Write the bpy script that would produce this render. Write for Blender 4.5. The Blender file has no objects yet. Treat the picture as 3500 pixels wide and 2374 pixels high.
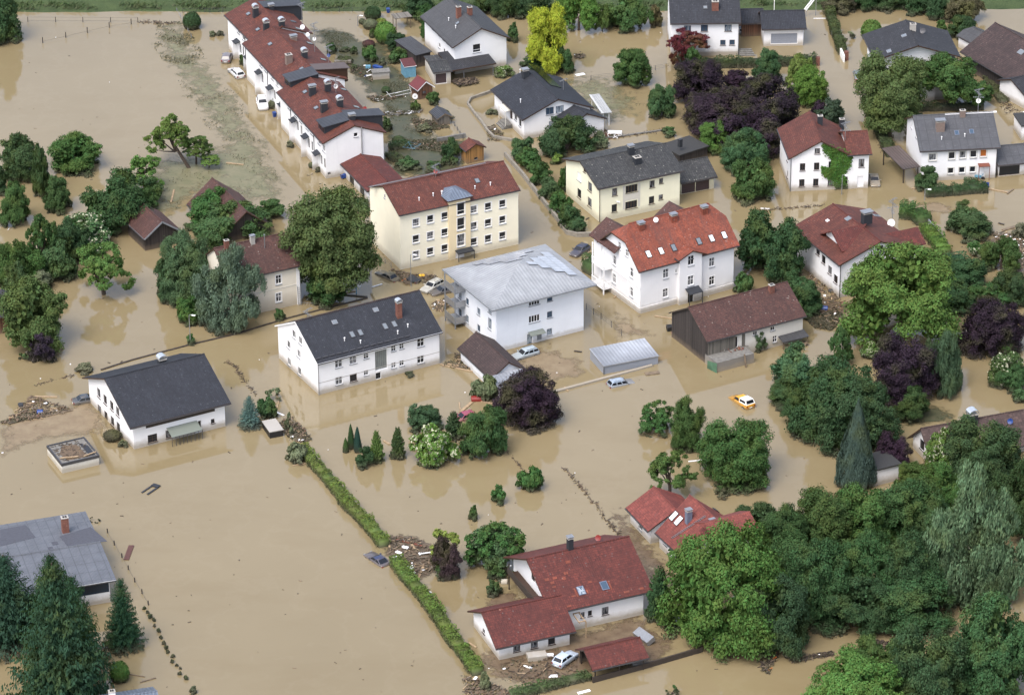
import bpy, math, random
import numpy as np
from mathutils import Vector, Matrix, geometry
R = math.radians
# ---------------------------------------------------------------- camera, sky, sun, exposure
SC = bpy.context.scene
W_, H_, FPX = 3500.0, 2374.0, 13000.0
PITCH, ROLL, DIST = R(27.4), R(-0.38), 583.0
cam_d = bpy.data.cameras.new("camera"); cam = bpy.data.objects.new("camera", cam_d)
SC.collection.objects.link(cam); SC.camera = cam
cam_d.sensor_width = 36.0; cam_d.lens = FPX/W_*36.0; cam_d.clip_start = 5; cam_d.clip_end = 6000
CAM = Vector((0, -DIST*math.cos(PITCH), DIST*math.sin(PITCH)))
FW = Vector((0, math.cos(PITCH), -math.sin(PITCH)))
r0 = Vector((1, 0, 0)); u0 = Vector((0, math.sin(PITCH), math.cos(PITCH)))
RT = r0*math.cos(ROLL) + u0*math.sin(ROLL); UP = u0*math.cos(ROLL) - r0*math.sin(ROLL)
cam.matrix_world = Matrix(((RT.x, UP.x, -FW.x, CAM.x), (RT.y, UP.y, -FW.y, CAM.y), (RT.z, UP.z, -FW.z, CAM.z), (0, 0, 0, 1)))
SC.render.resolution_x, SC.render.resolution_y = 1024, 694
wd = bpy.data.worlds.new("World"); SC.world = wd; wd.use_nodes = True
nt = wd.node_tree; nt.nodes.clear()
sky = nt.nodes.new('ShaderNodeTexSky'); sky.sky_type = 'NISHITA'; sky.sun_disc = False
SUN_EL, SUN_AZ = R(58), R(215)      # azimuth clockwise from north (+y)
sky.sun_elevation = SUN_EL; sky.sun_rotation = SUN_AZ; sky.dust_density = 4.0; sky.air_density = 1.0
hs = nt.nodes.new('ShaderNodeHueSaturation'); hs.inputs['Saturation'].default_value = 0.74
bg = nt.nodes.new('ShaderNodeBackground'); bg.inputs['Strength'].default_value = 0.15
wo = nt.nodes.new('ShaderNodeOutputWorld')
nt.links.new(sky.outputs[0], hs.inputs['Color']); nt.links.new(hs.outputs[0], bg.inputs['Color']); nt.links.new(bg.outputs[0], wo.inputs[0])
sl = bpy.data.lights.new("sun", 'SUN'); sl.energy = 0.85; sl.angle = R(28); sl.color = (1, 0.98, 0.95)
so = bpy.data.objects.new("sun", sl); SC.collection.objects.link(so)
sdir = Vector((math.sin(SUN_AZ)*math.cos(SUN_EL), math.cos(SUN_AZ)*math.cos(SUN_EL), math.sin(SUN_EL)))
so.rotation_euler = sdir.to_track_quat('Z', 'Y').to_euler(); so.location = (0, 0, 200)
SC.view_settings.view_transform = 'Standard'; SC.view_settings.look = 'None'
SC.view_settings.exposure = 1.17; SC.view_settings.gamma = 1
SC.render.engine = 'CYCLES'
try:
    SC.cycles.max_bounces = 5; SC.cycles.transparent_max_bounces = 8
except Exception: pass

# ---------------------------------------------------------------- measuring the ground
def ray(px, py): return FW + RT*((px-W_/2)/FPX) + UP*((H_/2-py)/FPX)
def G(px, py, z=0.0):
    d = ray(px, py); t = (z-CAM.z)/d.z
    return CAM + d*t
def zat(P, py):
    rel = Vector((P.x, P.y, 0)) - CAM; k = (H_/2-py)/FPX
    return (k*rel.dot(FW) - rel.dot(UP))/(UP.z - k*FW.z)
def hitp(px, py, p0, n):
    d = ray(px, py); return CAM + d*((p0-CAM).dot(n)/d.dot(n))
KO = 3500/2324
def O(x, y, z=0.0): return G(x*KO, y*KO, z)

# ---------------------------------------------------------------- materials
def ramp(nt, fac, stops):
    r = nt.nodes.new('ShaderNodeValToRGB'); e = r.color_ramp.elements
    while len(e) > 1: e.remove(e[-1])
    e[0].position = stops[0][0]; e[0].color = (*stops[0][1], 1)
    for p, c in stops[1:]:
        q = e.new(p); q.color = (*c, 1)
    nt.links.new(fac, r.inputs[0]); return r.outputs[0]
class MT:
    def __init__(s, name):
        s.m = bpy.data.materials.new(name); s.m.use_nodes = True; s.nt = s.m.node_tree
        s.b = s.nt.nodes['Principled BSDF']
    def n(s, t, **kw):
        x = s.nt.nodes.new(t)
        for k, v in kw.items(): setattr(x, k, v)
        return x
    def l(s, a, b): s.nt.links.new(a, b)
    def coord(s, kind='pos', scale=(1, 1, 1)):
        if kind == 'pos': o = s.n('ShaderNodeNewGeometry').outputs['Position']
        elif kind == 'uv': o = s.n('ShaderNodeTexCoord').outputs['UV']
        else: o = s.n('ShaderNodeTexCoord').outputs['Object']
        m = s.n('ShaderNodeMapping'); m.inputs['Scale'].default_value = scale; s.l(o, m.inputs[0]); return m.outputs[0]
    def noise(s, vec, scale, detail=4, rough=.55, out='Fac'):
        x = s.n('ShaderNodeTexNoise'); x.inputs['Scale'].default_value = scale; x.inputs['Detail'].default_value = detail
        x.inputs['Roughness'].default_value = rough; s.l(vec, x.inputs['Vector']); return x.outputs[out]
    def mix(s, fac, a, b, mode='MIX'):
        x = s.n('ShaderNodeMix', data_type='RGBA', blend_type=mode)
        for i, v in ((0, fac), (6, a), (7, b)):
            if isinstance(v, bpy.types.NodeSocket): s.l(v, x.inputs[i])
            elif i == 0: x.inputs[0].default_value = v
            else: x.inputs[i].default_value = (*v, 1)
        return x.outputs[2]
    def math(s, op, a, b=0.0, c=0.0):
        x = s.n('ShaderNodeMath', operation=op)
        for i, v in enumerate((a, b, c)):
            if isinstance(v, bpy.types.NodeSocket): s.l(v, x.inputs[i])
            else: x.inputs[i].default_value = v
        return x.outputs[0]
    def maprange(s, v, a, b, c=0., d=1.):
        x = s.n('ShaderNodeMapRange'); s.l(v, x.inputs[0])
        for i, q in enumerate((a, b, c, d)): x.inputs[i+1].default_value = q
        return x.outputs[0]
    def bump(s, h, strength, dist=.05):
        x = s.n('ShaderNodeBump'); x.inputs['Strength'].default_value = strength; x.inputs['Distance'].default_value = dist
        s.l(h, x.inputs['Height']); s.l(x.outputs[0], s.b.inputs['Normal'])
    def z(s):
        x = s.n('ShaderNodeSeparateXYZ'); s.l(s.n('ShaderNodeNewGeometry').outputs['Position'], x.inputs[0]); return x.outputs[2]
    def col(s, v):
        if isinstance(v, bpy.types.NodeSocket): s.l(v, s.b.inputs['Base Color'])
        else: s.b.inputs['Base Color'].default_value = (*v, 1)
    def rough(s, v): s.b.inputs['Roughness'].default_value = v
def plain(name, c, rough=.6, metal=0., var=.18, scale=3.):
    if max(c) < .6: c = tuple(x*.66 for x in c)
    m = MT(name); f = m.noise(m.coord(), scale, 5)
    lo = tuple(x*(1-var) for x in c); hi = tuple(min(1, x*(1+var*.6)) for x in c)
    m.col(ramp(m.nt, f, [(.3, lo), (.7, hi)])); m.rough(rough); m.b.inputs['Metallic'].default_value = metal
    return m.m
def plaster(name, c, dirt=.75, zmax=1.3):
    m = MT(name); p = m.coord()
    f = m.noise(p, .35, 6, .6); base = ramp(m.nt, f, [(.3, tuple(x*.93 for x in c)), (.65, c)])
    st = m.noise(m.coord(scale=(2.2, 2.2, .12)), 1.2, 5, .6)       # rain streaks
    base = m.mix(m.maprange(st, .56, .78, 0, .20), base, tuple(x*.72 for x in c))
    zz = m.math('ADD', m.z(), m.math('MULTIPLY', m.noise(p, .9, 6, .7), -1.1))
    d = m.maprange(zz, -.15, zmax-.45, min(.8, dirt*1.05), 0)
    base = m.mix(d, base, (.27, .225, .16))
    m.col(base); m.rough(.85); m.bump(m.noise(p, 12, 3), .15, .02); return m.m
def dim(c, k): return tuple(x*k for x in c)
def tiles(name, c1, c2, lichen=(.30, .28, .24), la=.25, tw=.30, th=.34, groove=.5, stain=None, bump=.5, k=.60):
    c1, c2, lichen = dim(c1, k), dim(c2, k), dim(lichen, k); stain = dim(stain, k) if stain else None
    m = MT(name); uv = m.coord('uv')
    b = m.n('ShaderNodeTexBrick'); b.offset = 0; b.inputs['Scale'].default_value = 1; b.inputs['Brick Width'].default_value = tw
    b.inputs['Row Height'].default_value = th; b.inputs['Mortar Size'].default_value = .035; b.inputs['Mortar Smooth'].default_value = .8; b.inputs['Bias'].default_value = 0
    b.inputs['Color1'].default_value = (*dim(c1, .72), 1); b.inputs['Color2'].default_value = (*dim(c2, 1.28), 1); b.inputs['Mortar'].default_value = (*[x*(1-groove) for x in c1], 1)
    m.l(uv, b.inputs['Vector'])
    w = m.noise(uv, .28, 6, .65); base = m.mix(m.maprange(w, .40, .62, 0, .8), b.outputs['Color'], tuple(x*.62 for x in c1)); w2 = m.noise(uv, .9, 8, .8); base = m.mix(m.maprange(w2, .5, .72, 0, .55), base, tuple(min(1, x*1.35+.004) for x in c2))
    sv = m.noise(m.coord('uv', (1.1, .10, 1)), 1.6, 5, .65)     # streaks running down the slope
    base = m.mix(m.maprange(sv, .48, .68, 0, .6), base, stain or tuple(x*.55 for x in c1))
    li = m.noise(uv, 2.6, 6, .75); base = m.mix(m.maprange(li, .56, .70, 0, min(1, la*1.8)), base, lichen)
    sp = m.n('ShaderNodeTexVoronoi'); sp.inputs['Scale'].default_value = 1.3; m.l(uv, sp.inputs['Vector'])
    base = m.mix(m.maprange(sp.outputs['Distance'], .08, .17, min(1, la*2.2), 0), base, tuple(min(1, x*1.6+.06) for x in lichen))
    m.col(base); m.rough(.72)
    s = m.n('ShaderNodeSeparateXYZ'); m.l(uv, s.inputs[0])
    vv = m.math('FRACT', m.math('DIVIDE', s.outputs[1], th)); uu = m.math('SINE', m.math('MULTIPLY', s.outputs[0], 6.2832/tw))
    m.bump(m.math('ADD', m.math('MULTIPLY', vv, -1.), m.math('MULTIPLY', uu, .35)), bump, .06); return m.m
def corrug(name, c, pitch=.18, panel=1.1, dirt=.3, dc=(.12, .12, .11), axis=0, rough=.6, metal=0., along=2.5, pale=None, k=.62, gv=.4):
    c, dc = dim(c, k), dim(dc, k); pale = dim(pale, k) if pale else None
    m = MT(name); uv = m.coord('uv'); s = m.n('ShaderNodeSeparateXYZ'); m.l(uv, s.inputs[0])
    a = s.outputs[axis]; o_ = s.outputs[1-axis]
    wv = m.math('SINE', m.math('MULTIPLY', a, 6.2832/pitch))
    f = m.noise(uv, .5, 6, .65)
    base = ramp(m.nt, f, [(.3, tuple(x*.75 for x in c)), (.7, tuple(min(1, x*1.12) for x in c))])
    li = m.noise(uv, 3.2, 6, .8); base = m.mix(m.maprange(li, .54, .70, 0, dirt), base, dc)
    if pale: base = m.mix(m.maprange(m.noise(uv, 2.1, 7, .8), .56, .7, 0, .6), base, pale)
    pl = m.maprange(m.math('FRACT', m.math('DIVIDE', a, panel)), 0.0, .12, 1, 0)
    pr = m.maprange(m.math('FRACT', m.math('DIVIDE', o_, along)), 0.0, .06, 1, 0)
    base = m.mix(m.math('MULTIPLY', m.math('MAXIMUM', pl, pr), .7), base, tuple(x*.3 for x in c))
    base = m.mix(m.maprange(wv, -1., .1, gv, 0), base, dim(c, .35)); m.col(base); m.rough(rough); m.b.inputs['Metallic'].default_value = metal; m.bump(wv, .5, .04); return m.m  # wave troughs coloured darker, so shade between the ribs is painted in
def woodm(name, c, pitch=.16, axis=0, rough=.8, zmax=.9):
    c = tuple(x*.62 for x in c)
    m = MT(name); uv = m.coord('uv'); s = m.n('ShaderNodeSeparateXYZ'); m.l(uv, s.inputs[0]); a = s.outputs[axis]
    idx = m.math('FLOOR', m.math('DIVIDE', a, pitch)); wn = m.n('ShaderNodeTexWhiteNoise', noise_dimensions='1D'); m.l(idx, wn.inputs['W'])
    st = m.noise(m.coord('uv', (1, .08, 1) if axis == 0 else (.08, 1, 1)), 14, 5, .7)
    v = m.math('ADD', m.math('MULTIPLY', wn.outputs['Value'], .5), m.math('MULTIPLY', st, .5))
    base = ramp(m.nt, v, [(.2, tuple(x*.5 for x in c)), (.75, tuple(min(1, x*1.35) for x in c))])
    gr = m.maprange(m.math('FRACT', m.math('DIVIDE', a, pitch)), 0., .12, 1, 0); base = m.mix(m.math('MULTIPLY', gr, .8), base, tuple(x*.15 for x in c))
    d = m.maprange(m.math('ADD', m.z(), m.math('MULTIPLY', m.noise(m.coord(), 1, 4), -.8)), -.3, zmax-.3, .6, 0)
    m.col(m.mix(d, base, (.16, .12, .08))); m.rough(rough); return m.m
def leafm(name, flower=None, famt=0., transl=.18):
    m = MT(name); oi = m.n('ShaderNodeObjectInfo'); ge = m.n('ShaderNodeNewGeometry')
    hsn = m.n('ShaderNodeHueSaturation'); m.l(oi.outputs['Color'], hsn.inputs['Color'])
    ri = ge.outputs['Random Per Island']
    m.l(m.maprange(ri, 0, 1, .478, .522), hsn.inputs['Hue'])
    nz = m.noise(m.coord(), .42, 3, .6)
    v = m.math('ADD', m.maprange(nz, .3, .7, .84, 1.26), m.maprange(ri, 0, 1, -.17, .24)); m.l(v, hsn.inputs['Value'])
    hsn.inputs['Saturation'].default_value = .98
    base = hsn.outputs[0]
    base = m.mix(m.maprange(m.noise(m.coord(), .25, 3), .5, .68, 0, .3), base, (.13, .15, .03), 'MIX')
    if flower:
        wn = m.n('ShaderNodeTexWhiteNoise', noise_dimensions='1D'); m.l(ri, wn.inputs['W'])
        fm = m.math('MULTIPLY', m.math('GREATER_THAN', wn.outputs['Value'], 1-famt), m.math('GREATER_THAN', m.noise(m.coord(), .9, 3), .47))
        base = m.mix(fm, base, flower)
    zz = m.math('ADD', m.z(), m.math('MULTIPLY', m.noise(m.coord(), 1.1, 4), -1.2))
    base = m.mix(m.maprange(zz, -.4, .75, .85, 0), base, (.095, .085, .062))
    m.col(base); m.rough(.75); m.b.inputs['Specular IOR Level'].default_value = .15
    tb = m.n('ShaderNodeBsdfTranslucent'); m.l(m.mix(.5, base, (.16, .24, .02), 'MIX'), tb.inputs[0])
    mx = m.n('ShaderNodeMixShader'); mx.inputs[0].default_value = transl
    m.l(m.b.outputs[0], mx.inputs[1]); m.l(tb.outputs[0], mx.inputs[2]); m.l(mx.outputs[0], m.nt.nodes['Material Output'].inputs[0])
    return m.m
def watermat():
    m = MT('flood_water'); p = m.coord()
    f1 = m.noise(p, .012, 6, .6); f2 = m.noise(m.coord(scale=(.5, 1, 1)), .09, 7, .65)
    a = ramp(m.nt, f1, [(.35, (.203, .160, .088)), (.62, (.229, .182, .103))])
    b = m.mix(m.maprange(f2, .48, .72, 0, .40), a, (.175, .130, .062))
    f3 = m.noise(m.coord(scale=(.35, 1, 1)), .5, 8, .72)
    b = m.mix(m.maprange(f3, .60, .74, 0, .12), b, (.16, .125, .075))
    vo = m.n('ShaderNodeTexWave', wave_type='BANDS', bands_direction='X'); vo.inputs['Scale'].default_value = .035; vo.inputs['Distortion'].default_value = 26; vo.inputs['Detail'].default_value = 6; vo.inputs['Detail Scale'].default_value = .7; vo.inputs['Detail Roughness'].default_value = .7; m.l(p, vo.inputs['Vector'])
    b = m.mix(m.maprange(vo.outputs['Fac'], 0.86, 1.0, 0, .06), b, (.30, .25, .17))
    m.col(b); m.rough(.03); m.b.inputs['IOR'].default_value = 1.62
    wv = m.math('ADD', m.noise(m.coord(scale=(.6, 1, 1)), .8, 3), m.math('MULTIPLY', m.noise(p, 4, 3), .3))
    m.bump(wv, .02, .03); return m.m
def sheet(name, c, c2, edge=.5, es=.6, rough=.5):
    """thin silt, lawn or mud just awash: covers the water in irregular patches"""
    c, c2 = dim(c, .62), dim(c2, .62)
    m = MT(name); p = m.coord(); f = m.noise(p, 1.1, 8, .75)
    f = m.noise(p, .5, 9, .8); m.col(ramp(m.nt, f, [(.35, c), (.62, c2)])); m.rough(rough)
    tr = m.n('ShaderNodeBsdfTransparent'); mx = m.n('ShaderNodeMixShader')
    u = m.n('ShaderNodeAttribute'); u.attribute_name = 'fade'
    k = m.math('ADD', u.outputs['Fac'], m.math('MULTIPLY', m.math('SUBTRACT', m.noise(p, es, 8, .7), .5), 1.6))
    m.l(m.maprange(k, edge-.12, edge+.22), mx.inputs[0])
    m.l(tr.outputs[0], mx.inputs[1]); m.l(m.b.outputs[0], mx.inputs[2]); m.l(mx.outputs[0], m.nt.nodes['Material Output'].inputs[0]); return m.m
def grassm(name, a, b):
    a, b = dim(a, .72), dim(b, .72)
    m = MT(name); p = m.coord(); f = m.noise(p, .3, 9, .75); m.col(ramp(m.nt, f, [(.32, a), (.66, b)])); m.rough(.9)
    m.bump(m.noise(p, 3, 6, .8), .8, .4); return m.m
def glassm(name, c=(.02, .025, .03), curtain=None):
    m = MT(name); base = c
    if curtain:
        oi = m.n('ShaderNodeObjectInfo'); f = m.noise(m.coord(scale=(3, 3, .6)), 1.5, 3)
        fc = m.math('MULTIPLY', m.maprange(f, .42, .55), m.math('GREATER_THAN', oi.outputs['Random'], .55)); base = m.mix(fc, c, curtain)
    m.col(base); m.rough(.08); return m.m

M = {}
M['white'] = plaster('white_plaster', (.76, .76, .77)); M['white2'] = plaster('cool_white_plaster', (.74, .77, .82), .45, .8)
M['cream'] = plaster('cream_plaster', (.80, .755, .60), .5, 1.3); M['beige'] = plaster('ochre_plaster', (.72, .61, .40), .5, 1.2)
M['yellow'] = plaster('pale_yellow_plaster', (.80, .78, .60), .5, 1.4); M['old'] = plaster('old_grey_plaster', (.68, .63, .53), .6, 2.6)
M['greyw'] = plaster('weathered_white_plaster', (.62, .60, .55), .7, 2.0); M['conc'] = plaster('concrete', (.36, .34, .31), .6, .8)
M['concw'] = plaster('pale_concrete', (.58, .56, .50), .6, .9)
M['t_dark'] = tiles('anthracite_tiles', (.026, .030, .044), (.034, .038, .052), (.14, .14, .15), .10, .30, .36, .55)
M['t_dark2'] = tiles('dark_grey_tiles', (.036, .037, .046), (.046, .047, .056), (.18, .17, .16), .14)
M['t_char'] = tiles('weathered_charcoal_tiles', (.052, .054, .058), (.075, .075, .074), (.20, .20, .16), .40, .40, .45, .7)
M['t_brownd'] = tiles('dark_brown_tiles', (.070, .042, .040), (.088, .052, .048), (.22, .16, .12), .12)
M['t_red'] = tiles('red_brown_tiles', (.150, .038, .024), (.195, .054, .032), (.14, .09, .07), .2)
M['t_redd'] = tiles('dark_red_tiles', (.150, .028, .020), (.19, .040, .027), (.05, .032, .03), .35, .3, .36, .6)
M['t_orange'] = tiles('orange_red_tiles', (.31, .070, .036), (.40, .098, .05), (.20, .13, .11), .30, .22, .26, .35, (.15, .07, .06))
M['t_bright'] = tiles('bright_red_tiles', (.27, .060, .045), (.33, .080, .058), (.12, .06, .05), .12, .3, .34, .4)
M['t_brown'] = tiles('brown_tiles', (.105, .062, .055), (.13, .078, .068), (.2, .15, .12), .2, .42, .50, .55)
M['t_old'] = tiles('old_red_brown_tiles', (.105, .042, .034), (.14, .058, .044), (.17, .14, .12), .35, .22, .28, .45)
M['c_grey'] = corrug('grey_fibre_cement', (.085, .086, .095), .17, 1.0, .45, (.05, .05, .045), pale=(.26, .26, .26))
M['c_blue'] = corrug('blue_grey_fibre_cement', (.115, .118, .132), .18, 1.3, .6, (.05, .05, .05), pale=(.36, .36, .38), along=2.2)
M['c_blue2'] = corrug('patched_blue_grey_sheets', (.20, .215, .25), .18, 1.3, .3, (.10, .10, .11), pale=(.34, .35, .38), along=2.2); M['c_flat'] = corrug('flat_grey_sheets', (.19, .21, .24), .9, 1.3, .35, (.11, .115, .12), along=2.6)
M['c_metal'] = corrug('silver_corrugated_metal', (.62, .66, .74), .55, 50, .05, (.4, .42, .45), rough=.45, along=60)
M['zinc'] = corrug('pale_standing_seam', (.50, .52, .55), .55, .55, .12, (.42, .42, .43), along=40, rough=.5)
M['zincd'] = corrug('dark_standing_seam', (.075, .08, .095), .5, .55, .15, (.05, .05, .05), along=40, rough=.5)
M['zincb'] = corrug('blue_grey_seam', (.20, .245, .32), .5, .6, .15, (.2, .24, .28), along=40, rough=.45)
M['zincbr'] = corrug('brown_seam', (.17, .13, .12), .5, .6, .2, (.12, .1, .09), along=40, rough=.5)
M['woodd'] = woodm('dark_weathered_boards', (.055, .045, .042), .2); M['wood'] = woodm('brown_boards', (.20, .095, .055), .16)
M['woodo'] = woodm('ochre_boards', (.42, .22, .07), .14); M['woodg'] = woodm('grey_boards', (.22, .20, .17), .18)
M['beam'] = plain('pale_timber', (.50, .36, .22), .8, 0, .3, 2); M['beamd'] = plain('dark_timber', (.06, .045, .035), .7)
M['beamg'] = plain('wet_timber', (.24, .18, .12), .8, 0, .4, 2)
M['whitep'] = plain('white_paint', (.80, .80, .80), .5, 0, .06); M['black'] = plain('black_paint', (.02, .02, .022), .5)
M['brownp'] = plain('brown_paint', (.07, .035, .02), .5); M['greyp'] = plain('grey_paint', (.30, .32, .35), .5)
M['bluep'] = plain('light_blue_paint', (.17, .40, .55), .6); M['blueplastic'] = plain('blue_plastic', (.02, .07, .30), .35)
M['dishw'] = plain('dish_white', (.62, .62, .62), .5, 0, .05); M['awn'] = corrug('white_corrugated_plastic', (.62, .63, .63), .4, 50, .15, (.4, .4, .4), k=1.0); M['steel'] = plain('galvanised_steel', (.50, .51, .53), .4, .6, .15); M['steeld'] = plain('dark_steel', (.12, .12, .13), .5, .5)
M['chrome'] = plain('bright_metal_cap', (.78, .79, .80), .28, .8, .1); M['brick'] = tiles('chimney_brick', (.30, .11, .075), (.36, .15, .10), (.2, .1, .08), .2, .25, .08, .4)
M['chbeige'] = plain('brown_grey_render', (.27, .20, .17), .8); M['slate'] = plain('slate_cladding', (.035, .04, .05), .6)
M['chblue'] = plain('blue_grey_cladding', (.20, .24, .33), .5); M['mud'] = plain('wet_mud', (.17, .115, .07), .6, 0, .35, 1.5)
M['glass'] = glassm('window_glass', (.016, .019, .024), (.20, .205, .215)); M['glassb'] = glassm('blue_window_glass', (.05, .08, .12), (.30, .34, .38)); M['glassd'] = glassm('dark_glass', (.012, .014, .018))
M['glasssky'] = glassm('skylight_glass', (.16, .18, .20)); M['solar'] = corrug('solar_panels', (.62, .66, .74), 20, 1.0, .1, (.5, .53, .6), rough=.2, along=1.6)
M['solard'] = corrug('dark_solar_collector', (.012, .02, .02), 20, .9, .5, (.03, .06, .02), rough=.15, along=1.0)
M['orange_cur'] = glassm('orange_curtain', (.38, .11, .02)); M['blockg'] = corrug('glass_blocks', (.30, .33, .32), .35, .36, .2, (.2, .2, .18), along=.36, rough=.3)
M['redp'] = plain('red_plastic', (.30, .03, .025), .4); M['yellowp'] = plain('yellow_plastic', (.75, .42, .03), .4); M['orangep'] = plain('orange_plastic', (.65, .17, .04), .5)
M['stone'] = plain('grey_stone', (.25, .24, .22), .85, 0, .35, 2); M['curbst'] = plain('kerb_stone', (.33, .30, .25), .85, 0, .3, 1.5)
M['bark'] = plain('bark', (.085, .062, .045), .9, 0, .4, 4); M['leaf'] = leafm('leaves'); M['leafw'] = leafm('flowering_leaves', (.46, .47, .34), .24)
M['water'] = watermat(); M['grass'] = grassm('embankment_grass', (.035, .065, .018), (.085, .125, .04))
M['asph'] = plain('dark_asphalt', (.05, .05, .05), .8)
M['door'] = plain('garage_door_grey', (.36, .39, .45), .5, 0, .06); M['doorb'] = plain('garage_door_brown', (.09, .06, .065), .5, 0, .1)
M['doorw'] = plain('white_door', (.72, .72, .74), .4, 0, .05); M['terra'] = plain('terracotta', (.24, .075, .045), .8); M['porch'] = glassm('greenish_porch_glass', (.17, .19, .165))

# ---------------------------------------------------------------- mesh helpers
def link(o, parent=None):
    SC.collection.objects.link(o)
    if parent is not None: o.parent = parent
    return o
def tag(o, label=None, cat=None, group=None, kind=None):
    if label: o['label'] = label
    if cat: o['category'] = cat
    if group: o['group'] = group
    if kind: o['kind'] = kind
    return o
def empty(name, loc, rz, label, cat, group=None):
    o = bpy.data.objects.new(name, None); o.empty_display_size = .5
    o.location = loc; o.rotation_euler = (0, 0, rz); link(o); return tag(o, label, cat, group)
class MB:
    def __init__(s): s.v = []; s.f = []; s.m = []
    def add(s, vs, fs, mi=0):
        k = len(s.v); s.v += [tuple(p) for p in vs]; s.f += [tuple(i+k for i in f) for f in fs]; s.m += [mi]*len(fs); return s
    def box(s, x0, x1, y0, y1, z0, z1, mi=0):
        vs = [(x, y, z) for z in (z0, z1) for y in (y0, y1) for x in (x0, x1)]
        return s.add(vs, [(0, 2, 3, 1), (4, 5, 7, 6), (0, 1, 5, 4), (2, 6, 7, 3), (0, 4, 6, 2), (1, 3, 7, 5)], mi)
    def obox(s, c, X, Y, Z, hx, hy, hz, mi=0):
        c = Vector(c); X = Vector(X); Y = Vector(Y); Z = Vector(Z)
        vs = [c + X*(hx*a) + Y*(hy*b) + Z*(hz*d) for d in (-1, 1) for b in (-1, 1) for a in (-1, 1)]
        return s.add(vs, [(0, 2, 3, 1), (4, 5, 7, 6), (0, 1, 5, 4), (2, 6, 7, 3), (0, 4, 6, 2), (1, 3, 7, 5)], mi)
    def bar(s, p, q, w, h=None, mi=0):
        p = Vector(p); q = Vector(q); d = q-p; L = d.length
        if L < 1e-6: return s
        X = d/L; Z = Vector((0, 0, 1)) if abs(X.z) < .95 else Vector((1, 0, 0)); Y = Z.cross(X).normalized(); Z = X.cross(Y)
        return s.obox((p+q)/2, X, Y, Z, L/2, w/2, (h or w)/2, mi)
    def tube(s, pts, rs, n=8, mi=0, cap=True):
        pts = [Vector(p) for p in pts]; k = len(s.v); m_ = len(pts)
        for i, p in enumerate(pts):
            d = (pts[min(i+1, m_-1)]-pts[max(i-1, 0)]).normalized(); a = Vector((0, 0, 1)) if abs(d.z) < .9 else Vector((1, 0, 0))
            X = a.cross(d).normalized(); Y = d.cross(X); r = rs[i] if hasattr(rs, '__len__') else rs
            for j in range(n):
                t = 2*math.pi*j/n; s.v.append(tuple(p + X*(r*math.cos(t)) + Y*(r*math.sin(t))))
        for i in range(m_-1):
            for j in range(n):
                s.f.append((k+i*n+j, k+i*n+(j+1) % n, k+(i+1)*n+(j+1) % n, k+(i+1)*n+j)); s.m.append(mi)
        if cap:
            s.f.append(tuple(k+j for j in reversed(range(n)))); s.m.append(mi); s.f.append(tuple(k+(m_-1)*n+j for j in range(n))); s.m.append(mi)
        return s
    def slab(s, pts, t, mi=0, mi2=None):
        """polygon (counter-clockwise from above) as top face, thickened downwards"""
        n = len(pts); top = [Vector(p) for p in pts]; bot = [p-Vector((0, 0, t)) for p in top]
        fs = [tuple(range(n)), tuple(n+i for i in reversed(range(n)))]; ms = [mi, mi2 if mi2 is not None else mi]
        k = len(s.v); s.v += [tuple(p) for p in top+bot]
        for i in range(n): fs.append((n+i, n+(i+1) % n, (i+1) % n, i)); ms.append(mi2 if mi2 is not None else mi)
        s.f += [tuple(i+k for i in f) for f in fs]; s.m += ms; return s
    def prism(s, poly, z0, z1, mi=0): return s.slab([(x, y, z1) for x, y in poly], z1-z0, mi)
    def build(s, name, mats, parent=None, label=None, smooth=False, bevel=0):
        me = bpy.data.meshes.new(name); me.from_pydata(s.v, [], s.f)
        if not isinstance(mats, (list, tuple)): mats = [mats]
        for m_ in mats: me.materials.append(M[m_] if isinstance(m_, str) else m_)
        me.polygons.foreach_set('material_index', s.m); me.update()
        if smooth: me.polygons.foreach_set('use_smooth', [True]*len(s.f))
        uv = me.uv_layers.new(name='UVMap'); data = [0.0]*(2*len(me.loops)); Z = Vector((0, 0, 1))
        for p in me.polygons:
            n = p.normal; U = Z.cross(n)
            if U.length < 1e-3: U = Vector((1, 0, 0)); V = Vector((0, 1, 0))
            else: U.normalize(); V = n.cross(U)
            for li in p.loop_indices:
                c = me.vertices[me.loops[li].vertex_index].co; data[2*li] = c.dot(U); data[2*li+1] = c.dot(V)
        uv.data.foreach_set('uv', data)
        o = bpy.data.objects.new(name, me); link(o, parent)
        if bevel:
            b = o.modifiers.new('bevel', 'BEVEL'); b.width = bevel; b.segments = 1; b.limit_method = 'ANGLE'
        if label: o['label'] = label
        return o

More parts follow.
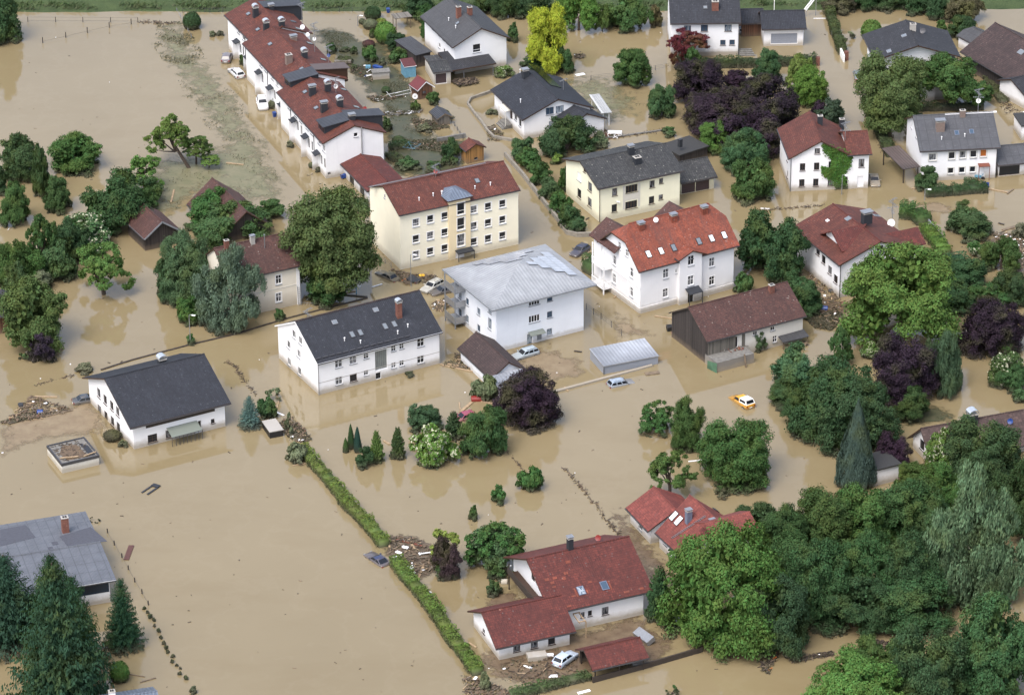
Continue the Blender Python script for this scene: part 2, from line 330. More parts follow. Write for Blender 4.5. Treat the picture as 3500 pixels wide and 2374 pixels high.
# ---------------------------------------------------------------- houses
def inpoly(P2, q):
    c = False; n = len(P2)
    for i in range(n):
        a, b = P2[i], P2[(i+1) % n]
        if (a[1] > q[1]) != (b[1] > q[1]) and q[0] < (b[0]-a[0])*(q[1]-a[1])/(b[1]-a[1])+a[0]: c = not c
    return c
class House:
    """a walled box N-R-L (corner pixels on the water line): a runs along the front, b into the depth"""
    def __init__(s, name, label, cat, N, Rr, L, eave, ridge='u', apex=None, zr=None, wall='white', roof='t_dark', group=None,
                 oe=.6, og=.5, t=.22, zoom=(0, 0, 1), rf=.5, zb=-1.5, D=None, W=None, soffit='brownp', root=None, kind='gable', roofname='roof', zo=0.0, hl=0., hr=0.):
        n, r, l = G(*N), G(*Rr), G(*L); s.n = n; u = (r-n); u.z = 0
        s.W = W or u.length; u.normalize(); s.u = u; s.v = Vector((-u.y, u.x, 0)); s.D = D or (l-n).dot(s.v)
        s.ang = math.atan2(u.y, u.x); s.zoom = zoom; s.wallm = wall; s.roofm = roof; s.ridge = ridge; s.t = t; s.zb = zb; s.rf = rf
        s.ze = zat(n, eave) if eave > 60 or eave < 0 else eave
        if eave > 60: s.ze -= 0
        if apex is not None:
            p = n + s.v*(s.D*rf) if ridge == 'u' else n + s.u*(s.W*rf)
            s.zr = zat(p, apex)
        else: s.zr = zr if zr is not None else s.ze
        s.zr -= t if apex is not None else 0
        s.root = root or empty(name, (n.x, n.y, 0), s.ang, label, cat, group)
        if root is not None:       # a further volume of the same thing: express it in the root's frame
            s.Mx = Matrix.Translation((n.x, n.y, 0)) @ Matrix.Rotation(s.ang, 4, 'Z')
            rm = Matrix.Translation(root.location) @ Matrix.Rotation(root.rotation_euler.z, 4, 'Z'); s.off = rm.inverted() @ s.Mx
        else: s.off = Matrix.Identity(4); s.Mx = Matrix.Translation((n.x, n.y, 0)) @ Matrix.Rotation(s.ang, 4, 'Z')
        s.inv = s.Mx.inverted(); s.holes = {'F': [], 'L': [], 'R': [], 'B': []}; s.oe = oe; s.og = og; s.soffit = soffit; s.kind = kind
        s.roofname = roofname; s.planes = {}; s.roofo = None; s.hl = hl; s.hr = hr; s._planes()
    def loc2w(s, x, y, z=0.0): return s.Mx @ Vector((x, y, z))
    def fit(s, far, apex, raise_=True, n=8):
        """size the roof from two photo pixels: the far eave corner and the ridge end"""
        ze0 = s.ze
        for _ in range(n):
            half = (s.D if s.ridge == 'u' else s.W)/2; k = max(.05, (s.zr-s.ze)/half)
            if raise_: s.ze = ze0 + (s.oe*(k+.52)-s.t*.5 if s.ridge == 'u' else s.og*.52-s.t*.3)
            q = s.inv @ G(far[0], far[1], s.ze-k*s.oe+s.t)
            if s.ridge == 'u': s.D = max(2, q.y-s.oe); w = s.loc2w(-s.og, s.D/2)
            else: s.W = max(2, q.x-s.oe); w = s.loc2w(s.W/2, -s.og)
            s.zr = zat(w, apex[1])-s.t
        s._planes()
    def lift(s):
        """the wall top was read where the eave hides it: raise it to the true height"""
        half = (min(s.W, s.D) if s.kind == 'hip' else s.D if s.ridge == 'u' else s.W)/2; ze0 = s.ze
        for _ in range(5):
            k = max(0, (s.zr-s.ze)/half); s.ze = ze0+(s.oe*(k+.52)-s.t*.5 if s.ridge == 'u' or s.kind == 'hip' else s.og*.52-s.t*.3)
        if s.ridge == 'v' and s.kind == 'gable': s.zr += s.og*.52
        s._planes()
    def put(s, mb, name, mats, parent=None, label=None, smooth=False):
        if s.off != Matrix.Identity(4) and (parent is None or True):
            mb.v = [tuple(s.off @ Vector(p)) for p in mb.v]
        o = mb.build(name, mats, parent or s.root, label, smooth)
        return o
    def P(s, x, y):
        ox, oy, k = s.zoom; return ox+x*k, oy+y*k
    def _planes(s):
        W, D, ze, zr, t, rf = s.W, s.D, s.ze, s.zr, s.t, s.rf
        if s.kind == 'hip':
            c = Vector((W/2, D/2, zr+t)); q = [Vector((0, 0, ze+t)), Vector((W, 0, ze+t)), Vector((W, D, ze+t)), Vector((0, D, ze+t))]
            for nm, a, b in (('f', 0, 1), ('r', 1, 2), ('b', 2, 3), ('l', 3, 0)):
                s.planes[nm] = (q[a], (q[b]-q[a]).cross(c-q[a]).normalized())
        elif s.kind == 'mono':      # slopes from the back (zr) down to the front (ze)
            s.planes['f'] = (Vector((0, 0, ze+t)), Vector((0, -(zr-ze), D)).normalized())
        elif s.ridge == 'u':
            s.planes['f'] = (Vector((0, 0, ze+t)), Vector((0, -(zr-ze), D*rf)).normalized()); s.planes['b'] = (Vector((0, D, ze+t)), Vector((0, (zr-ze), D*(1-rf))).normalized())
        else:
            s.planes['l'] = (Vector((0, 0, ze+t)), Vector((-(zr-ze), 0, W*rf)).normalized()); s.planes['r'] = (Vector((W, 0, ze+t)), Vector(((zr-ze), 0, W*(1-rf))).normalized())
    def hit(s, x, y, p0, n):
        px, py = s.P(x, y); w = hitp(px, py, s.Mx @ p0, s.Mx.to_3x3() @ n); return s.inv @ w
    def rhit(s, sl, x, y): return s.hit(x, y, *s.planes[sl])
    def fhit(s, face, x, y, off=0):
        if face == 'F': q = s.hit(x, y, Vector((0, -off, 0)), Vector((0, -1, 0))); return q.x, q.z
        q = s.hit(x, y, Vector((-off, 0, 0)), Vector((-1, 0, 0))); return q.y, q.z
    def win(s, face, x, y, w, h, style='2', frame='whitep', pane='glass', sill=True, name='window', surround=None, depth=.16, tz=None):
        t, z = s.fhit(face, x, y) if tz is None else (x, y)
        lim = s.W if face in 'FB' else s.D
        t = min(max(t, w/2+.15), lim-w/2-.15)
        P2 = s.outline(face); top = max(q[1] for q in P2); gab = len(P2) > 4
        if not gab: z = min(z, s.ze-h/2-.12)
        else:
            for _ in range(30):
                if all(inpoly(P2, (t+a*(w/2+.1), z+h/2+.1)) for a in (-1, 1)): break
                z -= .06; t += .04*(1 if t < lim*s.rf else -1)
        for (a, b, c, d, *_) in s.holes[face]:
            if abs(t-a) < (w+c)/2+.06 and abs(z-b) < (h+d)/2+.06: return
        s.holes[face].append((t, z, w, h, style, frame, pane, sill, name, surround, depth))
    def _p(s, face, t, z, d=0.0):
        """face coords to local; d>0 goes inwards"""
        return {'F': (t, d, z), 'L': (d, t, z), 'R': (s.W-d, t, z), 'B': (t, s.D-d, z)}[face]
    def outline(s, face):
        L = s.W if face in 'FB' else s.D; ze, zr, zb = s.ze, s.zr, s.zb
        if s.kind == 'mono':
            if face == 'F': return [(0, zb), (L, zb), (L, ze), (0, ze)]
            if face == 'B': return [(0, zb), (L, zb), (L, zr), (0, zr)]
            return [(0, zb), (L, zb), (L, zr), (0, ze)]
        g = s.kind == 'gable' and ((s.ridge == 'u' and face in 'LR') or (s.ridge == 'v' and face in 'FB')) and zr-ze > .05
        if g:
            hh = s.hl if face in 'LF' else s.hr
            if hh > 0:
                zc = zr-(zr-ze)*hh; return [(0, zb), (L, zb), (L, ze), (L*s.rf+L*(1-s.rf)*hh, zc), (L*s.rf*(1-hh), zc), (0, ze)]
            return [(0, zb), (L, zb), (L, ze), (L*s.rf, zr), (0, ze)]
        return [(0, zb), (L, zb), (L, ze), (0, ze)]
    def walls(s, name='wall', mats=None, faces='FLRB'):
        mb = MB(); mats = mats or s.wallm
        outn = {'F': Vector((0, -1, 0)), 'L': Vector((-1, 0, 0)), 'R': Vector((1, 0, 0)), 'B': Vector((0, 1, 0))}
        for face in faces:
            loops = [[Vector(s._p(face, *p)) for p in s.outline(face)]]
            for (t, z, w, h, *rest) in s.holes[face]:
                if rest[-1] <= 0: continue
                loops.append([Vector(s._p(face, t+a*w/2, z+b*h/2)) for a, b in ((-1, -1), (-1, 1), (1, 1), (1, -1))])
            flat = [p for l in loops for p in l]; tris = geometry.tessellate_polygon(loops); fs = []
            for tr in tris:
                a, b, c = (flat[i] for i in tr); nn = (b-a).cross(c-a)
                if nn.length < 1e-7: continue
                fs.append(tuple(tr) if nn.dot(outn[face]) > 0 else tuple(reversed(tr)))
            mb.add(flat, fs)
            for (t, z, w, h, *rest) in s.holes[face]:
                d = rest[-1]
                if d <= 0: continue
                c4 = [(t-w/2, z-h/2), (t+w/2, z-h/2), (t+w/2, z+h/2), (t-w/2, z+h/2)]
                for i in range(4):
                    a, b = c4[i], c4[(i+1) % 4]
                    mb.add([s._p(face, *a), s._p(face, *b), s._p(face, *b, d), s._p(face, *a, d)], [(0, 1, 2, 3)])
        w = s.put(mb, name, mats)
        for face in faces:
            for hh in s.holes[face]: s._window(face, *hh)
        return w
    def _fbox(s, mb, face, t0, t1, z0, z1, d0, d1, mi=0):
        p = s._p(face, t0, z0, d0); q = s._p(face, t1, z1, d1)
        lo = [min(a, b) for a, b in zip(p, q)]; hi = [max(a, b) for a, b in zip(p, q)]; mb.box(lo[0], hi[0], lo[1], hi[1], lo[2], hi[2], mi)
    def _window(s, face, t, z, w, h, style, frame, pane, sill, name, surround, d):
        mb = MB(); fw = .07 if style != 'door' else .09; a = max(d-.07, -.05); b = d-.005 if d > 0 else -.002
        x0, x1, z0, z1 = t-w/2+.003, t+w/2-.003, z-h/2+.003, z+h/2-.003
        bx = lambda p, q, r, v: s._fbox(mb, face, p, q, r, v, a, b)
        bx(x0, x0+fw, z0, z1); bx(x1-fw, x1, z0, z1); bx(x0+fw, x1-fw, z0, z0+fw); bx(x0+fw, x1-fw, z1-fw, z1)
        m_ = .03
        if style in ('2', 'x', '6'): bx(t-m_, t+m_, z0+fw, z1-fw)
        if style in ('x',):
            zc = z+h*.1; bx(x0+fw, t-m_, zc-m_, zc+m_); bx(t+m_, x1-fw, zc-m_, zc+m_)
        if style == '6':
            for k in (-1, 1): bx(x0+fw, t-m_, z+k*h/6-m_/2, z+k*h/6+m_/2); bx(t+m_, x1-fw, z+k*h/6-m_/2, z+k*h/6+m_/2)
        if style == 't':
            zc = z-h*.18; bx(x0+fw, x1-fw, zc-m_, zc+m_)
        if style == '4h':
            for k in (-.25, 0, .25): bx(t+k*w-.05, t+k*w+.05, z0+fw, z1-fw)
        if surround:
            sw = .12; s_ = MB()
            for (p, q, r, v) in ((t-w/2-sw, t-w/2, z-h/2-sw, z+h/2+sw), (t+w/2, t+w/2+sw, z-h/2-sw, z+h/2+sw), (t-w/2, t+w/2, z-h/2-sw, z-h/2), (t-w/2, t+w/2, z+h/2, z+h/2+sw)):
                s._fbox(s_, face, p, q, r, v, -.03, .01)
        o = s.put(mb, name, frame)
        if name == 'garage_door' or name == 'door' and style == 'solid':
            pb = MB(); s._fbox(pb, face, x0+fw, x1-fw, z0+fw, z1-fw, max(b-.03, -.03), b-.005)
            if name == 'garage_door':
                for k in range(1, 5): s._fbox(pb, face, x0+fw, x1-fw, z0+h*k/5-.015, z0+h*k/5+.015, b-.05, b-.03)
            s.put(pb, 'door_leaf', pane, o)
        else:
            pb = MB(); s._fbox(pb, face, x0+fw, x1-fw, z0+fw, z1-fw, b-.03, b-.01); s.put(pb, 'pane', pane, o)
        if surround: s.put(s_, 'surround', surround, o)
        if sill:
            sb = MB(); s._fbox(sb, face, t-w/2-.08, t+w/2+.08, z-h/2-.06-(.12 if surround else 0), z-h/2-(.12 if surround else 0), -.12, -.003); s.put(sb, 'sill', 'greyp' if frame == 'whitep' else frame, o)
    def roof(s, mats=None, clip=None):
        W, D, ze, zr, t, rf, oe, og = s.W, s.D, s.ze, s.zr, s.t, s.rf, s.oe, s.og; mb = MB(); mats = mats or [s.roofm, s.soffit]
        if s.kind == 'flat':
            mb.box(-oe, W+oe, -oe, D+oe, ze, ze+t)
        elif s.kind == 'mono':
            k = (zr-ze)/D; mb.slab([(-og, -oe, ze+t-k*oe), (W+og, -oe, ze+t-k*oe), (W+og, D+oe, zr+t+k*oe), (-og, D+oe, zr+t+k*oe)], t, 0, 1)
        elif s.kind == 'hip':
            k = (zr-ze)/(min(W, D)/2); z0 = ze+t-k*oe; c = (W/2, D/2, zr+t); q = [(-oe, -oe, z0), (W+oe, -oe, z0), (W+oe, D+oe, z0), (-oe, D+oe, z0)]
            for i in range(4): mb.add([q[i], q[(i+1) % 4], c], [(0, 1, 2)], 0)
            b = [(x, y, z-t) for x, y, z in q]; mb.add(q+b, [(4, 7, 6, 5)]+[(4+i, 4+(i+1) % 4, (i+1) % 4, i) for i in range(4)], 1)
        else:
            if s.ridge == 'u': LX, LY, f = W, D, lambda a, b, z: (a, b, z)
            else: LX, LY, f = D, W, lambda a, b, z: (b, a, z)
            ry = LY*rf; k1 = (zr-ze)/ry; k2 = (zr-ze)/(LY-ry); hl, hr = s.hl, s.hr
            zf = ze+t-k1*oe; zk = ze+t-k2*oe
            def side(y0, z0, kk, sg):
                # polygon of one slope from x=-og to LX+og, with half hips cut off the ends
                pts = [(-og, y0, z0), (LX+og, y0, z0)]
                if hr > 0: pts += [(LX+og, ry-sg*abs(ry-(0 if sg > 0 else LY))*hr, zr+t-(zr-ze)*hr), (LX+og-hr*LY*.45, ry, zr+t)]
                else: pts += [(LX+og, ry, zr+t)]
                if hl > 0: pts += [(-og+hl*LY*.45, ry, zr+t), (-og, ry-sg*abs(ry-(0 if sg > 0 else LY))*hl, zr+t-(zr-ze)*hl)]
                else: pts += [(-og, ry, zr+t)]
                return pts
            A = side(-oe, zf, k1, 1); B = side(LY+oe, zk, k2, -1)
            fl = s.ridge == 'v'
            PA = [f(*p) for p in A]; PB = [f(*p) for p in B]
            if fl: PA.reverse()
            else: PB.reverse()
            mb.slab(PA, t, 0, 1); mb.slab(PB, t, 0, 1)
            for hh, e in ((hl, -1), (hr, 1)):
                if hh > 0:
                    x0 = -og if e < 0 else LX+og; x1 = x0-e*hh*LY*.45; zc = zr+t-(zr-ze)*hh
                    tri = [f(x0, ry-ry*hh, zc), f(x0, ry+(LY-ry)*hh, zc), f(x1, ry, zr+t)]
                    nn = (Vector(tri[1])-Vector(tri[0])).cross(Vector(tri[2])-Vector(tri[0]))
                    if nn.z < 0: tri.reverse()
                    mb.slab(tri, t*.9, 0, 1)
            # ridge tiles
            rb = s.rc = MB(); e0 = -og + (hl*LY*.45 if hl else 0); e1 = LX+og - (hr*LY*.45 if hr else 0)
            rb.tube([f(e0, ry, zr+t+.02), f(e1, ry, zr+t+.02)], .11, 6)
        s.roofo = s.put(mb, s.roofname, mats)
        if s.kind == 'gable' and zr-ze > .3: s.put(s.rc, 'ridge_cap', s.roofm, s.roofo)
        if s.kind == 'gable':
            g = MB(); gp = 'greyp'
            if s.ridge == 'u': g.bar((-og, -oe-.06, zf-t*.6), (W+og, -oe-.06, zf-t*.6), .13, .12)
            else: g.bar((-oe-.06, -og, zf-t*.6), (-oe-.06, D+og, zf-t*.6), .13, .12)
            s.put(g, 'gutter', 'steeld')
        return s.roofo
    def slopebox(s, sl, c, hu, hv, h0, h1, mi=0, mb=None):
        p0, n = s.planes[sl]; U = Vector((0, 0, 1)).cross(n).normalized(); V = n.cross(U); mb = mb or MB()
        return mb.obox(c+n*((h0+h1)/2), U, V, n, hu, hv, (h1-h0)/2, mi)
    def skylight(s, sl, x, y, w=.8, l=1.2, frame='steeld', glass='glasssky', name='skylight'):
        c = s.rhit(sl, x, y); mb = s.slopebox(sl, c, w/2, l/2, -.05, .10, 0); s.slopebox(sl, c, w/2-.09, l/2-.09, .09, .115, 1, mb)
        s.put(mb, name, [frame, glass], s.roofo)
    def chimney(s, sl, x, y, w=.7, d=.6, h=1.3, mat='brick', cap=None):
        """x, y: pixel of the foot of the chimney"""
        c = s.rhit(sl, x, y); z0 = c.z-.6; z1 = c.z+h; mb = MB(); mb.box(c.x-w/2, c.x+w/2, c.y-d/2, c.y+d/2, z0, z1)
        mb.box(c.x-w/2-.05, c.x+w/2+.05, c.y-d/2-.05, c.y+d/2+.05, z1, z1+.08, 1)
        if cap is None: mb.box(c.x-w*.3, c.x-w*.05, c.y-d*.25, c.y+d*.25, z1+.08, z1+.16, 2); mb.box(c.x+w*.05, c.x+w*.3, c.y-d*.25, c.y+d*.25, z1+.08, z1+.16, 2)
        o = s.put(mb, 'chimney', [mat, 'conc', 'black'], s.roofo)
        cb = MB()
        if cap == 'barrel':
            n = 8; r = w*.62
            pts = [(c.x-r*math.cos(math.pi*i/n), z1+.30+r*.75*math.sin(math.pi*i/n)) for i in range(n+1)]
            for i in range(n):
                a, b = pts[i], pts[i+1]; y0, y1 = c.y-d*.62, c.y+d*.62
                cb.add([(a[0], y0, a[1]), (b[0], y0, b[1]), (b[0], y1, b[1]), (a[0], y1, a[1]), (a[0]*.98+c.x*.02, y0, a[1]-.04), (b[0]*.98+c.x*.02, y0, b[1]-.04), (b[0]*.98+c.x*.02, y1, b[1]-.04), (a[0]*.98+c.x*.02, y1, a[1]-.04)],
                       [(3, 2, 1, 0), (4, 5, 6, 7), (0, 1, 5, 4), (2, 3, 7, 6)])
            for a in (-1, 1):
                for b in (-1, 1): cb.bar((c.x+a*w*.5, c.y+b*d*.5, z1), (c.x+a*w*.56, c.y+b*d*.5, z1+.34), .06)
        elif cap == 'plate':
            for a in (-1, 1):
                for b in (-1, 1): cb.bar((c.x+a*w*.4, c.y+b*d*.4, z1+.08), (c.x+a*w*.4, c.y+b*d*.4, z1+.3), .05)
            cb.box(c.x-w*.62, c.x+w*.62, c.y-d*.62, c.y+d*.62, z1+.3, z1+.35)
        if cb.v: s.put(cb, 'chimney_cap', 'chrome' if cap == 'barrel' else 'steel', s.roofo)
    def vent(s, sl, x, y, h=.45, mat='whitep'):
        c = s.rhit(sl, x, y); mb = MB(); mb.tube([c-Vector((0, 0, .1)), c+Vector((0, 0, h))], .07, 6); mb.tube([c+Vector((0, 0, h)), c+Vector((0, 0, h+.12))], .13, 6)
        s.put(mb, 'roof_vent', mat, s.roofo)
    def mast(s, sl, x, y, h=2.5, arms=2, dish=None, dmat='whitep'):
        c = s.rhit(sl, x, y); mb = MB(); mb.tube([c-Vector((0, 0, .2)), c+Vector((0, 0, h))], .055, 5)
        for k in range(arms):
            z = c.z+h-.15-k*.7; q = Vector((c.x, c.y, z)); d = Vector((math.cos(k*1.3+.4), math.sin(k*1.3+.4), 0)); mb.bar(q-d*.9, q+d*.9, .05)
            e = Vector((-d.y, d.x, 0))
            for i in range(-3, 4): mb.bar(q+d*(i*.28)-e*.3, q+d*(i*.28)+e*.3, .035)
        if arms or not dish: s.put(mb, 'antenna', 'steel', s.roofo)
        if dish:
            dish *= .85; dmat = 'dishw' if dmat == 'whitep' else dmat
            db = MB(); q = c+Vector((0, 0, max(.5, h*.45) if arms else .5)); n = (s.inv.to_3x3() @ Vector((-.35, -.85, .45))).normalized(); X = Vector((0, 0, 1)).cross(n).normalized(); Y = n.cross(X); rr = dish
            rings = [(0, -.10), (.4, -.085), (.75, -.04), (1, 0)]; k0 = len(db.v); db.v.append(tuple(q+n*(-.12*rr*1.5)))
            for (f_, dz) in rings[1:]:
                for j in range(14): a = 2*math.pi*j/14; db.v.append(tuple(q+X*(rr*f_*math.cos(a))+Y*(rr*f_*math.sin(a))+n*(dz*rr*1.5)))
            for j in range(14): db.f.append((k0, k0+1+j, k0+1+(j+1) % 14)); db.m.append(0)
            for i in range(2):
                for j in range(14): a = k0+1+i*14; db.f.append((a+j, a+14+j, a+14+(j+1) % 14, a+(j+1) % 14)); db.m.append(0)
            db.bar(q-Y*rr, q+n*rr*.8, .03, None, 0)
            if not arms: db.tube([c-Vector((0, 0, .1)), q-n*.15], .035, 5)
            s.put(db, 'satellite_dish', dmat, s.roofo, smooth=False)
    def downpipe(s, corner='N', mat='steeld'):
        x = {'N': .0, 'R': s.W}[corner]; mb = MB(); mb.tube([(x-.06, -.10, s.zb), (x-.06, -.10, s.ze-.25), (x-.06, -s.oe*.9, s.ze-.02)], .055, 6); s.put(mb, 'downpipe', mat)
    def slabroof(s, face, x, y, w, out, drop=.25, th=.08, mat='black', name='canopy', posts=False, off=0):
        """a small roof sticking out of a wall; x, y = pixel of its wall-side centre"""
        t, z = s.fhit(face, x, y); mb = MB()
        pts = [(t-w/2, z, -.01), (t+w/2, z, -.01), (t+w/2, z-drop, -out), (t-w/2, z-drop, -out)]
        P = [Vector(s._p(face, a, b, c)) for a, b, c in pts]
        nn = (P[1]-P[0]).cross(P[2]-P[0])
        if nn.z < 0: P.reverse()
        mb.slab(P, th)
        if posts:
            for a in (t-w/2+.06, t+w/2-.06): q = Vector(s._p(face, a, z-drop, -out+.08)); mb.bar((q.x, q.y, s.zb), (q.x, q.y, q.z-th), .09)
        return s.put(mb, name, mat)
    def fbox(s, face, t0, t1, z0, z1, out, mat, name, depth=0.0):
        mb = MB(); s._fbox(mb, face, t0, t1, z0, z1, -out, depth-.004); return s.put(mb, name, mat)
# ---------------------------------------------------------------- foliage
RG = np.random.default_rng(7)
def unit(v): return v/np.maximum(np.linalg.norm(v, axis=-1, keepdims=True), 1e-9)
def quads(P, N, size, aspect, rg, updir=None):
    """one rhombic leaf clump per point; returns vertex array"""
    n = len(P); a = rg.normal(size=(n, 3)) if updir is None else np.tile(updir, (n, 1)) + rg.normal(size=(n, 3))*.25
    X = unit(np.cross(N, a)); Y = unit(np.cross(X, N)) if updir is None else unit(a - X*np.sum(a*X, 1, keepdims=True))
    s = size[:, None]; w = s*aspect
    V = np.stack([P-Y*s, P+X*w+N*s*.25, P+Y*s, P-X*w+N*s*.25], 1); return V.reshape(-1, 3)
def leafmesh(name, V, mat='leaf', core=None):
    n = len(V)//4; me = bpy.data.meshes.new(name); cv, cf = core if core else (np.zeros((0, 3)), [])
    tot = len(V)+len(cv); me.vertices.add(tot); me.vertices.foreach_set('co', np.concatenate([V, cv]).astype(np.float32).ravel())
    nl = 4*n+sum(len(f) for f in cf); me.loops.add(nl); me.polygons.add(n+len(cf))
    li = np.arange(4*n); extra = [i+4*n for f in cf for i in f]
    me.loops.foreach_set('vertex_index', np.concatenate([li, np.array(extra, dtype=int)]).astype(np.int32))
    st = list(range(0, 4*n, 4)); c = 4*n
    for f in cf: st.append(c); c += len(f)
    me.polygons.foreach_set('loop_start', np.array(st, dtype=np.int32))
    me.update(calc_edges=True); me.materials.append(M[mat]); return me
def ico(r=1., sub=2, jit=.0, rg=RG, sc=(1, 1, 1), off=(0, 0, 0)):
    import bmesh
    b = bmesh.new(); bmesh.ops.create_icosphere(b, subdivisions=sub, radius=r)
    v = np.array([x.co[:] for x in b.verts]); f = [[x.index for x in q.verts] for q in b.faces]; b.free()
    v = v*(1+rg.normal(size=(len(v), 1))*jit)*np.array(sc)+np.array(off); return v, f
def mk_round(seed, nl, nleaf, ls, lr=(.30, .46), rad=(.38, .66), sub=9, sr=(.26, .44), low=-.55, droop=False, inner=True, openness=0., flat=.62):
    """main limbs carry big clumps, every clump carries smaller ones, and the leaves sit on those"""
    rg = np.random.default_rng(seed); C = []; k = 0; ax = rg.uniform(.82, 1.12, 3)
    while len(C) < nl and k < 4000:
        k += 1; d = unit(rg.normal(size=3))
        if d[2] < low: continue
        r_ = rg.uniform(*lr); c = d*rg.uniform(*rad)*ax
        if all(np.linalg.norm(c-q[0]) > .5*min(r_, q[1]) + openness for q in C): C.append((c, r_))
    S2 = []
    for c, r_ in C:
        for _ in range(sub):
            d = unit(rg.normal(size=3)+unit(c)*.9+np.array([0, 0, .35])); q = r_*rg.uniform(*sr); S2.append((c+d*(r_*rg.uniform(.72, 1.12))*np.array([1, 1, .85]), q))
    cs = np.array([q[0] for q in S2]); rs = np.array([q[1] for q in S2]); w = rs**2; idx = rg.choice(len(S2), nleaf, p=w/w.sum())
    D = unit(rg.normal(size=(nleaf, 3))+np.array([0, 0, .2])); rr = rs[idx]*np.where(rg.random(nleaf) < .2, rg.uniform(1., 1.45, nleaf), rg.uniform(.55, 1.05, nleaf))
    P = cs[idx]+D*rr[:, None]*(np.array([1, 1, flat]) if not droop else np.array([.95, .95, 1.1]))
    if droop: P[:, 2] -= .09*rg.random(nleaf)
    n = nleaf; N = unit(D*.6+unit(P)*.5+rg.normal(size=(n, 3))*.5+np.array([0, 0, .45]))
    if droop: N = unit(D*np.array([1, 1, .2])+rg.normal(size=(n, 3))*.35); V = quads(P, N, ls*rg.uniform(.7, 1.7, n), .34, rg, np.array([.1, .2, 1.]))
    else: V = quads(P, N, ls*rg.uniform(.55, 1.4, n), .6, rg)
    if inner:
        c1 = np.array([q[0] for q in C]); r1 = np.array([q[1] for q in C]); ni = nleaf//8; ii = rg.integers(0, len(C), ni); I = c1[ii]*.9+unit(rg.normal(size=(ni, 3)))*(r1[ii]*rg.uniform(.2, .75, ni))[:, None]
        V = np.concatenate([V, quads(I, unit(rg.normal(size=(ni, 3))), np.full(ni, ls*(1.3 if droop else 2.4)), .8, rg)])
    s_ = np.percentile(np.abs(P), 99.7, axis=0); V = V/np.array([max(s_[0], s_[1])]*2+[1.0]); zt, zb = np.percentile(P[:, 2], 99.7), np.percentile(P[:, 2], .3); V[:, 2] = (V[:, 2]-(zt+zb)/2)/((zt-zb)/2)
    lob = cs[::3]/np.array([max(s_[0], s_[1])]*2+[1.0]); lob[:, 2] = (lob[:, 2]-(zt+zb)/2)/((zt-zb)/2)
    return V, lob
def mk_spruce(seed, levels=24, ls=.075, up=.0, droopk=.16, pw=.56):
    rg = np.random.default_rng(seed); P = []; N = []; S = []
    for i in range(levels):
        h = i/levels; r_ = (1-h)**pw*(.86+.22*rg.random())+.015; nb = int(9+11*(1-h)); a0 = rg.random()*6.28
        for j in range(nb):
            a = a0+6.283*j/nb+rg.normal()*.12; L = r_*rg.uniform(.62, 1.15); d = np.array([math.cos(a), math.sin(a), 0]); e = np.array([-d[1], d[0], 0]); m_ = int(5+17*L)
            for k in range(m_):
                s_ = (k+.6)/m_; z = h+.02-droopk*L*s_*.5*(1-h*.5)+.04*s_**3+up*s_+rg.normal()*.006
                for sd in (-1, 0, 1):
                    wd_ = .16*L*(1-s_*.75)+.02
                    p = d*(L*s_)+e*(sd*wd_*rg.uniform(.5, 1.1)); P.append([p[0], p[1], z-abs(sd)*.012+rg.normal()*.006]); N.append([d[0]*.35+e[0]*sd*.5, d[1]*.35+e[1]*sd*.5, .9+rg.normal()*.2]); S.append(ls*(.7+.6*rg.random())*(1.1-.55*h))
    P = np.array(P); N = unit(np.array(N)+rg.normal(size=(len(P), 3))*.18); return quads(P, N, np.array(S), .5, rg)
def mk_cone(seed, n=5000, ls=.05, p=.75):
    rg = np.random.default_rng(seed); h = 1-rg.random(n)**.62; a = rg.random(n)*6.283
    r_ = np.sin(np.clip((1-h), 0, 1)**p*1.45)/np.sin(1.45)*(1+.10*np.sin(a*5+h*6)+.06*np.sin(a*11-h*17))*rg.uniform(.82, 1.03, n)
    r_ *= np.clip(.75+h*4, 0, 1); P = np.stack([r_*np.cos(a), r_*np.sin(a), h], 1); D = unit(np.stack([np.cos(a), np.sin(a), np.full(n, .35)], 1))
    return quads(P, unit(D+rg.normal(size=(n, 3))*.4), ls*rg.uniform(.7, 1.5, n), .5, rg)
def mk_ball(seed, n=2600, ls=.075):
    rg = np.random.default_rng(seed); D = unit(rg.normal(size=(n, 3))); D = D[D[:, 2] > -.75]; n = len(D)
    rr = .96+.05*np.sin(D[:, 0]*5+1)*np.sin(D[:, 1]*6)+.035*rg.normal(size=n); P = D*rr[:, None]
    return quads(P, unit(D+rg.normal(size=(n, 3))*.45), ls*rg.uniform(.6, 1.3, n), .6, rg)
PROTO = {}
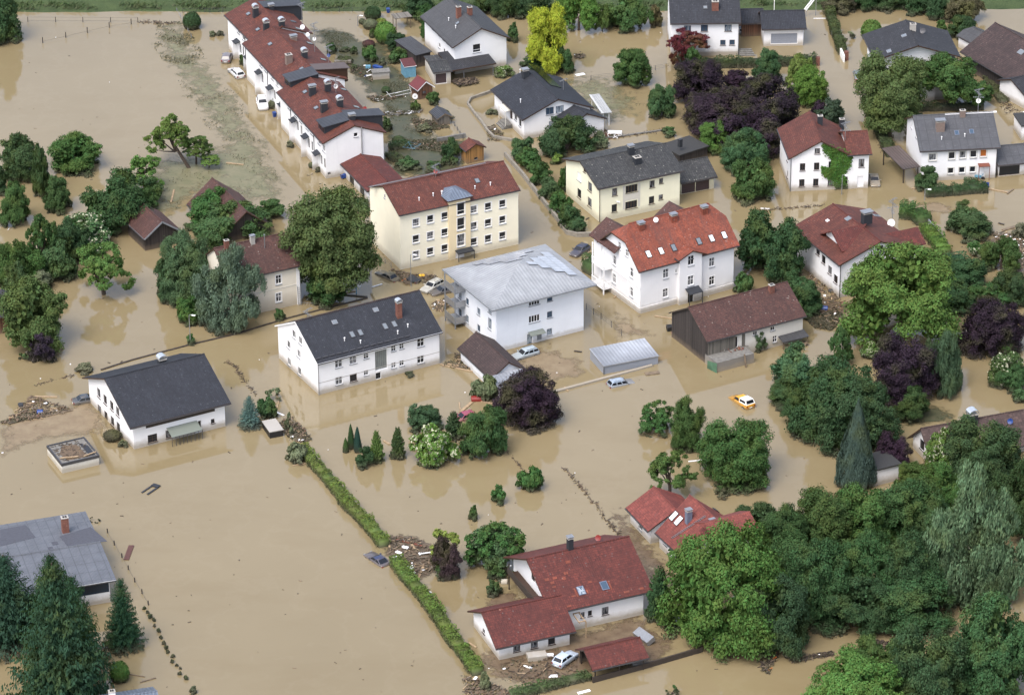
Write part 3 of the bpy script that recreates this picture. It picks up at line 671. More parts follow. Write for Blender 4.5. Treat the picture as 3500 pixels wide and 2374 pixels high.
def proto(k):
    if k in PROTO: return PROTO[k]
    t, sd = k[:-1], int(k[-1]); z = np.zeros((0, 3))
    if t == 'L': V, lo = mk_round(sd+11, 15, 25000, .031)
    elif t == 'G': V, lo = mk_round(sd+21, 24, 44000, .0215, (.24, .38), (.42, .74), 12)
    elif t == 'M': V, lo = mk_round(sd+31, 11, 9500, .052, (.34, .48), (.36, .6), 8)
    elif t == 'O': V, lo = mk_round(sd+41, 20, 11000, .042, (.24, .36), (.35, .85), 7, (.26, .42), -.35, inner=False, openness=.06)
    elif t == 'S': V, lo = mk_round(sd+51, 8, 2600, .10, (.36, .5), (.34, .56), 6)
    elif t == 'T': V, lo = mk_round(sd+61, 8, 520, .13, (.2, .34), (.4, .8), 4, (.3, .5), -.4, inner=False)
    elif t == 'W': V, lo = mk_round(sd+71, 18, 36000, .024, (.24, .40), (.42, .72), 11, (.2, .36), -.6, droop=True)
    elif t == 'F': V, lo = mk_round(sd+81, 12, 9500, .056, (.34, .48), (.36, .6), 8); PROTO[k] = (leafmesh('crown', V, 'leafw'), lo); return PROTO[k]
    elif t == 'P': V, lo = mk_spruce(sd+1, 34, .034), z
    elif t == 'Q': V, lo = mk_spruce(sd+5, 14, .085, .07, .03, .42), z
    elif t == 'C': V, lo = mk_cone(sd), z
    elif t == 'D': V, lo = mk_cone(sd+9, 26000, .026, 1.05), z
    elif t == 'B':
        V, lo = mk_ball(sd), z; PROTO[k] = (leafmesh('foliage', V, 'leaf', ico(.90)), lo); return PROTO[k]
    PROTO[k] = (leafmesh('crown', V), lo); return PROTO[k]
PAL = dict(dk=(.034, .070, .027), md=(.047, .099, .030), lt=(.080, .150, .034), ol=(.060, .098, .029), bl=(.048, .095, .038), wi=(.115, .170, .100), pu=(.028, .017, .029),
           ye=(.33, .38, .03), yg=(.150, .205, .045), sp=(.020, .052, .028), sb=(.070, .135, .130), rd=(.080, .016, .024), gy=(.13, .15, .09), wd=(.038, .078, .029), br=(.085, .080, .045))
PAL = {k: tuple(x*1.02 for x in v) for k, v in PAL.items()}
def pxm(P): return FPX/((P-CAM).dot(FW))
TREES = []
def tree(kind, x0, x1, y0, y1, colr, label, cat='tree', name=None, t=0., group=None, lean=None, rot=None, limbs=7, raw=False):
    """x0..y1: extent of the crown in photo pixels (2324 wide); t: clear height of trunk under the crown"""
    if not raw: x0, x1, y0, y1 = (q*KO for q in (x0, x1, y0, y1))
    cx, cy = (x0+x1)/2, (y0+y1)/2; P = G(cx, cy, 2); s = pxm(P); r_ = (x1-x0)/2/s; k = kind[0]
    c_ = PAL[colr] if isinstance(colr, str) else colr; jit = [random.uniform(.9, 1.1) for _ in range(3)]; c_ = c_ if isinstance(colr, str) else tuple(x*1.02 for x in c_); c4 = (c_[0]*jit[0], c_[1]*jit[1], c_[2]*jit[2], 1)
    rz = random.uniform(0, 6.28) if rot is None else rot
    me, lobes = proto(kind)
    conic = k in 'PQCD'
    if conic:
        by = y1 - r_*s*math.sin(PITCH)*.8; B = G(cx, by); h = max(zat(B, y0), 1.); zc = 0; sc = (r_, r_, h)
        if k in 'PQ': zc = -.05*h
        loc = Vector((B.x, B.y, 0))
    else:
        hh = (y1-y0)/2/s; c = math.sqrt(max(hh*hh-(r_*math.sin(PITCH))**2, (.35*r_)**2))/math.cos(PITCH)
        low_ = t if t > 0 else -.25*c
        zc = c+low_; Q = G(cx, cy, zc); loc = Vector((Q.x, Q.y, 0)); sc = (r_*1.07, r_*1.07, c*1.03)
    nm = name or ('broadleaf_tree' if not conic else 'conifer')
    small = cat in ('shrub', 'bush', 'plant', 'hedge')
    if small:
        o = bpy.data.objects.new(nm, me); link(o); o.location = (loc.x, loc.y, zc); o.rotation_euler = (0, 0, rz); o.scale = sc; o.color = c4; tag(o, label, cat, group); return o
    root = empty(nm, loc, 0, label, cat, group)
    o = bpy.data.objects.new('crown', me); link(o, root); o.location = (0, 0, zc); o.rotation_euler = (0, 0, rz); o.scale = sc; o.color = c4
    mb = MB(); cr, sr = math.cos(rz), math.sin(rz); R_ = max(.09, min(.45, r_*.075))
    if conic: mb.tube([(0, 0, -1.2), (0, 0, sc[2]*.5), (0, 0, sc[2]*.97)], [R_, R_*.6, R_*.15], 7)
    else:
        ln = lean or (0, 0); mid = Vector((0, 0, zc-sc[2]*.35)); b0 = Vector((ln[0]*r_, ln[1]*r_, -1.2))
        mb.tube([b0, b0*.5+mid*.5+Vector((random.uniform(-.1, .1)*r_*.4, 0, .3)), mid], [R_*1.15, R_*.9, R_*.65], 8)
        ids = list(range(len(lobes))); random.shuffle(ids)
        for i in ids[:limbs]:
            q = lobes[i]; tx = Vector(((q[0]*cr-q[1]*sr)*sc[0], (q[0]*sr+q[1]*cr)*sc[1], q[2]*sc[2]+zc)); st = mid*.6+b0*.4*random.uniform(.2, .6) if random.random() < .5 else mid
            st = Vector((st.x, st.y, max(st.z, 0))); m1 = st.lerp(tx, .5)+Vector((random.uniform(-.1, .1)*r_, random.uniform(-.1, .1)*r_, -.04*r_)); mb.tube([st, m1, st.lerp(tx, .95)], [R_*.5, R_*.3, R_*.1], 5)
    mb.build('trunk', 'bark', root); return root
def hedge(pts, w, h, colr, label, name='hedge', cat='hedge', dens=42, z0=0., raw=False, ls=.13, group=None, wob=.20):
    """a clipped hedge along photo pixels"""
    W = [G(x*(1 if raw else KO), y*(1 if raw else KO)) for x, y in pts]; rg = np.random.default_rng(len(label)*7+len(pts)); P = []; N = []; core = MB()
    for i in range(len(W)-1):
        a, b = W[i], W[i+1]; d = (b-a); L = d.length; d = d/L; e = Vector((-d.y, d.x, 0))
        n = max(6, int(L*(w+2*h)*dens)); s_ = rg.random(n)*L; c = rg.random(n)*(w+2*h)
        for q in range(n):
            wv = 1+wob*math.sin((s_[q]+i*9)*.9)+wob*.6*math.sin((s_[q]+i*5)*2.7)
            hh, ww = h*wv, w*(.5+.5*wv)
            if c[q] < h: o_, z, nn = -ww/2, c[q]*wv, -e
            elif c[q] < h+w: o_, z, nn = (c[q]-h-w/2)*ww/w, hh, Vector((0, 0, 1))
            else: o_, z, nn = ww/2, (c[q]-h-w)*wv, e
            p = a+d*s_[q]+e*o_; P.append((p.x, p.y, z+z0)); N.append(tuple(nn))
        for sd in (-1, 1): pass
        cw = w*.42; k = len(core.v); A = [(a+e*cw), (b+e*cw), (b-e*cw), (a-e*cw)]
        core.slab([(p.x, p.y, z0+h*.82) for p in reversed(A)], h+1)
    P = np.array(P)+rg.normal(size=(len(P), 3))*.06; N = unit(np.array(N)+rg.normal(size=(len(P), 3))*.5)
    o0 = W[0]; V = quads(P, N, ls*rg.uniform(.6, 1.4, len(P)), .6, rg); V = V-np.array([o0.x, o0.y, 0]); cv = np.array(core.v)-np.array([o0.x, o0.y, 0])
    me = leafmesh(name, V, 'leaf', (cv, [list(f) for f in core.f])); o = bpy.data.objects.new(name, me); link(o); o.location = (o0.x, o0.y, 0)
    c_ = PAL[colr] if isinstance(colr, str) else tuple(x*1.02 for x in colr); o.color = (*c_, 1); tag(o, label, cat, group); return o

# ---------------------------------------------------------------- vehicles
def paint(name, c, mud=.3, metal=.25):
    m = MT(name); f = m.noise(m.coord(), 1.1, 6, .7); ge = m.n('ShaderNodeNewGeometry'); s = m.n('ShaderNodeSeparateXYZ'); m.l(ge.outputs['Normal'], s.inputs[0])
    k = m.math('MULTIPLY', m.maprange(f, .46, .64), mud)
    zz = m.maprange(m.math('ADD', m.z(), m.math('MULTIPLY', f, -.6)), -.2, .55, .7, 0)
    m.col(m.mix(m.math('MAXIMUM', k, zz), c, (.17, .135, .09))); m.rough(.32); m.b.inputs['Metallic'].default_value = metal*.3; m.b.inputs['Coat Weight'].default_value = .2; return m.m
CARS = {  # L, W, H, belt, hood, windscreen foot, roof front, roof rear, rear glass foot, trunk z
    'hatch': (4.1, 1.72, 1.50, .98, .86, .78, .12, -1.45, -1.92, .98), 'wagon': (4.6, 1.76, 1.48, .95, .84, .85, .20, -1.85, -2.20, .95), 'sedan': (4.6, 1.76, 1.43, .95, .86, .80, .10, -1.05, -1.65, .98),
    'suv': (4.7, 1.88, 1.70, 1.12, 1.05, .95, .30, -1.70, -2.20, 1.12), 'coupe': (4.5, 1.78, 1.38, .93, .84, .70, -.05, -1.00, -1.85, .96), 'pickup': (5.0, 1.75, 1.62, 1.02, .92, .95, .40, -.40, -.62, 1.0)}
def car(kind, color, px, py, hx, hy, sink, label, mud=.3, pitch=0., rollv=0., name='parked_car', group=None, cat='car', hood=None, lights=True, scale=1.):
    """px,py: photo pixel (3500 wide) of the car's middle on the water line; hx,hy: pixel direction from tail to nose"""
    P = G(px, py); Q = G(px+hx, py+hy); a = math.atan2(Q.y-P.y, Q.x-P.x); L, W, H, belt, hood_z, xw, xf, xr, xg, tz = CARS[kind]
    root = empty(name, (P.x, P.y, -sink), a, label, cat, group); root.rotation_euler = (R(rollv), R(-pitch), a); root.scale = (scale,)*3
    mt = paint(name+'_'+label.split()[0], color, mud); w = W/2
    def ring(x, zb, zt, ww): return [(x, -ww*.82, zb), (x, -ww, zb+.2), (x, -ww, (zb+zt)/2+.08), (x, -ww*.95, zt-.05), (x, -ww*.84, zt), (x, ww*.84, zt), (x, ww*.95, zt-.05), (x, ww, (zb+zt)/2+.08), (x, ww, zb+.2), (x, ww*.82, zb)]
    st = [(L/2, .38, hood_z*.68, w*.74), (L/2-.12, .25, hood_z*.84, w*.90), (L/2-.6, .2, hood_z*.96, w*.98), (xw+.1, .2, hood_z+.04, w), (xw-.2, .2, belt, w), (xr, .2, belt+.02, w), (xg, .2, tz, w*.98), (-L/2+.12, .24, tz-.04, w*.93), (-L/2, .40, tz*.82, w*.82)]
    if kind == 'pickup': st = st[:5]+[(xr, .2, belt, w), (-L/2+.1, .24, belt, w*.98), (-L/2, .36, belt-.03, w*.94)]
    mb = MB(); 
    for s_ in st: mb.v += ring(*s_)
    n = 10
    for i in range(len(st)-1):
        for j in range(n-1): mb.f.append((i*n+j, (i+1)*n+j, (i+1)*n+j+1, i*n+j+1)); mb.m.append(0)
        mb.f.append((i*n+n-1, (i+1)*n+n-1, (i+1)*n, i*n)); mb.m.append(0)
    mb.f.append(tuple(range(n))); mb.m.append(0); k = (len(st)-1)*n; mb.f.append(tuple(reversed(range(k, k+n)))); mb.m.append(0)
    b1, b2 = w*.90, w*.70; zb_, zr_ = belt-.04, H
    base = [(xw, -b1, zb_), (xg, -b1, zb_), (xg, b1, zb_), (xw, b1, zb_)]; mid = [(xf, -b2-.04, zr_-.06), (xr, -b2-.04, zr_-.06), (xr, b2+.04, zr_-.06), (xf, b2+.04, zr_-.06)]; top = [(xf-.15, -b2+.08, zr_), (xr+.12, -b2+.08, zr_), (xr+.12, b2-.08, zr_), (xf-.15, b2-.08, zr_)]
    mb.add(base+mid+top, [(0, 1, 5, 4), (1, 2, 6, 5), (2, 3, 7, 6), (3, 0, 4, 7), (4, 5, 9, 8), (5, 6, 10, 9), (6, 7, 11, 10), (7, 4, 8, 11), (8, 9, 10, 11)])
    body = mb.build('body', mt, root, None, True, .03)
    for p in body.data.polygons: p.use_smooth = True
    def pane(nm, q, s0=(.08, .08, .10, .12), par=None, mat='glassd'):
        """q: bottom-a, bottom-b, top-b, top-a"""
        A, B, C_, D_ = (Vector(v) for v in q); l_, r_, bo, to = s0
        def at(u_, v_): return A.lerp(B, u_).lerp(D_.lerp(C_, u_), v_)
        nn = (B-A).cross(D_-A).normalized(); c = sum((A, B, C_, D_), Vector())/4
        if nn.dot(c-Vector(((xw+xg)/2, 0, belt))) < 0: nn = -nn
        pp = [at(l_, bo), at(1-r_, bo), at(1-r_, 1-to), at(l_, 1-to)]; m_ = MB(); m_.add([p+nn*.012 for p in pp]+[p-nn*.01 for p in pp], [(0, 1, 2, 3), (0, 4, 5, 1), (1, 5, 6, 2), (2, 6, 7, 3), (3, 7, 4, 0)]); m_.build(nm, mat, root)
    pane('windscreen', (base[0], base[3], mid[3], mid[0]), (.06, .06, .14, .06)); pane('rear_window', (base[1], base[2], mid[2], mid[1]), (.08, .08, .16, .08))
    for sg, (b0, bb, m0, m1) in ((-1, (base[0], base[1], mid[0], mid[1])), (1, (base[3], base[2], mid[3], mid[2]))):
        nn_ = 3 if kind in ('wagon', 'suv') else 2
        if kind == 'pickup': nn_ = 1
        for i in range(nn_):
            f0, f1 = i/nn_, (i+1)/nn_; B0, B1 = Vector(b0).lerp(Vector(bb), f0), Vector(b0).lerp(Vector(bb), f1); T0, T1 = Vector(m0).lerp(Vector(m1), f0), Vector(m0).lerp(Vector(m1), f1)
            pane('side_window', (B0, B1, T1, T0), (.07 if i else .05, .05, .16, .10))
        mm = MB(); mm.box(xw-.25, xw-.10, min(sg*w*.98, sg*(w+.20)), max(sg*w*.98, sg*(w+.20)), belt, belt+.14); mm.build('wing_mirror', mt, root)
        for xx in (L/2-.85, -L/2+.85):
            wm = MB(); wm.tube([(xx, sg*(w-.22), .31), (xx, sg*(w+.015), .31)], .31, 14); wh = wm.build('wheel', 'black', root); rm = MB(); rm.tube([(xx, sg*(w+.012), .31), (xx, sg*(w+.03), .31)], .19, 10); rm.build('rim', 'steel', wh)
        hb = MB(); hb.box(L/2-.20, L/2-.02, min(sg*w*.45, sg*w*.78), max(sg*w*.45, sg*w*.78), hood_z*.62, hood_z*.80); hb.build('headlight', 'chrome', root)
        tb = MB(); tb.box(-L/2-.01, -L/2+.15, min(sg*w*.62, sg*w*.90), max(sg*w*.62, sg*w*.90), tz*.62, tz*.86); tb.build('tail_light', 'redp', root)
    pb = MB(); pb.box(-L/2-.02, -L/2+.05, -.26, .26, tz*.5, tz*.5+.11); pb.build('number_plate', 'whitep', root)
    if kind in ('wagon', 'suv'):
        for sg in (-1, 1): rb = MB(); rb.bar((xf-.2, sg*(b2-.02), H+.04), (xr+.15, sg*(b2-.02), H+.04), .04, .05); rb.build('roof_rail', 'steeld', root)
    if kind == 'pickup' and hood:
        cb = MB(); x0, x1 = xr-.22, -L/2+.05; a_ = [(x0, -w*.97, belt), (x1, -w*.97, belt), (x1, w*.97, belt), (x0, w*.97, belt)]; c_ = [(x0-.05, -w*.80, H+.08), (x1+.32, -w*.80, H+.08), (x1+.32, w*.80, H+.08), (x0-.05, w*.80, H+.08)]
        cb.add(a_+c_, [(0, 1, 5, 4), (1, 2, 6, 5), (2, 3, 7, 6), (3, 0, 4, 7), (4, 5, 6, 7)]); hd = cb.build('canopy', paint('canopy_white', (.78, .77, .74), .35, 0), root, 'white bed canopy with dark windows')
        for sg in (0, 3):
            A, B = Vector(a_[sg]), Vector(a_[1 if sg == 0 else 2]); C1, D1 = Vector(c_[1 if sg == 0 else 2]), Vector(c_[sg]); q = [A.lerp(D1, .3).lerp(B.lerp(C1, .3), .08), A.lerp(D1, .3).lerp(B.lerp(C1, .3), .92), A.lerp(D1, .78).lerp(B.lerp(C1, .78), .90), A.lerp(D1, .78).lerp(B.lerp(C1, .78), .08)]
            o_ = Vector((0, -.02 if sg == 0 else .02, .01)); g = MB(); g.add([p+o_ for p in q], [(0, 1, 2, 3)]); g.build('canopy_window', 'glassd', hd)
        A, B, C1, D1 = Vector(a_[1]), Vector(a_[2]), Vector(c_[2]), Vector(c_[1]); q = [A.lerp(D1, .2).lerp(B.lerp(C1, .2), .1), A.lerp(D1, .2).lerp(B.lerp(C1, .2), .9), A.lerp(D1, .85).lerp(B.lerp(C1, .85), .9), A.lerp(D1, .85).lerp(B.lerp(C1, .85), .1)]
        g = MB(); g.add([p+Vector((-.02, 0, .01)) for p in q], [(0, 1, 2, 3)]); g.build('canopy_rear_window', 'glassd', hd)
    return root

# ---------------------------------------------------------------- small things
def ground_sheet(name, pts, mat, z=.004, step=1.2, raw=False, falloff=2.5, seed=0, kind='structure', lift=0.):
    """irregular sheet over a polygon of photo pixels, fading towards its edge through a vertex attribute"""
    W = [G(x*(1 if raw else KO), y*(1 if raw else KO)) for x, y in pts]; P2 = np.array([(w.x, w.y) for w in W]); lo, hi = P2.min(0)-falloff, P2.max(0)+falloff
    nx, ny = int((hi[0]-lo[0])/step)+2, int((hi[1]-lo[1])/step)+2; xs = np.linspace(lo[0], hi[0], nx); ys = np.linspace(lo[1], hi[1], ny); X, Y = np.meshgrid(xs, ys); Q = np.stack([X.ravel(), Y.ravel()], 1)
    ins = np.zeros(len(Q), bool); dist = np.full(len(Q), 1e9); n = len(P2)
    for i in range(n):
        a, b = P2[i], P2[(i+1) % n]; c = ((a[1] > Q[:, 1]) != (b[1] > Q[:, 1])); xi = (b[0]-a[0])*(Q[:, 1]-a[1])/((b[1]-a[1]) if abs(b[1]-a[1]) > 1e-9 else 1e-9)+a[0]; ins ^= c & (Q[:, 0] < xi)
        ab = b-a; tt = np.clip(((Q-a)@ab)/(ab@ab), 0, 1); dist = np.minimum(dist, np.linalg.norm(Q-(a+tt[:, None]*ab), axis=1))
    sd = np.where(ins, dist, -dist); fade = np.clip(.5+sd/falloff*.5, 0, 1); me = bpy.data.meshes.new(name); o0 = W[0]
    v = [(q[0]-o0.x, q[1]-o0.y, lift*max(0, f-.5)*2) for q, f in zip(Q, fade)]; f = []
    for j in range(ny-1):
        for i in range(nx-1):
            a = j*nx+i
            if max(fade[a], fade[a+1], fade[a+nx], fade[a+nx+1]) > .01: f.append((a, a+1, a+nx+1, a+nx))
    me.from_pydata(v, [], f); me.materials.append(M[mat]); at = me.attributes.new('fade', 'FLOAT', 'POINT'); at.data.foreach_set('value', fade.astype(np.float32))
    o = bpy.data.objects.new(name, me); link(o); o.location = (o0.x, o0.y, z); o['kind'] = kind; return o, W
def tufts(name, polys, n, h, colr, ls=.16, clump=3.0, seed=1, thresh=.0, label=None):
    """blades and tussocks standing out of the water"""
    rg = np.random.default_rng(seed); P = []
    for pts in polys:
        W = [O(*p) for p in pts]; P2 = [(w.x, w.y) for w in W]; lo = np.min(P2, 0); hi = np.max(P2, 0); k = 0
        ph = rg.random(6)*6
        while k < n:
            q = rg.uniform(lo, hi); k += 1
            f = math.sin(q[0]/clump+ph[0])*math.sin(q[1]/clump*1.3+ph[1])+.6*math.sin(q[0]/clump*2.7+ph[2]+q[1]*.5)*math.sin(q[1]/clump*2.2+ph[3])+rg.normal()*.3
            if f > thresh and inpoly(P2, q): P.append((q[0], q[1], rg.uniform(0, h)))
    P = np.array(P); N = unit(rg.normal(size=(len(P), 3))*np.array([1, 1, .2])); V = quads(P, N, ls*rg.uniform(.5, 1.4, len(P)), .35, rg, np.array([.8, .3, 1.])); me = leafmesh(name, V, 'leaf')
    o = bpy.data.objects.new(name, me); link(o); o.color = (*PAL[colr], 1); o['kind'] = 'stuff'; return o
def poly_wall(pts, w, h, mat, name, label, cat='wall', raw=False, z0=-1.):
    W = [G(x*(1 if raw else KO), y*(1 if raw else KO)) for x, y in pts]; mb = MB(); o0 = W[0]; n = len(W); A = []; B = []
    for i in range(n):
        d = ((W[min(i+1, n-1)]-W[max(i-1, 0)])); d.z = 0; d.normalize(); e = Vector((-d.y, d.x, 0))*w/2; A.append(W[i]-o0+e); B.append(W[i]-o0-e)
    for i in range(n-1): 
        a, b, c, d = A[i], A[i+1], B[i+1], B[i]; vs = [(p.x, p.y, z) for z in (z0, h) for p in (a, b, c, d)]; fs = [(7, 6, 5, 4), (0, 1, 5, 4), (2, 3, 7, 6)]
        if i == 0: fs.append((3, 0, 4, 7))
        if i == n-2: fs.append((1, 2, 6, 5))
        mb.add(vs, fs)
    o = mb.build(name, mat); o.location = (o0.x, o0.y, 0); return tag(o, label, cat)
def fence(pts, gap, h, label, name='wire_fence', mat='steeld', pr=.05, wires=3, raw=False, junk=0.):
    """posts and wires along photo pixels"""
    W = [G(x*(1 if raw else KO), y*(1 if raw else KO)) for x, y in pts]; root = empty(name, (W[0].x, W[0].y, 0), 0, label, 'fence'); wb = MB(); o0 = W[0].copy(); posts = []
    for i in range(len(W)-1):
        a, b = W[i]-o0, W[i+1]-o0; L = (b-a).length; m_ = max(1, int(L/gap+.5))
        for k in range(m_+(i == len(W)-2)):
            p = a.lerp(b, k/m_)+Vector((random.uniform(-.05, .05), 0, 0)); posts.append(p)
        for k in range(wires): z = h*(.3+.65*k/max(1, wires-1)); wb.bar((a.x, a.y, z), (b.x, b.y, z), .02)
    pm = MB().tube([(0, 0, -1), (0, 0, h)], pr, 6); first = None
    for p in posts:
        if first is None: first = pm.build('post', mat, root); first.location = p; continue
        c = first.copy(); SC.collection.objects.link(c); c.parent = root; c.location = p
    if wires: wb.build('wires', mat, root)
    return root
def plank(x, y, x2, y2, label, mat='beam', w=.22, h=.06, z=.06, name='plank', cat='plank', group=None, raw=False, zz=None):
    k = 1 if raw else KO; a, b = G(x*k, y*k), G(x2*k, y2*k); mb = MB(); c = (a+b)/2; z2 = z if zz is None else zz; mb.bar((a.x-c.x, a.y-c.y, z), (b.x-c.x, b.y-c.y, z2), w, h); o = mb.build(name, mat); o.location = (c.x, c.y, 0); return tag(o, label, cat, group)
def debris(name, poly, n, seed, label=None, big=.75, mats=('mud', 'beamg', 'woodg', 'beam', 'bark', 'whitep', 'terra'), wts=(.34, .26, .15, .10, .12, .02, .01), leaves=300, raw=False):
    """a raft of splintered wood, mud, twigs and litter nobody could count"""
    rg = random.Random(seed); W = [G(x*(1 if raw else KO), y*(1 if raw else KO)) for x, y in poly]; P2 = [(w.x, w.y) for w in W]; lo = np.min(P2, 0); hi = np.max(P2, 0); mb = MB(); o0 = W[0]; k = 0; tries = 0
    while k < n and tries < n*40:
        tries += 1; q = (rg.uniform(lo[0], hi[0]), rg.uniform(lo[1], hi[1]))
        if not inpoly(P2, q): continue
        k += 1; m_ = rg.choices(range(len(mats)), wts)[0]; a = rg.gauss(.5, 1.0); L = big*rg.uniform(.25, 1.6)*(.5 if m_ in (0, 5, 6) else 1); z = rg.uniform(.0, .25); w = rg.uniform(.05, .16)*(2.5 if m_ in (0, 5) else 1)
        dx, dy = math.cos(a)*L/2, math.sin(a)*L/2; mb.bar((q[0]-dx-o0.x, q[1]-dy-o0.y, z), (q[0]+dx-o0.x, q[1]+dy-o0.y, z+rg.uniform(-.1, .18)), w, rg.uniform(.03, .12), m_)
    o = mb.build(name, list(mats)); o.location = (o0.x, o0.y, 0); o['kind'] = 'stuff'
    if leaves:
        rn = np.random.default_rng(seed); P = []
        while len(P) < leaves:
            q = rn.uniform(lo, hi)
            if inpoly(P2, q): P.append((q[0]-o0.x, q[1]-o0.y, rn.uniform(0, .25)))
        P = np.array(P); V = quads(P, unit(rn.normal(size=(leaves, 3))+np.array([0, 0, 1])), .15*rn.uniform(.5, 1.5, leaves), .5, rn); l_ = bpy.data.objects.new('tangled_twigs', leafmesh('tangled_twigs', V)); link(l_); l_.location = (o0.x, o0.y, 0); l_.color = (.09, .09, .05, 1); l_['kind'] = 'stuff'
    if label: o['label'] = label
    return o
def boxthing(x, y, sx, sy, sz, rz, mat, name, label, cat, z=-.2, raw=False, tilt=(0, 0), bevel=.03, group=None):
    k = 1 if raw else KO; a = G(x*k, y*k); mb = MB(); mb.box(-sx/2, sx/2, -sy/2, sy/2, 0, sz); o = mb.build(name, mat, None, None, False, bevel); o.location = (a.x, a.y, z); o.rotation_euler = (R(tilt[0]), R(tilt[1]), R(rz)); return tag(o, label, cat, group)
def bin_(x, y, rz, mat, label, fallen=False, raw=True, sz=1.0, group=None):
    a = G(x, y) if raw else O(x, y); root = empty('wheelie_bin', (a.x, a.y, .35 if fallen else -.25), R(rz), label, 'bin', group)
    if fallen: root.rotation_euler = (R(82), R(8), R(rz))
    mb = MB(); mb.add([(-.24, -.26, 0), (.24, -.26, 0), (.24, .26, 0), (-.24, .26, 0), (-.31, -.36, sz), (.31, -.36, sz), (.31, .36, sz), (-.31, .36, sz)], [(0, 3, 2, 1), (0, 1, 5, 4), (1, 2, 6, 5), (2, 3, 7, 6), (3, 0, 4, 7), (4, 5, 6, 7)]); mb.build('container', mat, root, None, False, .03)
    lb = MB(); lb.add([(-.34, -.40, sz+.005), (.34, -.40, sz+.005), (.34, .40, sz+.005), (-.34, .40, sz+.005), (-.28, -.33, sz+.10), (.28, -.33, sz+.10), (.28, .33, sz+.10), (-.28, .33, sz+.10)], [(0, 3, 2, 1), (0, 1, 5, 4), (1, 2, 6, 5), (2, 3, 7, 6), (3, 0, 4, 7), (4, 5, 6, 7)]); lb.build('lid', mat, root)
    for sg in (-1, 1): wb = MB(); wb.tube([(sg*.24, .27, .08), (sg*.30, .27, .08)], .10, 10); wb.build('wheel', 'black', root)
    hb = MB(); hb.tube([(-.25, .40, sz-.04), (.25, .40, sz-.04)], .02, 6); hb.build('handle', 'black', root); return root
def lamp(x, y, ytop, label, mat='steel', raw=True, arm=.5, globes=0):
    a = G(x, y); h = zat(a, ytop); root = empty('street_lamp', (a.x, a.y, 0), 0, label, 'street lamp'); pb = MB(); pb.tube([(0, 0, -1), (0, 0, 1), (0, 0, h)], [.075, .07, .045], 8); pb.build('pole', mat, root)
    if globes:
        for k in range(globes): an = 6.28*k/globes+.5; q = Vector((.28*math.cos(an), .28*math.sin(an), h)); ab = MB(); ab.tube([(0, 0, h-.15), q], .02, 5); ab.build('arm', mat, root); gb = MB(); vv, ff = ico(.15, 2); gb.add(vv+np.array(q), ff); gb.build('globe', 'whitep', root, None, True)
    else:
        ab = MB(); ab.tube([(0, 0, h), (arm*.5, -arm*.2, h+.1), (arm, -arm*.35, h+.1)], .035, 6); ab.build('arm', mat, root); hb = MB(); hb.obox((arm+.2, -arm*.45, h+.08), (1, -.3, 0), (.3, 1, 0), (0, 0, 1), .28, .12, .06); hb.build('lamp_head', 'whitep', root)
    return root
random.seed(5)
k5 = 900/1773
def Zm(x, y, k=k5): return (x, y, k)
Z70, Z15, Z26, Z07, Z97, Z18, Z27 = Zm(700, 0), Zm(1500, 0), Zm(2600, 0), Zm(0, 700), Zm(900, 700), Zm(1800, 700), Zm(2600, 700)
ZB, Z22, Z0B, Z93 = Zm(1500, 1600, .491), Zm(2200, 1300, .4442), Zm(0, 1574), Zm(900, 1300)
Z115, Z225, Z295, Z306, Z313, Z012 = Zm(1150, 0, .35537), Zm(2250, 0, .38071), Zm(2950, 0, .28557), Zm(3000, 600, .31726), Zm(3000, 1300, .31726), Zm(0, 1200, .38064)
def zp(z, x, y): return (z[0]+x*z[2], z[1]+y*z[2])
# ---------------------------------------------------------------- water and land
me = bpy.data.meshes.new('flood_water'); S_ = 2500
me.from_pydata([(-S_, -700, 0), (S_, -700, 0), (S_, 3000, 0), (-S_, 3000, 0)], [], [(0, 1, 2, 3)]); me.materials.append(M['water'])
o = bpy.data.objects.new('flood_water', me); link(o); o['kind'] = 'structure'
me = bpy.data.meshes.new('ground'); me.from_pydata([(-S_, -700, -3), (S_, -700, -3), (S_, 3000, -3), (-S_, 3000, -3)], [], [(0, 1, 2, 3)]); me.materials.append(M['mud'])
o = bpy.data.objects.new('ground', me); link(o); o['kind'] = 'structure'
# grassy river embankment along the top
mb = MB(); e0, e1 = G(-200, 42), G(3700, 32); d = (e1-e0).normalized(); n_ = Vector((-d.y, d.x, 0)); a0 = e0-d*400
prof = [(-.8, -.6), (0, .02), (1.2, .35), (9, 2.6), (14, 2.7), (19, 2.6), (24, 1.4), (400, 1.6)]; NX = 260; rows = []
for i in range(NX+1):
    p = a0+d*(1000*i/NX); w1 = .5*math.sin(i*.9)+.4*math.sin(i*2.3)
    for (o_, z) in prof: q = p+n_*(o_+(w1*.5 if o_ < 2 else 0)); mb.v.append((q.x, q.y, z+(.12*math.sin(i*1.7+o_) if 0 < o_ < 24 else 0)))
m_ = len(prof)
for i in range(NX):
    for j in range(m_-1): mb.f.append((i*m_+j, (i+1)*m_+j, (i+1)*m_+j+1, i*m_+j+1)); mb.m.append(0)
o = mb.build('embankment', 'grass', smooth=True); o['kind'] = 'structure'
M['s_lawn'] = sheet('drowned_lawn', (.060, .075, .034), (.125, .115, .062), .42, .45)
M['s_mud'] = sheet('silt_and_mud', (.13, .082, .048), (.26, .19, .115), .45, .7)
M['s_red'] = sheet('red_brown_silt', (.26, .185, .11), (.37, .29, .18), .62, .4)
M['s_lit'] = sheet('litter_raft', (.085, .062, .042), (.20, .15, .10), .40, 1.1, .8)
M['s_grass'] = sheet('washed_grass', (.17, .175, .085), (.30, .27, .16), .70, .42)
gs = ground_sheet
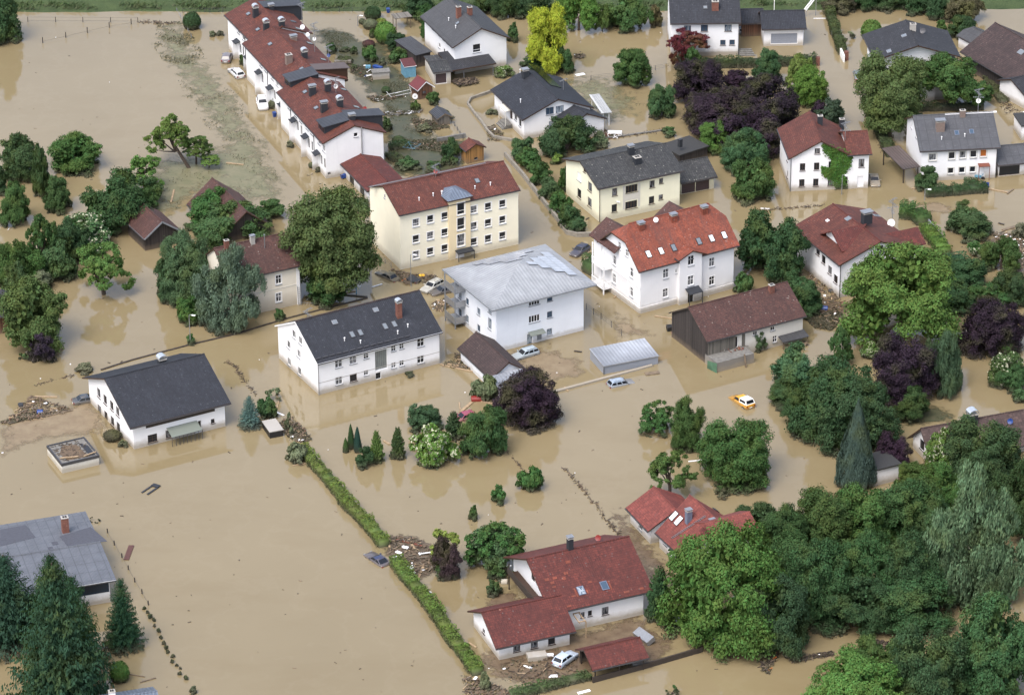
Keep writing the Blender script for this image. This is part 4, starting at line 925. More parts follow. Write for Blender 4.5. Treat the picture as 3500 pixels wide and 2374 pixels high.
gs('washed_grass', [(355, 50), (420, 50), (465, 130), (520, 190), (580, 280), (640, 380), (660, 450), (590, 470), (470, 440), (380, 500), (300, 480), (330, 360), (440, 345), (500, 330), (440, 250), (400, 180), (350, 110)], 's_grass', falloff=5)
M['stonew'] = plaster('stained_concrete', (.20, .185, .165), .6, .8); M['felt'] = plain('roof_felt', (.095, .10, .125), .8)
gs('garden_lawn', [(720, 66), (790, 75), (815, 95), (870, 100), (880, 140), (925, 190), (945, 250), (930, 290), (1000, 320), (1060, 325), (1030, 400), (900, 395), (880, 250), (830, 190), (760, 120)], 's_lawn')
gs('garden_lawn', [(1255, 180), (1350, 165), (1440, 190), (1465, 240), (1450, 270), (1380, 280), (1300, 250)], 's_grass', falloff=7)
gs('garden_lawn', [(2040, 925), (2130, 925), (2160, 950), (2100, 960), (2020, 950)], 's_lawn')
gs('mud_yard', [(1240, 1430), (1100, 1485), (1120, 1530), (1250, 1560), (1330, 1520), (1480, 1500), (1520, 1470), (1440, 1400), (1320, 1440)], 's_mud')
gs('mud_yard', [(1440, 1200), (1490, 1270), (1530, 1330), (1500, 1340), (1440, 1260), (1390, 1160)], 's_mud')
gs('mud_yard', [(1110, 1350), (1170, 1345), (1180, 1380), (1120, 1395)], 's_mud', falloff=1.5)
gs('silt_bank', [(0, 960), (80, 935), (210, 905), (235, 945), (250, 985), (150, 990), (60, 1010), (0, 1040)], 's_red')
gs('silt_bank', [(1150, 800), (1240, 790), (1330, 820), (1330, 850), (1250, 868), (1190, 860)], 's_red')
gs('silt_bank', [(1385, 700), (1440, 730), (1480, 760), (1400, 770)], 's_red')
gs('silt_bank', [(1800, 650), (1850, 670), (1925, 700), (1900, 730), (1840, 700), (1800, 600)], 's_mud')
gs('silt_bank', [(2200, 560), (2324, 520), (2324, 640), (2260, 600)], 's_mud')
gs('silt_bank', [(2060, 465), (2140, 455), (2170, 480), (2060, 490)], 's_red', falloff=1.5)
# ---------------------------------------------------------------- dormers
def shed_dormer(h, sl, x1, y1, x2, y2, hgt=1.5, wm='slate', rm='zincd', drop=.12):
    p, q = h.rhit(sl, x1, y1), h.rhit(sl, x2, y2); mb = MB(); rb = MB()
    if h.ridge == 'v':
        b0, b1 = sorted((p.y, q.y)); a = (p.x+q.x)/2; ar = h.W*h.rf; zt = h.zr+h.t+.05; zf = zt-drop*abs(ar-a); sg = 1 if sl == 'l' else -1
        mb.add([(a, b0, p.z-.8), (a, b1, p.z-.8), (a, b1, zf), (a, b0, zf), (ar, b0, p.z-.8), (ar, b1, p.z-.8), (ar, b1, zt), (ar, b0, zt)], [(0, 3, 2, 1), (4, 5, 6, 7), (0, 4, 7, 3), (1, 2, 6, 5)])
        P = [(a-sg*.35, b0-.25, zf-.03), (ar, b0-.25, zt), (ar, b1+.25, zt), (a-sg*.35, b1+.25, zf-.03)]
        if sg < 0: P.reverse()
        rb.slab([(x, y, z+.1) for x, y, z in P], .12)
        w = MB()
        for k in range(2): c = b0+(b1-b0)*(.28+.44*k); w.box(min(a-sg*.03, a), max(a-sg*.03, a), c-.55, c+.55, zf-1.15, zf-.15)
    o = h.put(mb, 'dormer', wm, h.roofo, 'flat black dormer'); h.put(rb, 'dormer_roof', rm, h.roofo); h.put(w, 'dormer_window', 'glassd', h.roofo)
def gable_dormer(h, sl, x, y, w, hgt, rise, rm, wm='white', oh=.35, glass=True):
    c = h.rhit(sl, x, y); p0, n = h.planes[sl]; hor = Vector((n.x, n.y, 0)).normalized(); k = math.hypot(n.x, n.y)/n.z; X = Vector((-hor.y, hor.x, 0)); zr = c.z+hgt+rise; ze = c.z+hgt
    Lr, Le = (zr-c.z)/k+.3, (ze-c.z)/k+.3; f = c; mb = MB(); rb = MB()
    A, B = f-X*(w/2), f+X*(w/2); up = Vector((0, 0, 1))
    mb.add([A-up*.3, B-up*.3, B+up*hgt, f+up*(hgt+rise), A+up*hgt, A-hor*Le-up*.3, B-hor*Le-up*.3, B-hor*Le+up*hgt, A-hor*Le+up*hgt], [(0, 1, 2, 3, 4), (1, 6, 7, 2), (0, 4, 8, 5)])
    for sg in (-1, 1):
        e = f+X*(sg*(w/2+oh))+up*(hgt-oh*rise/(w/2)); r_ = f+up*(hgt+rise)
        P = [e+hor*oh, r_+hor*oh, r_-hor*Lr, e-hor*(Le+.0)]; P = [q+up*.16 for q in P]
        nn = (P[1]-P[0]).cross(P[2]-P[0])
        if nn.z < 0: P.reverse()
        rb.slab(P, .16)
    h.put(mb, 'dormer', wm, h.roofo); h.put(rb, 'dormer_roof', rm, h.roofo)
    if glass: g = MB(); g.obox(f+hor*.02+up*(hgt*.55+rise*.1), X, up, hor, w*.22, hgt*.32+rise*.12, .02); h.put(g, 'dormer_window', 'glassd', h.roofo)
def lerp2(a, b, t): return (a[0]+(b[0]-a[0])*t, a[1]+(b[1]-a[1])*t)
# ---------------------------------------------------------------- terraced row, top left
N, Rr, L = (1115.3, 610.7), (1324.8, 574), (806, 164)
lab = 'long white terrace of row houses with stepped rust red roof and dark box dormers'
bn = [(0, N), (.404, None), (.769, None), (1, None)]
NB = lerp2(N, L, .404); NA = lerp2(N, L, .772); off = (Rr[0]-N[0], Rr[1]-N[1])
hC = House('row_house', lab, 'row houses', N, Rr, NB, 488, 'v', 434, roof='t_red', zoom=Z70, oe=.55, og=.25)
hC.fit((1328, 459.4), (1215, 429)); W0 = hC.W
hB = House('x', '', '', NB, (NB[0]+off[0], NB[1]+off[1]), NA, 1, 'v', None, roof='t_red', zoom=Z70, oe=.55, og=.25, root=hC.root, W=W0)
hA = House('x', '', '', NA, (NA[0]+off[0], NA[1]+off[1]), L, 1, 'v', None, roof='t_red', zoom=Z70, oe=.55, og=.25, root=hC.root, W=W0)
for hh, dz in ((hB, .28), (hA, .05)):
    hh.ze = hC.ze+dz; hh.zr = hC.zr+dz; hh._planes()
def rowh(x, y):
    p = hC.P(x, y); return hC if p[0] > NB[0]-3 else (hB if p[0] > NA[0]-3 else hA)
for (x, y) in ((228, 205), (260, 250), (303, 300), (330, 345), (378, 415), (408, 452), (455, 515), (487, 558), (533, 632), (567, 675), (612, 733), (645, 778), (690, 838), (722, 885), (770, 950), (802, 998)):
    rowh(x, y).win('L', x, y, 1.25, 1.25, '2')
for (x, y) in ((240, 330), (258, 345), (312, 432), (388, 528), (470, 640), (480, 655), (545, 745), (625, 850), (650, 880), (700, 965), (722, 985), (785, 1078), (806, 1100)):
    rowh(x, y).win('L', x, y, 1.0, 1.9, 'solid', 'whitep', 'glassd', sill=False, name='door')
hC.win('F', 1017, 908, .75, .75, '1'); hC.win('F', 838, 1168, .5, .45, '1', 'brownp', sill=False)
for hh in (hA, hB, hC): hh.walls(); hh.roof()
for (x, y) in ((220, 262), (295, 365), (370, 468), (445, 573), (525, 685), (603, 791), (683, 900), (760, 1012)):
    rowh(x, y).slabroof('L', x+8, y+6, 1.9, 1.05, .3, .1, 'slate', 'door_canopy'); hh = rowh(x, y); t_, z_ = hh.fhit('L', x+8, y+6); hh.fbox('L', t_+.72, t_+.86, -1, z_-.16, .95, 'white', 'porch_screen')
for (x, y) in ((275, 330), (425, 530), (580, 745), (737, 950)):
    hh = rowh(x, y); t, z = hh.fhit('L', x, y); mb = MB(); mb.tube([(-.08, t, -1), (-.08, t, hh.ze-.1)], .06, 6); hh.put(mb, 'downpipe', 'steeld')
for (x, y) in ((293, 95), (357, 200), (440, 298), (653, 465), (675, 620), (750, 727)): rowh(x-180, y).skylight('l', x, y, .8, .7) if False else (hA if y < 240 else hB if y < 480 else hC).skylight('l', x, y, 1.0, .8)
for (x, y) in ((595, 147), (628, 195), (705, 293), (797, 403), (932, 603), (1020, 722)): (hA if y < 200 else hB if y < 420 else hC).skylight('r', x, y, .9, 1.1)
for (x, y, hh) in ((343, 112, hA), (415, 212, hA)): hh.chimney('l', x, y, .95, .75, 1.7, 'slate', 'barrel')
for (x, y, hh) in ((518, 168, hA), (671, 375, hB), (828, 590, hC), (909, 698, hC)): hh.chimney('l', x, y, .95, .75, .75, 'slate', 'barrel')
for (x, y) in ((725, 638), (804, 748)): hC.chimney('l', x, y, 1.1, .8, 1.5, 'slate', 'plate')
hB.chimney('l', 566, 425, 1.1, .9, 1.6, 'chbeige'); hB.chimney('r', 597, 268, 1.1, .8, .6, 'chbeige', 'plate'); hC.chimney('r', 990, 805, 1.0, .8, .8, 'slate', 'plate'); hA.chimney('r', 447, 65, .9, .8, .8, 'slate', 'plate')
shed_dormer(hC, 'l', 803, 905, 768, 855); shed_dormer(hB, 'l', 578, 605, 541, 556); shed_dormer(hC, 'r', 1192, 840, 1170, 805); shed_dormer(hA, 'r', 650, 108, 632, 78); shed_dormer(hB, 'r', 960, 520, 935, 490, rm='zincbr', wm='brownp')
for (x, y, ar, di, dm, hh, hi) in ((658, 200, 0, .55, 'whitep', hA, 2), (656, 175, 2, None, 0, hA, 4.5), (693, 250, 0, .45, 'whitep', hB, 1), (740, 350, 3, .4, 'whitep', hB, 5.5), (835, 430, 2, .4, 'blueplastic', hB, 3.5), (796, 520, 0, .4, 'blueplastic', hC, 1), (883, 630, 3, .5, 'whitep', hC, 3), (1078, 750, 0, .45, 'redp', hC, 1)):
    hh.mast('r', x, y, hi, ar, di, dm)
mb = MB(); t, z = hC.fhit('F', 1055, 1000); mb.tube([(t, -.25, 1.5), (t, -.25, hC.zr-.3)], .10, 8); hC.put(mb, 'steel_flue', 'steel')
# garage at its end
g = House('garage', 'white garage with dark red gable roof at the end of the terrace', 'garage', zp(Z70, 1110, 1365), zp(Z70, 1345, 1320), zp(Z70, 962, 1165), zp(Z70, 1, 1282)[1], 'v', zp(Z70, 1, 1215)[1], roof='t_redd', zoom=Z70, oe=.5, og=.4)
for (x, y) in ((990, 1215), (1060, 1290)): g.win('L', x, y, 2.0, 1.7, 'solid', 'steeld', 'glassd', sill=False, name='garage_door')
g.walls(); g.roof()
# ---------------------------------------------------------------- white house, grey sheet roof, top
h = House('house', 'tall white house with lichen grey sheet roof and two brick chimneys beside a garage', 'house', (1555, 254), (1733.5, 224), (1471, 150), 160, 'v', 100, roof='c_grey', zoom=Z115, oe=.6, og=.6); h.fit((1741, 126), (1644.7, 96.5))
for (x, y) in ((990, 300), (1032, 358), (1068, 392), (990, 438), (1035, 488), (930, 215)): h.win('L', x, y, .9, .9, '1')
h.win('F', 1350, 465, 1.5, 1.6, 't'); h.walls(); h.roof(); h.chimney('l', 1175, 165, .8, .7, 2.0); h.chimney('l', 1282, 115, .8, .7, .9); h.skylight('l', 1165, 225, .8, .8); h.vent('l', 1080, 200); h.vent('l', 1147, 272)
g = House('garage', 'cream garage with brown door and dark sheet roof before the tall grey roofed house', 'garage', (1484, 291), (1541, 285), (1434, 241), 249, 'u', 210, wall='greyw', roof='c_grey', zoom=Z115, oe=.4, og=.25, rf=.55)
g.win('F', 1007, 757, 2.1, 2.0, 'solid', 'whitep', 'doorb', sill=False, name='garage_door'); g.walls(); g.roof(['t_char', 'brownp'])
g = House('covered_terrace', 'dark roofed open terrace with posts joining the cream garage', 'terrace', (1547, 282), (1690, 258), (1520, 236), 2.35, 'u', zr=2.9, kind='mono', wall='greyw', roof='c_grey', zoom=Z15, oe=.5, og=.2)
g.D = max(g.D, 3); g.walls('wall', faces='B'); g.roof(['t_dark2', 'brownp'])
mb = MB()
for t in (2.2, g.W-.2): pm = MB(); pm.bar((t, .1, -1), (t, .1, 2.4), .12); g.put(pm, 'post', 'steel')
# ---------------------------------------------------------------- black roofed house
h = House('house', 'white house with smooth black roof, solar collector and front steps', 'house', (1792, 477), (2017, 437), (1704, 376), 409, 'v', 340, roof='t_dark', zoom=Z15, oe=.5, og=.5); h.lift()
for (x, y) in ((432, 672), (517, 785), (547, 828)): h.win('L', x, y, 1.1, 1.4, '1', 'greyp')
h.win('L', 487, 765, 1.1, 2.1, 'solid', 'brownp', 'doorb', sill=False, name='door')
for (x, y) in ((748, 748), (815, 737), (768, 838)): h.win('F', x, y, 1.5, 1.35, '2', 'greyp', 'glassb')
h.win('F', 660, 930, 1.1, .35, '1', sill=False); h.walls(); h.roof(); h.chimney('l', 582, 520, 1.0, .9, 1.3, 'slate', 'plate'); h.vent('l', 547, 492, .6); h.vent('l', 550, 692, .6); h.mast('r', 838, 605, 2.0, 1)
c = h.rhit('r', 708, 512); mb = h.slopebox('r', c, 5.2, 1.1, .03, .14); h.put(mb, 'solar_collector', 'solard', h.roofo)
h.slabroof('L', 470, 715, 3.0, 1.3, .2, .12, 'concw', 'porch_roof', posts=True)
w = House('x', '', '', (1940, 490), (2063.6, 457), (1880, 425), 440, 'v', 400, roof='t_dark', zoom=Z15, oe=.4, og=.4, root=h.root)
w.ze = 2.9; w.zr = 4.6; w._planes(); w.walls('wall'); w.roofname = 'wing_roof'; w.roof()
mb = MB()
for k in range(5): mb.box(-2.6+.35*k, -.1, 5.2, 8.0, -.6+.28*k-.2, -.35+.28*k)
h.put(mb, 'front_steps', 'stone')
p = House('awning', 'flat white corrugated patio awning behind the black roofed house', 'awning', zp(Z15, 1104, 850), zp(Z15, 1150, 845), zp(Z15, 1010, 735), 2.5, kind='flat', zoom=Z15, oe=.2, t=.1); mb = MB()
for a in (.1, p.W-.1):
    for b in (.1, p.D-.1): q = MB(); q.bar((a, b, -1), (a, b, 2.5), .1); p.put(q, 'post', 'whitep')
mb.box(-.3, p.W+.3, -.3, p.D+.3, 2.5, 2.6); p.put(mb, 'corrugated_sheet', 'awn')
# ---------------------------------------------------------------- cream apartment block
h = House('apartment_block', 'cream three storey apartment block with red brown roof and ochre stair tower', 'apartment block', (1369.6, 921.8), (1772, 834.5), (1265.5, 824), 738, 'u', 639, wall='cream', roof='t_red', zoom=Z97, oe=.35, og=.25); h.fit((1257, 635.5), (1312.7, 636))
for xs, ys in (((1028, 1125, 1222), (119, 95, 75)), ((1028, 1125, 1222), (229, 206, 185)), ((1028, 1125, 1222), (336, 313, 292)), ((1418, 1514, 1611), (31, 11, -8)), ((1418, 1514, 1611), (142, 121, 100)), ((1418, 1514, 1611), (248, 228, 207))):
    for x, y in zip(xs, ys): h.win('F', x, y, 1.15, 1.3, 't', 'whitep', surround='whitep')
h.zoom = Z70; h.win('L', 1212, 1320, .5, .8, '1', depth=.08); h.walls(); h.roof()
h.put(h.slopebox('b', h.rhit('b', 1500, 1180), h.W/2-.2, .35, .03, .12), 'snow_guard', 'steel', h.roofo)
for (x, y) in ((1443, 1350), (1538, 1320), (1595, 1305)): h.vent('f', x, y)
h.zoom = Z15
for (x, y) in ((20, 1308), (243, 1272), (347, 1248)): h.vent('f', x, y)
h.skylight('f', 258, 1218, .8, 1.0); h.zoom = Z70; h.mast('f', 1555, 1190, 2.2, 3, .45, 'redp')
T = House('x', '', '', zp(Z97, 1255, 374), zp(Z97, 1398, 341), zp(Z97, 1235, 350), 1, kind='hip', wall='beige', roof='zincb', zoom=Z97, oe=.35, root=h.root, D=4.6, roofname='tower_roof')
T.ze = h.ze+.85; T.zr = T.ze+.9; T._planes()
for y in (25, 127, 237): T.win('F', 1331, y, 1.35, 2.1 if y else 1, 't', 'whitep', surround='whitep')
T.zoom = Z15; T.win('F', 150, 1400, 1.35, 2.1, 't', 'whitep', surround='whitep'); T.zoom = Z97; T.win('F', 1325, 342, 1.6, 1.6, '2', 'whitep', 'doorw', sill=False, name='door'); T.walls('stair_tower'); T.roof(); T.slabroof('F', 1345, 292, 2.9, 1.3, .1, .2, 'slate', 'entrance_canopy', posts=True)
# ---------------------------------------------------------------- yellow house
h = House('house', 'pale yellow house with weathered charcoal tile roof and a brass patterned window panel', 'house', (2049.3, 759), (2322.4, 700), (1944, 662), 647, 'u', 556, wall='yellow', roof='t_char', zoom=Z15, oe=.5, og=.6); h.fit((1931.5, 540), (1990, 551))
h.root['label'] = 'pale yellow house with thick charcoal tiled roof and brown framed windows'
for (x, y, w, hh) in ((1184, 1293, .95, 1.35), (1436, 1240, .95, 1.3), (1497, 1218, .75, .95), (1433, 1347, 1.0, 1.35), (1495, 1327, .8, .9), (1182, 1402, 1.0, 1.4), (1298, 1270, 2.2, 1.35), (1296, 1378, 2.2, 1.35)): h.win('F', x, y, w, hh, '4h' if w > 2 else '1', 'brownp')
for (x, y, w, hh) in ((1017, 1258, 1.4, 1.6), (945, 1303, 1.4, 1.6), (1015, 1362, 1.4, 1.6), (983, 1135, .8, 1.1)): h.win('L', x, y, w, hh, '1', 'brownp')
h.win('L', 945, 1190, 1.5, 1.5, '1', 'whitep', 'whitep'); h.walls(); h.roof(); h.downpipe('N', 'brownp')
t0, z0 = h.fhit('F', 1297, 1324); h.fbox('F', t0-1.6, t0+1.6, z0-.58, z0+.58, .03, 'concw', 'patterned_panel')
for a, b in ((t0-1.6, t0-1.15), (t0+1.15, t0+1.6)): h.fbox('F', a, b, z0+.58, z0+2.2, .03, 'concw', 'patterned_panel'); h.fbox('F', a, b, z0-2.0, z0-.58, .03, 'concw', 'patterned_panel')
h.chimney('f', 1292, 1035, .9, .8, 1.3, 'slate', 'plate'); h.chimney('f', 1335, 1095, 1.2, 1.0, 1.0, 'slate')
g = House('garage', 'low double garage with thick charcoal roof joined to the yellow house', 'garage', zp(Z15, 1628, 1310), zp(Z225, 500, 1690), zp(Z15, 1590, 1270), 2.5, 'u', zr=4.1, wall='yellow', roof='t_char', zoom=Z15, oe=.7, og=.3, D=6.5)
g.win('F', 1668, 1265, 2.5, 2.0, 'solid', 'brownp', 'doorb', sill=False, name='garage_door'); g.win('F', 1775, 1245, 2.5, 2.0, 'solid', 'brownp', 'doorb', sill=False, name='garage_door'); g.walls(); g.roof()
g = House('outbuilding', 'flat roofed dark outbuilding with a chimney behind the yellow house garage', 'outbuilding', zp(Z225, 190, 1500), zp(Z225, 440, 1420), zp(Z225, 150, 1400), 2.1, kind='flat', wall='woodd', zoom=Z225, oe=.2, D=5); g.walls(); g.roof('asph'); mb = MB(); mb.box(.8, 1.4, 1, 1.6, 3, 4.4); g.put(mb, 'chimney', 'slate')
# ---------------------------------------------------------------- white house top right of centre
h = House('house', 'white house with slate dark roof behind a red leaved maple', 'house', (2294, 192), (2524, 188.5), (2277, 100), 84, 'u', zr=None, roof='t_dark', zoom=Z225, oe=.5, og=.3, D=10.5)
h.zr = h.ze+3.6; h.lift(); h.zr = h.ze+3.6; h._planes()
for (x, y, w, hh) in ((262, 260, 1.25, 1.3), (414, 255, 1.25, 1.3), (627, 253, 1.25, 1.3), (258, 393, 1.25, 1.3), (410, 392, 1.25, 1.3), (580, 384, .95, 1.0), (663, 382, .95, 1.0)): h.win('F', x, y, w, hh, '2', 'brownp', 'glassb')
h.walls(); h.roof(); h.downpipe('R'); h.skylight('f', 422, 68, .8, .7); h.chimney('f', 510, 78, 1.2, .9, 1.4); h.fbox('F', .02, h.W-.02, -1, .75, .04, 'conc', 'plinth')
mb = MB()
for k in range(5): mb.box(h.W+.1, h.W+2.4+.2*k, .4-.33*k, .73-.33*k, -1, .95-.24*k)
h.put(mb, 'side_steps', 'stone')
g = House('garage', 'white garage with wide pale grey door and dark tiled roof, ladder at its side', 'garage', (2610, 158.5), (2745, 155.5), (2600, 100), 103, 'u', zr=None, roof='t_dark', zoom=Z225, oe=.6, og=.5, D=6.5)
g.zr = g.ze+1.7; g.lift(); g.zr = g.ze+1.7; g._planes(); g.win('F', 1130, 348, 4.9, 2.1, 'solid', 'whitep', 'door', sill=False, name='garage_door'); g.walls(); g.roof()
g = House('x', '', '', (2535, 125), (2610, 123), (2528, 85), 2.9, 'u', zr=4.2, wall='wood', roof='t_dark', zoom=Z225, oe=.6, og=.1, D=4.5, root=g.root, roofname='link_roof'); g.walls('boarded_link'); g.roof()
# ---------------------------------------------------------------- ivy house
h = House('house', 'white house with faded red tiled roof and ivy climbing its front', 'house', (2701.5, 654), (2899, 645), (2662, 556), 541, 'v', 483, roof='t_red', zoom=Z26, oe=.5, og=.45); h.lift()
for (x, y) in ((382, 1018), (282, 1125), (377, 1120), (475, 1112), (277, 1232), (371, 1228), (470, 1225), (585, 1215)): h.win('F', x, y, .9, 1.0 if y == 1018 else 1.35, '2', 'brownp')
for (x, y) in ((180, 1062), (180, 1170)): h.win('L', x, y, 1.0, 1.3, '2', 'brownp')
h.walls(); h.roof(); h.downpipe('N'); h.chimney('r', 399, 835, .8, .7, 1.5, 'slate'); h.chimney('r', 545, 860, .8, .7, 1.6, 'slate')
w = House('x', '', '', (2899, 645.5), (2966, 642), (2862, 556), 1, 'u', wall='white', roof='t_red', zoom=Z26, oe=.45, og=.45, root=h.root, D=8.5, roofname='wing_roof')
w.ze = h.ze+.15; w.zr = h.zr-.6; w._planes(); w.win('F', 679, 1098, .95, 1.5, '2', 'brownp'); w.win('F', 672, 1222, 1.1, 2.0, 'solid', 'whitep', 'doorw', sill=False, name='door'); w.walls('wing_wall'); w.roof()
w.zoom = Z26; w.mast('f', 568, 940, 3.2, 3)
# ---------------------------------------------------------------- white house with panelled grey roof
h = House('house', 'white house with panelled grey corrugated roof and an orange curtained window', 'house', (3147, 619.5), (3403, 607), (3094, 504), 520, 'u', 397, roof='c_blue', zoom=Z26, oe=.4, og=.5); h.fit((3091.4, 405), (3125, 396))
for (x, y, w) in ((1158, 1058, 1.3), (1287, 1048, 1.1), (1360, 1042, 1.1), (1433, 1037, 1.1)): h.win('F', x, y, w, 1.25, '1', surround='concw')
h.win('F', 1500, 1032, 1.1, 1.3, '1', 'whitep', 'orange_cur', surround='concw')
for (x, y) in ((1280, 1150), (1355, 1145), (1427, 1140)): h.win('F', x, y, 1.0, 1.05, '1', surround='concw')
h.win('F', 1487, 1163, 1.1, 2.1, 'solid', 'whitep', 'doorw', sill=False, name='door'); h.win('L', 1018, 840, .7, 1.4, '1'); h.win('L', 1048, 900, 1.0, 1.5, '1'); h.walls(); h.roof()
for (x, y) in ((1320, 895), (1420, 887)): h.skylight('f', x, y, .75, .95, 'chblue', 'glassb')
h.chimney('f', 1207, 872, 1.4, 1.0, 1.5, 'chbeige', 'plate'); h.chimney('f', 1358, 780, .9, .7, 1.0, 'chbeige'); h.vent('f', 1218, 940); h.vent('f', 1374, 920); h.mast('f', 1463, 745, 4.0, 3, .5)
h.put(h.slopebox('f', h.rhit('f', 1415, 762), 4.4, .14, .02, .08), 'ridge_flashing', 'whitep', h.roofo); h.slabroof('F', 1500, 1098, 1.9, 1.0, .15, .12, 'terra', 'door_canopy', posts=True); h.downpipe('R')
p = House('carport', 'brown roofed carport on posts at the left side of the panelled grey roofed house', 'carport', zp(Z26, 957, 1235), zp(Z26, 1060, 1218), zp(Z26, 880, 1100), 2.6, kind='mono', zr=2.9, roof='zincbr', zoom=Z26, oe=.2, og=.2, t=.12); p.roof(['zincbr', 'beamd'], )
for a in (.1, p.W-.1):
    for b in (.1, p.D-.1): q = MB(); q.bar((a, b, -1), (a, b, 2.62), .16); p.put(q, 'post', 'beamd')
g = House('garage', 'open garage with lichen speckled corrugated roof right of the panelled roofed house', 'garage', zp(Z26, 1598, 1190), zp(Z26, 1860, 1165), zp(Z26, 1560, 1100), 2.4, 'u', zr=3.9, wall='white', roof='c_blue', zoom=Z26, oe=.6, og=.3, D=6.5)
g.win('F', 1640, 1145, 3.6, 2.0, '1', 'brownp', 'glassd', sill=False, name='garage_door'); g.win('F', 1770, 1145, 4.4, 2.0, '1', 'brownp', 'glassd', sill=False, name='garage_door'); g.walls(); g.roof()
g = House('outbuilding', 'low grey flat roofed outbuilding behind the corrugated garage at the right edge', 'outbuilding', zp(Z26, 1755, 945), zp(Z26, 1900, 935), zp(Z26, 1720, 860), 2.6, kind='flat', wall='white', zoom=Z26, oe=.2, D=5); g.walls(); g.roof('asph')
# ---------------------------------------------------------------- top right houses
h = House('house', 'wide low gabled house with dark grey speckled roof behind two leafy trees', 'house', (2992, 350), (3272, 338), (2967, 277), 207, 'v', 159, roof='t_dark2', zoom=Z295, oe=.7, og=1.2); h.fit((3282.7, 191), (3152.8, 156))
h.win('F', 562, 728, 1.0, 1.2, '1', 'brownp'); h.win('F', 850, 710, 1.0, 1.2, '1', 'brownp'); h.walls(); h.roof()
h.skylight('l', 490, 430, 1.0, .9, 'greyp'); h.skylight('l', 310, 615, 1.2, .8, 'greyp'); h.chimney('l', 595, 345, 1.0, .8, .9, 'conc'); h.mast('r', 712, 400, 1, 0, .6, 'steeld')
w = House('x', '', '', zp(Z295, 560, 1235), zp(Z295, 850, 1220), zp(Z295, 520, 1150), 1, 'v', roof='t_dark2', zoom=Z295, oe=.4, og=.3, root=h.root, D=3.0, roofname='porch_roof'); w.ze = h.ze-2.4; w.zr = h.ze-1.2; w._planes(); w.walls('porch_wall'); w.roof()
h = House('outbuilding', 'small white outbuilding with grey slate hipped roof and chimney near the top right', 'outbuilding', (3390, 222), (3450, 206), (3341, 143), 184, 'v', zr=None, roof='c_grey', zoom=Z295, oe=.3, og=.3, hr=.5, W=5.0); h.zr = h.ze+1.3; h._planes(); h.walls(); h.roof(['c_grey', 'brownp']); h.chimney('r', 1625, 390, .8, .7, .9, 'slate', 'plate')
h = House('house', 'large brown roofed house with open porch posts at the top right edge', 'house', (3474, 338), (3700, 283), (3394, 212), 3.4, 'v', zr=None, wall='woodd', roof='t_brownd', zoom=Z295, oe=.8, og=.8, W=13); h.zr = h.ze+3.6; h._planes(); h.win('L', 1790, 1050, 1.2, 2, '1'); h.walls(); h.roof(); h.skylight('l', 1890, 625, 1.3, 1.0, 'greyp')  # wall coloured dark to paint in the shaded space under the porch roof
w = House('x', '', '', (3500, 372), (3600, 345), (3466, 318), 2.8, 'u', zr=4.2, roof='t_dark2', zoom=Z295, oe=.4, og=.5, root=h.root, D=7, roofname='annex_roof'); w.walls('annex_wall'); w.roof()
# ---------------------------------------------------------------- villa
h = House('villa', 'white villa with bright orange red roof, gabled bay and corner balconies', 'villa', (2188, 1070.6), (2505.6, 984.3), (2061.4, 974), 930, 'u', 771, roof='t_orange', zoom=Z18, oe=.6, og=.7, hl=.38, hr=.38); h.lift()
for (x, y, w, hh) in ((938, 462, 1.0, 1.55), (1012, 443, .55, .7), (1248, 385, 1.0, 1.5), (935, 592, 1.0, 1.5), (1247, 510, 1.0, 1.5)): h.win('F', x, y, w, hh, 'x', surround='whitep')
for (x, y) in ((592, 372), (707, 455), (590, 495), (706, 585)): h.win('L', x, y, 1.0, 1.6, 'x', surround='whitep')
for (x, y) in ((625, 275), (675, 325)): h.win('L', x, y, .9, 1.2, 'x')
for (x, y) in ((647, 420), (645, 545)): h.win('L', x, y, 1.0, 1.6, '1', 'whitep', 'whitep', sill=False, depth=.08, name='shutter')
h.walls(); h.roof(); h.fbox('F', 0, h.W, -1, .95, .14, 'white', 'plinth'); h.fbox('L', 0, h.D, -1, .95, .14, 'white', 'plinth'); t_, z_ = h.fhit('L', 640, 470); h.fbox('L', 0, h.D, z_-.1, z_+.08, .10, 'whitep', 'cornice')
for (x, y, g_) in ((820, 332, 1), (905, 311, 1), (990, 289, 0), (1160, 246, 0), (1245, 226, 1), (1330, 204, 1)): h.skylight('f', x, y, .85, 1.25, 'black', 'whitep' if g_ else 'glasssky')
for (x, y) in ((770, 158), (988, 100), (1195, 48)): h.chimney('f', x, y, 1.0, .8, .8, 't_orange', 'plate')
h.mast('f', 870, 120, 1.6, 0, .5)
w = House('x', '', '', zp(Z18, 1027, 676), zp(Z18, 1176, 636), zp(Z18, 1005, 655), 1, 'v', roof='t_orange', zoom=Z18, oe=.5, og=.55, root=h.root, D=6.0, roofname='bay_roof'); w.ze = h.ze+.25; w.zr = zat(w.n+w.u*(w.W/2), zp(Z18, 0, 300)[1])-.2; w._planes()
w.win('F', 1107, 373, 1.1, 1.6, 'x', surround='whitep'); w.win('F', 1105, 508, 1.1, 1.6, 'x', surround='whitep'); w.win('F', 1105, 632, 1.1, 2.0, 'solid', 'whitep', 'glassd', sill=False, name='door'); w.walls('bay_wall'); w.roof(); w.slabroof('F', 1112, 552, 2.5, 1.4, .5, .08, 'slate', 'entrance_canopy', posts=True)
w = House('x', '', '', zp(Z18, 700, 560), zp(Z18, 900, 520), zp(Z18, 600, 500), 1, 'v', roof='t_red', zoom=Z18, oe=.4, og=.2, root=h.root, D=3, roofname='wing_roof')
